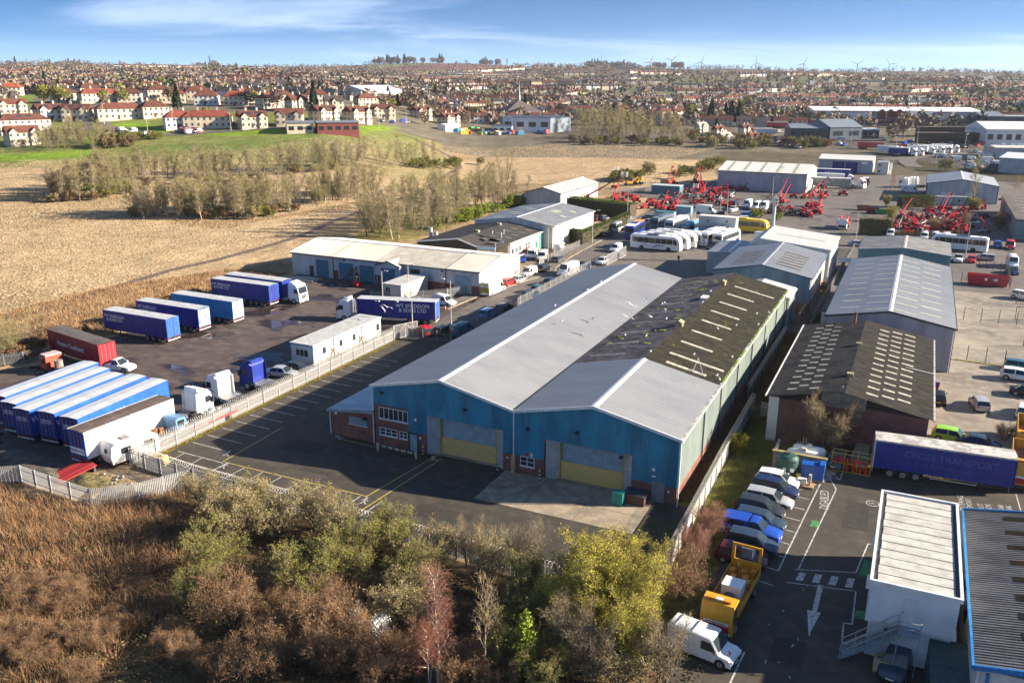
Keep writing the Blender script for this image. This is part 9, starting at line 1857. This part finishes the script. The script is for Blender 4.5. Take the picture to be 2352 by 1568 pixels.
# ================================================================== VILLAGE, TOWN AND HORIZON
HAR=[vm('harling_%d'%i,c,tuple(x*.8 for x in c),.4)for i,c in enumerate(((.60,.50,.38),(.66,.60,.50),(.48,.40,.31),(.70,.68,.63)))]
TIL=[vm('roof_tile_%d'%i,c,tuple(x*.6 for x in c),.5)for i,c in enumerate(((.23,.062,.04),(.12,.05,.036),(.165,.06,.042),(.085,.07,.065),(.34,.09,.04),(.055,.06,.075)))]
def house_mb(w,d,he,hr,hip,gables=0):
 wall,roof,win=MB(),MB(),[]
 wall.box(-w/2,-d/2,-4,w/2,d/2,he);e=.35;x0=w/2+e;y0=d/2+e;rx=max(.4,w/2-d/2*.85)if hip else x0
 roof.add([(-x0,-y0,he-.1),(x0,-y0,he-.1),(x0,y0,he-.1),(-x0,y0,he-.1),(-rx,0,hr),(rx,0,hr)],[(0,1,5,4),(2,3,4,5),(1,2,5),(3,0,4)])
 if not hip:wall.add([(-w/2,-d/2,he),(-w/2,d/2,he),(-w/2,0,hr-.15),(w/2,-d/2,he),(w/2,d/2,he),(w/2,0,hr-.15)],[(0,2,1),(3,4,5)])
 for k in range(gables):
  x=(-w*.32,w*.32)[k]if gables>1 else 0;g2=w*.13
  wall.add([(x-g2,-d/2-.8,-4),(x+g2,-d/2-.8,-4),(x+g2,-d/2-.8,he),(x,-d/2-.8,he+1.7),(x-g2,-d/2-.8,he),(x-g2,-d/2,-4),(x+g2,-d/2,-4),(x+g2,-d/2,he),(x-g2,-d/2,he)],[(0,1,2,3,4),(1,6,7,2),(5,0,4,8)])
  roof.add([(x-g2-.2,-d/2-1,he-.1),(x,-d/2-1,he+1.85),(x+g2+.2,-d/2-1,he-.1),(x-g2-.2,-.5,he-.1),(x,-.5,he+1.85),(x+g2+.2,-.5,he-.1)],[(0,1,4,3),(1,2,5,4)])
 n=max(2,int(w/2.6))
 for z in(.9,3.5)if he>4 else(.9,):
  for i in range(n):
   x=-w/2+(i+.5)*w/n;yy=-d/2-.03-(.8 if gables and any(abs(x-q)<w*.13 for q in((-w*.32,w*.32)if gables>1 else(0,)))else 0);win.append(((x-.5,yy,z),(x+.5,yy,z),(x+.5,yy,z+1.25),(x-.5,yy,z+1.25)))
  for s_ in(-1,1):
   for y in(-1.6,1.6):xx=s_*(w/2+.03);q=[(xx,y-.45,z),(xx,y+.45,z),(xx,y+.45,z+1.2),(xx,y-.45,z+1.2)];win.append(q if s_>0 else q[::-1])
 ch=MB()
 for x in(-w*.2,w*.2):ch.box(x-.45,-.3,hr-.8,x+.45,.3,hr+1.1).cyl((x-.2,0,hr+1.1),(x-.2,0,hr+1.5),.11,n=6).cyl((x+.2,0,hr+1.1),(x+.2,0,hr+1.5),.11,n=6)
 return wall,roof,win,ch
def house_tpl(*a):
 wall,roof,win,ch=house_mb(*a);T=Tpl();T.part('wall',wall,HAR[0],key='wall');i=T.part('roof',roof,TIL[0],key='roof');T.part('chimney',ch,HAR[2],par=i)
 wd=a[0];T.part('door',MB().box(-wd*.06-.5,-a[1]/2-.06,0,-wd*.06+.5,-a[1]/2,2.1),M('house_door',(.10,.03,.03),.5))
 for q in win:T.part('window',MB().quad(*q),M('house_glass',(.07,.085,.10),.15,var=0))
 return T
HT=[house_tpl(13,8.5,5.2,8.2,True),house_tpl(13,8.5,5.2,8.0,False,2),house_tpl(10,8,5.0,8.0,False,1),house_tpl(22,8.5,5.2,8.0,True),house_tpl(12,8,5.2,8.0,True,0)]
rows=dict(top=[(85,365,0,4,1),(280,340,0,0,0),(400,325,0,1,1),(510,330,0,1,2),(840,330,3,1,0),(980,345,0,2,0)],
 upper=[(450,412,0,1,1),(615,370,0,1,0),(690,415,3,0,0),(900,412,0,1,1),(1090,385,0,1,0),(1200,415,0,0,0),(1370,392,0,2,0),(1430,430,0,2,3),(1630,436,0,0,0),(1700,414,0,0,3),(1860,450,0,2,0),(1930,425,0,1,0),(2045,465,2,1,0),(2180,420,0,2,1),(2300,468,2,3,0)],
 lower=[(90,495,1,2,0),(345,537,1,1,3),(540,537,1,1,0),(830,527,3,2,0),(1065,517,0,1,0),(1235,590,0,0,3),(1440,586,3,0,0),(1740,586,1,1,0),(2000,573,1,2,0),(2235,546,1,1,0),(165,612,3,1,1),(160,702,1,2,0)],
 right=[(2462,548,1,1,0),(2640,520,1,1,0),(2520,440,0,2,0),(2900,524,1,1,0),(3092,570,1,2,0),(3170,536,0,1,0),(3040,455,0,2,0),(3240,460,0,1,0),(3330,462,0,1,0)])
rn=random.Random(4);ORD=['first','second','third','fourth','fifth','sixth','seventh','eighth','ninth','tenth','eleventh','twelfth','thirteenth','fourteenth','fifteenth']
RC=['red','brown','russet','dark','orange','slate']
houses=[]
for rw,L_ in rows.items():
 for i,(x,y,ti,ri,wi)in enumerate(sorted(L_)):
  p=pick('A1',x,y);sc=1.0
  inst(HT[ti],'village_house','pale house with %s roof, %s from left in the %s village row'%(RC[ri],ORD[i],rw),'house',p,R_(rn.uniform(5,55)),'hillside village houses',{'wall':HAR[wi],'roof':TIL[ri]},sc);houses.append(p)
SP=M('solar_panel',(.02,.03,.06),.2,var=0)
for o in[o for o in C.objects if o.name.startswith('village_house')]:
 if rn.random()<.3:
  for k in range(2):
   x=-3+k*4;z=6.1;MB().quad((x,-2.9,z),(x+2.4,-2.9,z),(x+2.4,-1.4,z+1.1),(x,-1.4,z+1.1)).build('solar_panel',SP,o)
# far town houses: single meshes, the nearest as things, the rest as one mass
FH=[]
for a in((10,7,3.2,5.6,True),(10,7,4.8,7.4,False),(16,7,4.8,7.2,False),(9,7,3,5.8,False,1)):
 wall,roof,win,ch=house_mb(*a);q=MB();q.add(wall.v,wall.f,0);q.add(roof.v,roof.f,1);q.add(ch.v[:8],[f for f in ch.f if max(f)<8],0)
 for w_ in win:q.add(list(w_),[(0,1,2,3)],2)
 FH.append(q)
FW=HAR+[vm('grey_harl',(.32,.30,.27),(.24,.22,.20),.4)]
FM={}
cand=[]
for i in range(270): # streets and terraces
 s_=rn.uniform(-.66,.66);d=560+1800*rn.random()**1.35
 if(-.2<s_<.28 and d<620)or(s_>.22 and d<780)or(s_<-.05 and d<610):d+=120
 a=rn.choice([.15,.35,.5,-.2,1.2]);k=rn.randrange(4);wi,ri=rn.randrange(5),rn.choice([1,3,5,3,5,3,1,2])
 for j in range(rn.randint(4,11)):
  t_=j*(12.5,12.5,17,11.5)[k];cand.append((s_*d+t_*math.cos(a),d+t_*math.sin(a),a+rn.choice([0,0,math.pi]),k,wi if rn.random()<.8 else rn.randrange(5),ri if rn.random()<.8 else 1))
cand.sort(key=lambda q:q[1])
bV,bF,bM=[],[],[];o=0
for i,(x,y,a,k,wi,ri)in enumerate(cand):
 z=float(terr(x,y))
 if i<240:
  key=(k,wi,ri)
  if key not in FM:FM[key]=FH[k].mesh('town_house',[FW[wi],TIL[ri],MATS['house_glass']])
  h=obj('town_house',FM[key]);h.location=(x,y,z);h.rotation_euler=(0,0,a);tag(h,'small %s-walled house with %s roof in the town beyond the fields'%(('buff','cream','tan','white','grey')[wi],RC[ri]),'house','houses of the near town')
 else:
  R=np.array(Matrix.Rotation(a,3,'Z'));v=np.array(FH[k].v)@R.T+np.array([x,y,z]);bV.append(v)
  for f,m in zip(FH[k].f,FH[k].m):
   bF.append(tuple(q+o for q in f));bM.append(m*8+(wi if m==0 else ri if m==1 else 0))
  o+=len(v)
me=bpy.data.meshes.new('far_town');me.from_pydata(np.concatenate(bV).tolist(),[],bF)
for m in FW+[FW[0]]*3+TIL+[TIL[0]]*2+[MATS['house_glass']]:me.materials.append(m)
me.polygons.foreach_set('material_index',bM);me.update();stuff(obj('far_town',me),'mass of small houses of the far town','houses')
# trees of the town
CONI=Tpl();r=np.random.RandomState(9);n=900;t_=r.rand(n)**.7;a_=r.uniform(0,6.28,n);rad=(1-t_)*2.6*r.uniform(.55,1.05,n);P=np.stack([rad*np.cos(a_),rad*np.sin(a_),1+t_*10],1);V_,F_=leaf_quads(P,.75,r,.5)
CONI.part('trunk',MB().cyl((0,0,-.5),(0,0,10),.22,.05,n=6),BK_DARK);CONI.part('crown',fast_mesh('crown',V_,F_,LF_CON),None)
def blob_tree(seed,mat,n=420,s=.55):
 r=np.random.RandomState(seed);T=Tpl();P=r.randn(n,3);P/=np.linalg.norm(P,axis=1,keepdims=True);P*=r.uniform(.35,1,(n,1))**.5*np.array([[3.4,3.4,3.0]])*(1+.2*np.sin(P[:,:1]*3+seed));P[:,2]+=5.2;V_,F_=leaf_quads(P,s,r,0,2.2);T.part('trunk',MB().cyl((0,0,-.5),(0,0,4),.25,.14,n=6).cyl((0,0,3),(1.2,.5,6),.12,.04,n=5).cyl((0,0,3),(-1.0,-.7,6.4),.12,.04,n=5),BK_GREY);T.part('crown',fast_mesh('crown',V_,F_,mat),None);return T
BT=[blob_tree(1,vm('far_twig_a',(.19,.145,.12),(.125,.095,.085),.3)),blob_tree(2,vm('far_twig_b',(.23,.18,.115),(.15,.115,.08),.3)),blob_tree(3,LF_GR,500),CONI]
for k,x,y,ti,sc,lb in(('A1',305,420,2,1.25,'round evergreen left of the village terrace'),('A1',405,420,2,1.2,'round evergreen right of its twin'),('A1',1225,470,3,1.2,'conifer between the village houses'),('A1',1425,580,2,1.05,'round evergreen bush before the corner houses'),('A1',2165,470,3,1.3,'tall dark conifer right of the village'),('A1',1480,215,1,2.2,'large pale bare tree on the skyline'),('A1',715,430,2,1.0,'olive tree before the red-roofed terrace'),('A1',850,420,2,.9,'olive tree right of the first one'),('A1',480,420,2,.8,'shrubby tree beside the brown-roofed house'),('A2',480,470,1,2.0,'large bare tree behind the sports hall'),('A2',560,440,3,1.1,'dark conifer beside the large bare tree'),('A2',390,450,3,.9,'dark conifer left of the large bare tree'),('A2',1185,490,2,1.2,'round evergreen left of the church'),('A2',1330,470,0,1.6,'dark tree group right of the spire'),('A2',850,580,1,1.2,'bare tree by the brown-roofed house'),('A2',940,530,2,1.1,'olive tree above the recycling yard'),('A2',1790,470,3,.9,'dark conifer by the sports field'),('A3',190,570,3,1.6,'tall dark conifer by the small houses'),('A3',290,560,3,1.3,'dark conifer second in the row'),('A3',330,560,3,1.5,'dark conifer third in the row'),('A3',380,560,3,1.4,'dark conifer fourth in the row'),('A3',440,570,1,1.6,'bare tree right of the conifers'),('A3',50,540,2,1.5,'dark round tree left of the conifers'),('A3',740,520,2,1.0,'green tree at the sports field'),('A3',1520,660,1,1.9,'large tan bare tree before the pallet yard'),('A3',1210,530,1,1.0,'tan tree in front of the stadium, left'),('A3',1010,540,0,1.0,'brown bushy tree at the stadium end'),('A3',1440,680,1,1.2,'tan bush below the large bare tree')):
 p=pick(k,x,y);inst(BT[ti],'town_tree',lb,'tree',p,rn.uniform(0,6),None,None,sc)
for i in range(130):
 s_=rn.uniform(-.65,.65);d=rn.uniform(480,900)
 if s_>.2 and d<700:d+=200
 if-.1<s_<.25 and d<600:d+=150
 inst(BT[rn.choice([0,0,1,1,2,3])],'town_tree','distant tree among the town houses','tree',(s_*d,d,float(terr(s_*d,d))),rn.uniform(0,6),'trees among the town houses',None,rn.uniform(.7,1.3))
r=np.random.RandomState(12);pV,pM=[],[];nt_=5400
d=620+3400*r.rand(nt_)**1.35;s_=r.uniform(-.68,.68,nt_);x=s_*d;z=terr(x,d);sc=r.uniform(.7,1.5,nt_)*np.where(d>2000,1.6,1.0);wood=(np.sin(x/90)+np.sin(d/130+s_*9))>-.2;keep=wood|(r.rand(nt_)<.5);keep&=~((d>2900)&(s_>-.14)&(s_<.085)&(r.rand(nt_)<.93))
x,d,z,sc=x[keep],d[keep],z[keep],sc[keep];m=26
u=r.randn(len(x),m,3);u/=np.linalg.norm(u,axis=2,keepdims=True);u*=r.uniform(.4,1,(len(x),m,1));P=np.stack([x[:,None]+u[...,0]*4.2*sc[:,None],d[:,None]+u[...,1]*4.2*sc[:,None],z[:,None]+(4.0+u[...,2]*4.0)*sc[:,None]],-1).reshape(-1,3)
V_,F_=leaf_quads(P,2.3,r,0,1.7);mi=np.repeat(r.choice(4,len(x),p=[.55,.37,.04,.04]),m)
stuff(obj('far_wood',fast_mesh('far_wood',V_,F_,[MATS['far_twig_a'],MATS['far_twig_b'],LF_GR,LF_CON],mi)),'brown and dark green woods between and beyond the far houses','wood')
# wood on the middle hill
for k,x0,x1,y,n in(('A2',230,520,182,26),('A2',520,700,176,9),('A2',960,1080,178,9),('A2',1690,2000,205,26),('A2',2000,2352,200,16),('A1',60,560,205,24),('A1',1250,1700,190,18)):
 for i in range(n):
  x=rn.uniform(x0,x1);d=3350;rr_=ray(*Q(k,x,y));X=rr_[0]/rr_[1]*d;inst(BT[rn.choice([0,0,0,3])],'hill_tree','dark tree of the wood on the skyline','tree',(X,d,float(terr(X,d))),rn.uniform(0,6),'skyline wood trees',None,rn.uniform(2.2,3.4))
# ---- larger buildings of the town side
def fac(k,xl,yl,xr_,yr):A,B=pick(k,xl,yl),pick(k,xr_,yr);B=Vector((B.x,B.y,A.z));d=B-A;return A,math.atan2(d.y,d.x),d.length
p,an,L_=fac('A3',905,548,1920,548);an=TH+.32;t=thing('football_stand','long pale stadium stand with red brick entrance and red diamond marks','stadium',p,an);L_=118
STW=M('stadium_cladding',(.66,.70,.74),.5,var=.06);MB().box(0,0,-6,L_,22,8).build('wall',STW,t);MB().prism([(-1,8),(23,10.5),(23,11),(-1,8.5)],'x',-1,L_+1).build('roof',WHITE,t);MB().box(-.2,-.3,7.4,L_+.2,0,8.1).build('red_edge',paint((.4,.03,.06)),t)
RB=M('stadium_brick',(.23,.035,.04),.8,var=.1);q=MB()
for i in range(3):q.prism([(45+i*6.2,-6),(51.2+i*6.2,-6),(51.2+i*6.2,7.6),(48.1+i*6.2,9.8),(45+i*6.2,7.6)],'y',-2.0,1)
q.build('entrance',RB,t);lettering('Welcome to',1.2,face((54.3,-2.05,3.6),(1,0,0),(0,0,1)),LETTER,t);lettering('ALBERT BARTLETT STADIUM',1.15,face((54.3,-2.05,2.0),(1,0,0),(0,0,1)),LETTER,t)
for x in(8,38,66,97):
 MB().box(x,-1.2,-6,x+5.5,0,8.4).build('stair_tower',M('pale_tower',(.60,.62,.63),.5,var=.05),t);q=MB();c=(x+2.75,4.2)
 for(x0,z0),(x1,z1)in zip(((0,-3.4),(1.9,0),(0,3.4),(-1.9,0)),((1.9,0),(0,3.4),(-1.9,0),(0,-3.4))):q.bar((c[0]+x0,-1.25,c[1]+z0),(c[0]+x1,-1.25,c[1]+z1),.1,.3,up=(0,1,0))
 q.build('diamond',paint((.42,.03,.06)),t)
for x in(48,54.5,60.5,66.5):MB().bar((x-1,8,10.5),(x,10,13.5),.3,.3).bar((x+1,8,10.5),(x,10,13.5),.3,.3).build('roof_mast',paint((.5,.08,.05)),t)
for lb,x,y,h in(('floodlight mast left of the stadium',865,530,26),('floodlight mast behind the stadium, left',1008,435,22),('floodlight mast right of the stadium, first',2050,500,28),('floodlight mast right of the stadium, second',2085,480,28)):
 p=pick('A3',x,y);t=thing('floodlight_mast',lb,'floodlight',p,.2);MB().cyl((0,0,-1),(0,0,h),.55,.3,n=8).build('mast',DKSTEEL,t);q=MB()
 for i in range(4):
  for j in range(4):q.box(-2+i,-.3,h+j*.8,-1.2+i,.1,h+.55+j*.8)
 q.build('lamp_bank',STEEL,t)
def block(name,label,k,xl,yl,xr_,yr,dp,h,wall,roof,rz=None,pitch=1.2,hr=None,wins=0):
 p,an,L_=fac(k,xl,yl,xr_,yr);t=thing(name,label,'building',p,an if rz is None else rz);MB().box(0,0,-3,L_,dp,h).build('wall',wall,t);hh=hr or h+.8
 MB().prism([(-.4,h),(dp+.4,h),(dp+.4,h+.15),(dp/2,hh),(-.4,h+.15)],'x',-.4,L_+.4).build('roof',roof,t)
 for i in range(wins):x=(i+.5)*L_/wins;MB().box(x-L_/wins*.3,-.06,h*.35,x+L_/wins*.3,0,h*.7).build('window',GLASS,t)
 return t
DKB=M('dark_blue_wall',(.05,.075,.11),.6,var=.1);GRR=M('slate_roof',(.17,.20,.23),.5,var=.1)
block('recycling_hall','white and dark blue hall of the recycling yard beyond the field','A2',1110,615,1440,622,26,9,M('hall_white',(.60,.64,.70),.5,var=.05),DKB,wins=4);block('grey_hall','dark grey end hall joined to the white one','A2',1440,622,1580,610,26,9.2,M('hall_grey',(.16,.20,.24),.5,var=.05),DKB)
block('site_store','low white store beside the recycling hall','A2',1040,620,1175,622,7,4,WHITE,DKB,wins=3);block('white_box_store','small white store at the yard fence','A2',720,612,810,614,6,3.6,WHITE,WHITE)
p=pick('A2',1225,530);t=thing('church','church with wide pyramid roof and thin green spire','church',p,.3);MB().box(-16,-14,-3,16,14,3.2).build('wall',HAR[2],t);MB().add([(-19,-17,3),(19,-17,3),(19,17,3),(-19,17,3),(0,0,14.5)],[(0,1,4),(1,2,4),(2,3,4),(3,0,4)]).build('roof',M('brown_slate',(.12,.095,.085),.6,var=.1),t);MB().cyl((0,0,13.5),(0,0,28),.9,.05,n=6).build('spire',M('verdigris',(.35,.52,.48),.6,var=.1),t)
block('church_hall','low dark-roofed hall beside the church','A2',1280,525,1470,528,14,4,HAR[2],M('brown_slate',(.12,.095,.085),.6),wins=4)
block('school_wing','red brick school building with grey roof by the green','A1',2190,632,2440,632,16,5.0,M('school_red',(.22,.06,.055),.7,var=.08),GRR,rz=.28,wins=5);block('school_entrance','pale school entrance block with white canopy','A1',1980,634,2160,636,14,5,HAR[0],GRR,rz=.28,wins=3)
block('sports_hall','grey-roofed sports hall among the trees','A2',190,400,440,400,30,6,HAR[3],M('silver_roof',(.42,.46,.50),.5,var=.05),hr=11);block('flat_block','flat-roofed school block behind the village','A2',870,490,1060,488,16,4.5,HAR[1],M('flat_brown',(.16,.12,.10),.7,var=.1),wins=6)
for i,(xl,xr_,y)in enumerate(((1230,1300,335),(1310,1380,335),(1495,1590,335))):block('tenement','tan sandstone tenement in the middle distance, %s'%('left','middle','right')[i],'A2',xl,y,xr_,y,14,11,M('sandstone',(.42,.31,.18),.8,var=.1),TIL[3],wins=3,hr=14)
block('dark_office','dark blue-grey office workshop with sloped roof below the stadium','A3',740,668,1010,672,18,6.5,DKB,GRR,wins=5,hr=9);block('dark_office_wing','taller gabled wing of the dark office','A3',1010,675,1230,668,24,7.5,DKB,GRR,hr=12,wins=2);block('low_office','low glazed link right of the dark office','A3',1240,660,1350,658,12,5,DKB,WHITE,wins=3)
block('olive_shed','dark shed with olive front by the stadium corner','A3',1545,572,1730,575,18,7,M('olive_wall',(.16,.15,.09),.7,var=.1),GRR,hr=10);block('pallet_shed','dark gabled shed behind the pallet stacks','A3',2050,585,2205,585,20,7.5,DKB,GRR,hr=10.5);block('sweden_shed','long dark shed with pale panel roof at upper right','A3',2210,580,2420,580,20,7,DKB,M('grey_panel_roof',(.3,.32,.34),.5,var=.1));block('white_office','white gabled office building at the right edge','A3',2080,708,2400,712,30,9,M('office_white',(.60,.62,.64),.5,var=.05),WHITE,hr=13,wins=5)
block('depot_shed','white shed with pale roof at the right edge of the depot','E2',1920,640,2500,690,22,6.5,GREYCLAD,WHITE,hr=8.5);block('depot_store','flat pale store behind the depot shed','E2',1875,420,2500,430,16,5.5,GREYCLAD,M('cream_roof',(.6,.58,.5),.5),hr=6.4)
for i,(x,y)in enumerate(((125,612),(245,640),(430,628),(285,690),(480,690))):p=pick('A3',x,y);inst(HT[2],'edge_house','pale bungalow with tan roof near the conifers, %s'%ORD[i],'house',p,.5,None,{'wall':HAR[1],'roof':(HAR[2],TIL[2],TIL[1])[i%3]},.75)
PW=M('pallet_brown',(.10,.075,.06),.9,var=.35,scale=1.5,bump=.4,bscale=3)
for i in range(22):
 x,y=1640+(i%11)*46,690-(i//11)*45;p=pick('A3',x,y);t=thing('pallet_stack','tall stack of weathered pallets in the pallet yard','pallets',p,TH,'pallet stacks')
 for k in range(8):MB().box(-3.4,-4,k*.75,3.4,4,k*.75+.6).build('pallet_layer',PW,t)
CC=[paint(c,.5)for c in((.02,.2,.4),(.5,.3,.02),(.05,.3,.1),(.5,.5,.5),(.4,.04,.03),(.02,.05,.2),(.3,.3,.05))]
for i in range(46):
 p=pick('A2',rn.uniform(790,1540),rn.uniform(600,640));t=thing('recycling_container','coloured container in the crowded recycling yard','container',p,rn.uniform(0,3),'recycling containers');q=MB();a_=rn.uniform(1.2,3.2);q.box(-a_,-1.1,0,a_,1.1,rn.uniform(1.2,2.4));q.build('tub',rn.choice(CC),t)
for i in range(120):
 k,x,y=rn.choice([('A3',rn.uniform(500,1450),rn.uniform(640,735)),('A3',rn.uniform(1380,2300),rn.uniform(690,735)),('E2',rn.uniform(950,2300),rn.uniform(300,600)),('A1',rn.uniform(760,920),rn.uniform(605,632)),('A1',rn.uniform(1000,1030),640),('A1',rn.uniform(1250,1380),rn.uniform(612,628)),('A1',rn.uniform(1580,1960),rn.uniform(570,590)),('A2',rn.uniform(200,450),rn.uniform(545,560)),('A3',rn.uniform(100,700),rn.uniform(620,700)),('A3',rn.uniform(1130,1450),rn.uniform(560,580)),('A3',rn.uniform(1450,2100),rn.uniform(690,730)),('A3',rn.uniform(650,1100),rn.uniform(675,715))]);carf(rn.choice(['hatch','suv','van_s','van_m']),rn.choice(['white','silver','black','red','blue','grey']),'small parked vehicle in the distant streets',k,x,y,rn.uniform(0,360),'mid','vehicles in the distant streets')
# ---- pylons and wind turbines on the skyline
def far_at(k,x,y,d):a,b,c=ray(*Q(k,x,y));return Vector((a/b*d,d,CAM_H+c/b*d))
for lb,k,x,yt,yb in(('lattice pylon at the far left skyline','A1',85,150,215),('lattice pylon above the brown roofs','A1',832,120,190),('tall lattice pylon beside the pale bare tree','A1',1450,90,170),('lattice pylon in the middle left skyline','A1',2090,145,195),('lattice pylon left of the hill wood','A2',232,98,180),('lattice pylon on the green hill','A2',1142,108,180),('thin mast on the green hill','A2',1330,140,186),('lattice pylon by the turbines','A2',1902,125,222),('lattice pylon at the far right skyline','A3',2197,190,245)):
 d=3600.;a,b=far_at(k,x,yt,d),far_at(k,x,yb,d);h=a.z-b.z;t=thing('pylon',lb,'pylon',b,0);q=MB();w0=h*.11
 for sx in(-1,1):
  for sy in(-1,1):q.bar((sx*w0,sy*w0,-15),(sx*w0*.18,sy*w0*.18,h),.9,.9)
 for i in range(6):
  f0,f1=i/6,(i+1)/6;w1,w2=w0*(1-.82*f0),w0*(1-.82*f1)
  for s_ in(-1,1):q.bar((-w1,s_*w1,h*f0),(w2,s_*w2,h*f1),.5,.5).bar((w1,s_*w1,h*f0),(-w2,s_*w2,h*f1),.5,.5)
 q.build('lattice',M('pylon_grey',(.12,.13,.15),.6,var=0),t)
 for z in(.66,.80,.94):MB().bar((-h*.17,0,h*z),(h*.17,0,h*z),.8,.8).build('cross_arm',MATS['pylon_grey'],t)
for lb,k,x,y,ph in(('wind turbine nearest the green hill',"A2",1790,140,90),('second wind turbine from the left',"A2",2130,135,70),('third wind turbine from the left',"A2",2277,123,42),('fourth wind turbine from the left',"A3",131,135,75),('fifth wind turbine, near a small distant one',"A3",507,140,100),('sixth wind turbine from the left',"A3",834,147,72),('seventh wind turbine from the left',"A3",1205,150,40),('rightmost of the wind turbines',"A3",1425,150,130)):
 d=4200.;p=far_at(k,x,y,d);t=thing('wind_turbine',lb,'wind turbine',(p.x,p.y,p.z-62),0,'wind turbines');TW_=M('turbine_grey',(.20,.22,.25),.5,var=0);MB().cyl((0,0,-30),(0,0,61),2.6,1.8,n=8).build('tower',TW_,t);hb=MB();hb.box(-1.8,-5,60,1.8,3,64);hb.build('nacelle',TW_,t)
 for j in range(3):
  an=R_(ph+120*j);e=Vector((math.cos(an),0,math.sin(an)));MB().loft([[(0,-5.5,62),(e.z*1.6,-5.5,62-e.x*1.6),(e.z*.8,-6.2,62-e.x*.8)],[(e.x*12-e.z*1.4,-5.5,62+e.z*12+e.x*1.4),(e.x*12+e.z*1.8,-5.5,62+e.z*12-e.x*1.8),(e.x*12,-6,62+e.z*12)],[(e.x*42,-5.5,62+e.z*42),(e.x*42+e.z*.4,-5.5,62+e.z*42-e.x*.4),(e.x*42,-5.7,62+e.z*42)]]).build('blade',TW_,t)
# ---- thin haze over the whole place
hzm=bpy.data.materials.new('haze_air');hzm.use_nodes=True;hn=hzm.node_tree;hn.nodes.clear()
pv=hn.nodes.new('ShaderNodeVolumePrincipled');pv.inputs['Color'].default_value=(.80,.88,1,1);pv.inputs['Density'].default_value=4.5e-5;pv.inputs['Anisotropy'].default_value=.2
hn.links.new(pv.outputs[0],hn.nodes.new('ShaderNodeOutputMaterial').inputs['Volume'])
stuff(MB().box(-13500,-400,-12,13500,10500,420).build('haze',hzm),'thin pale air over the whole valley','haze')
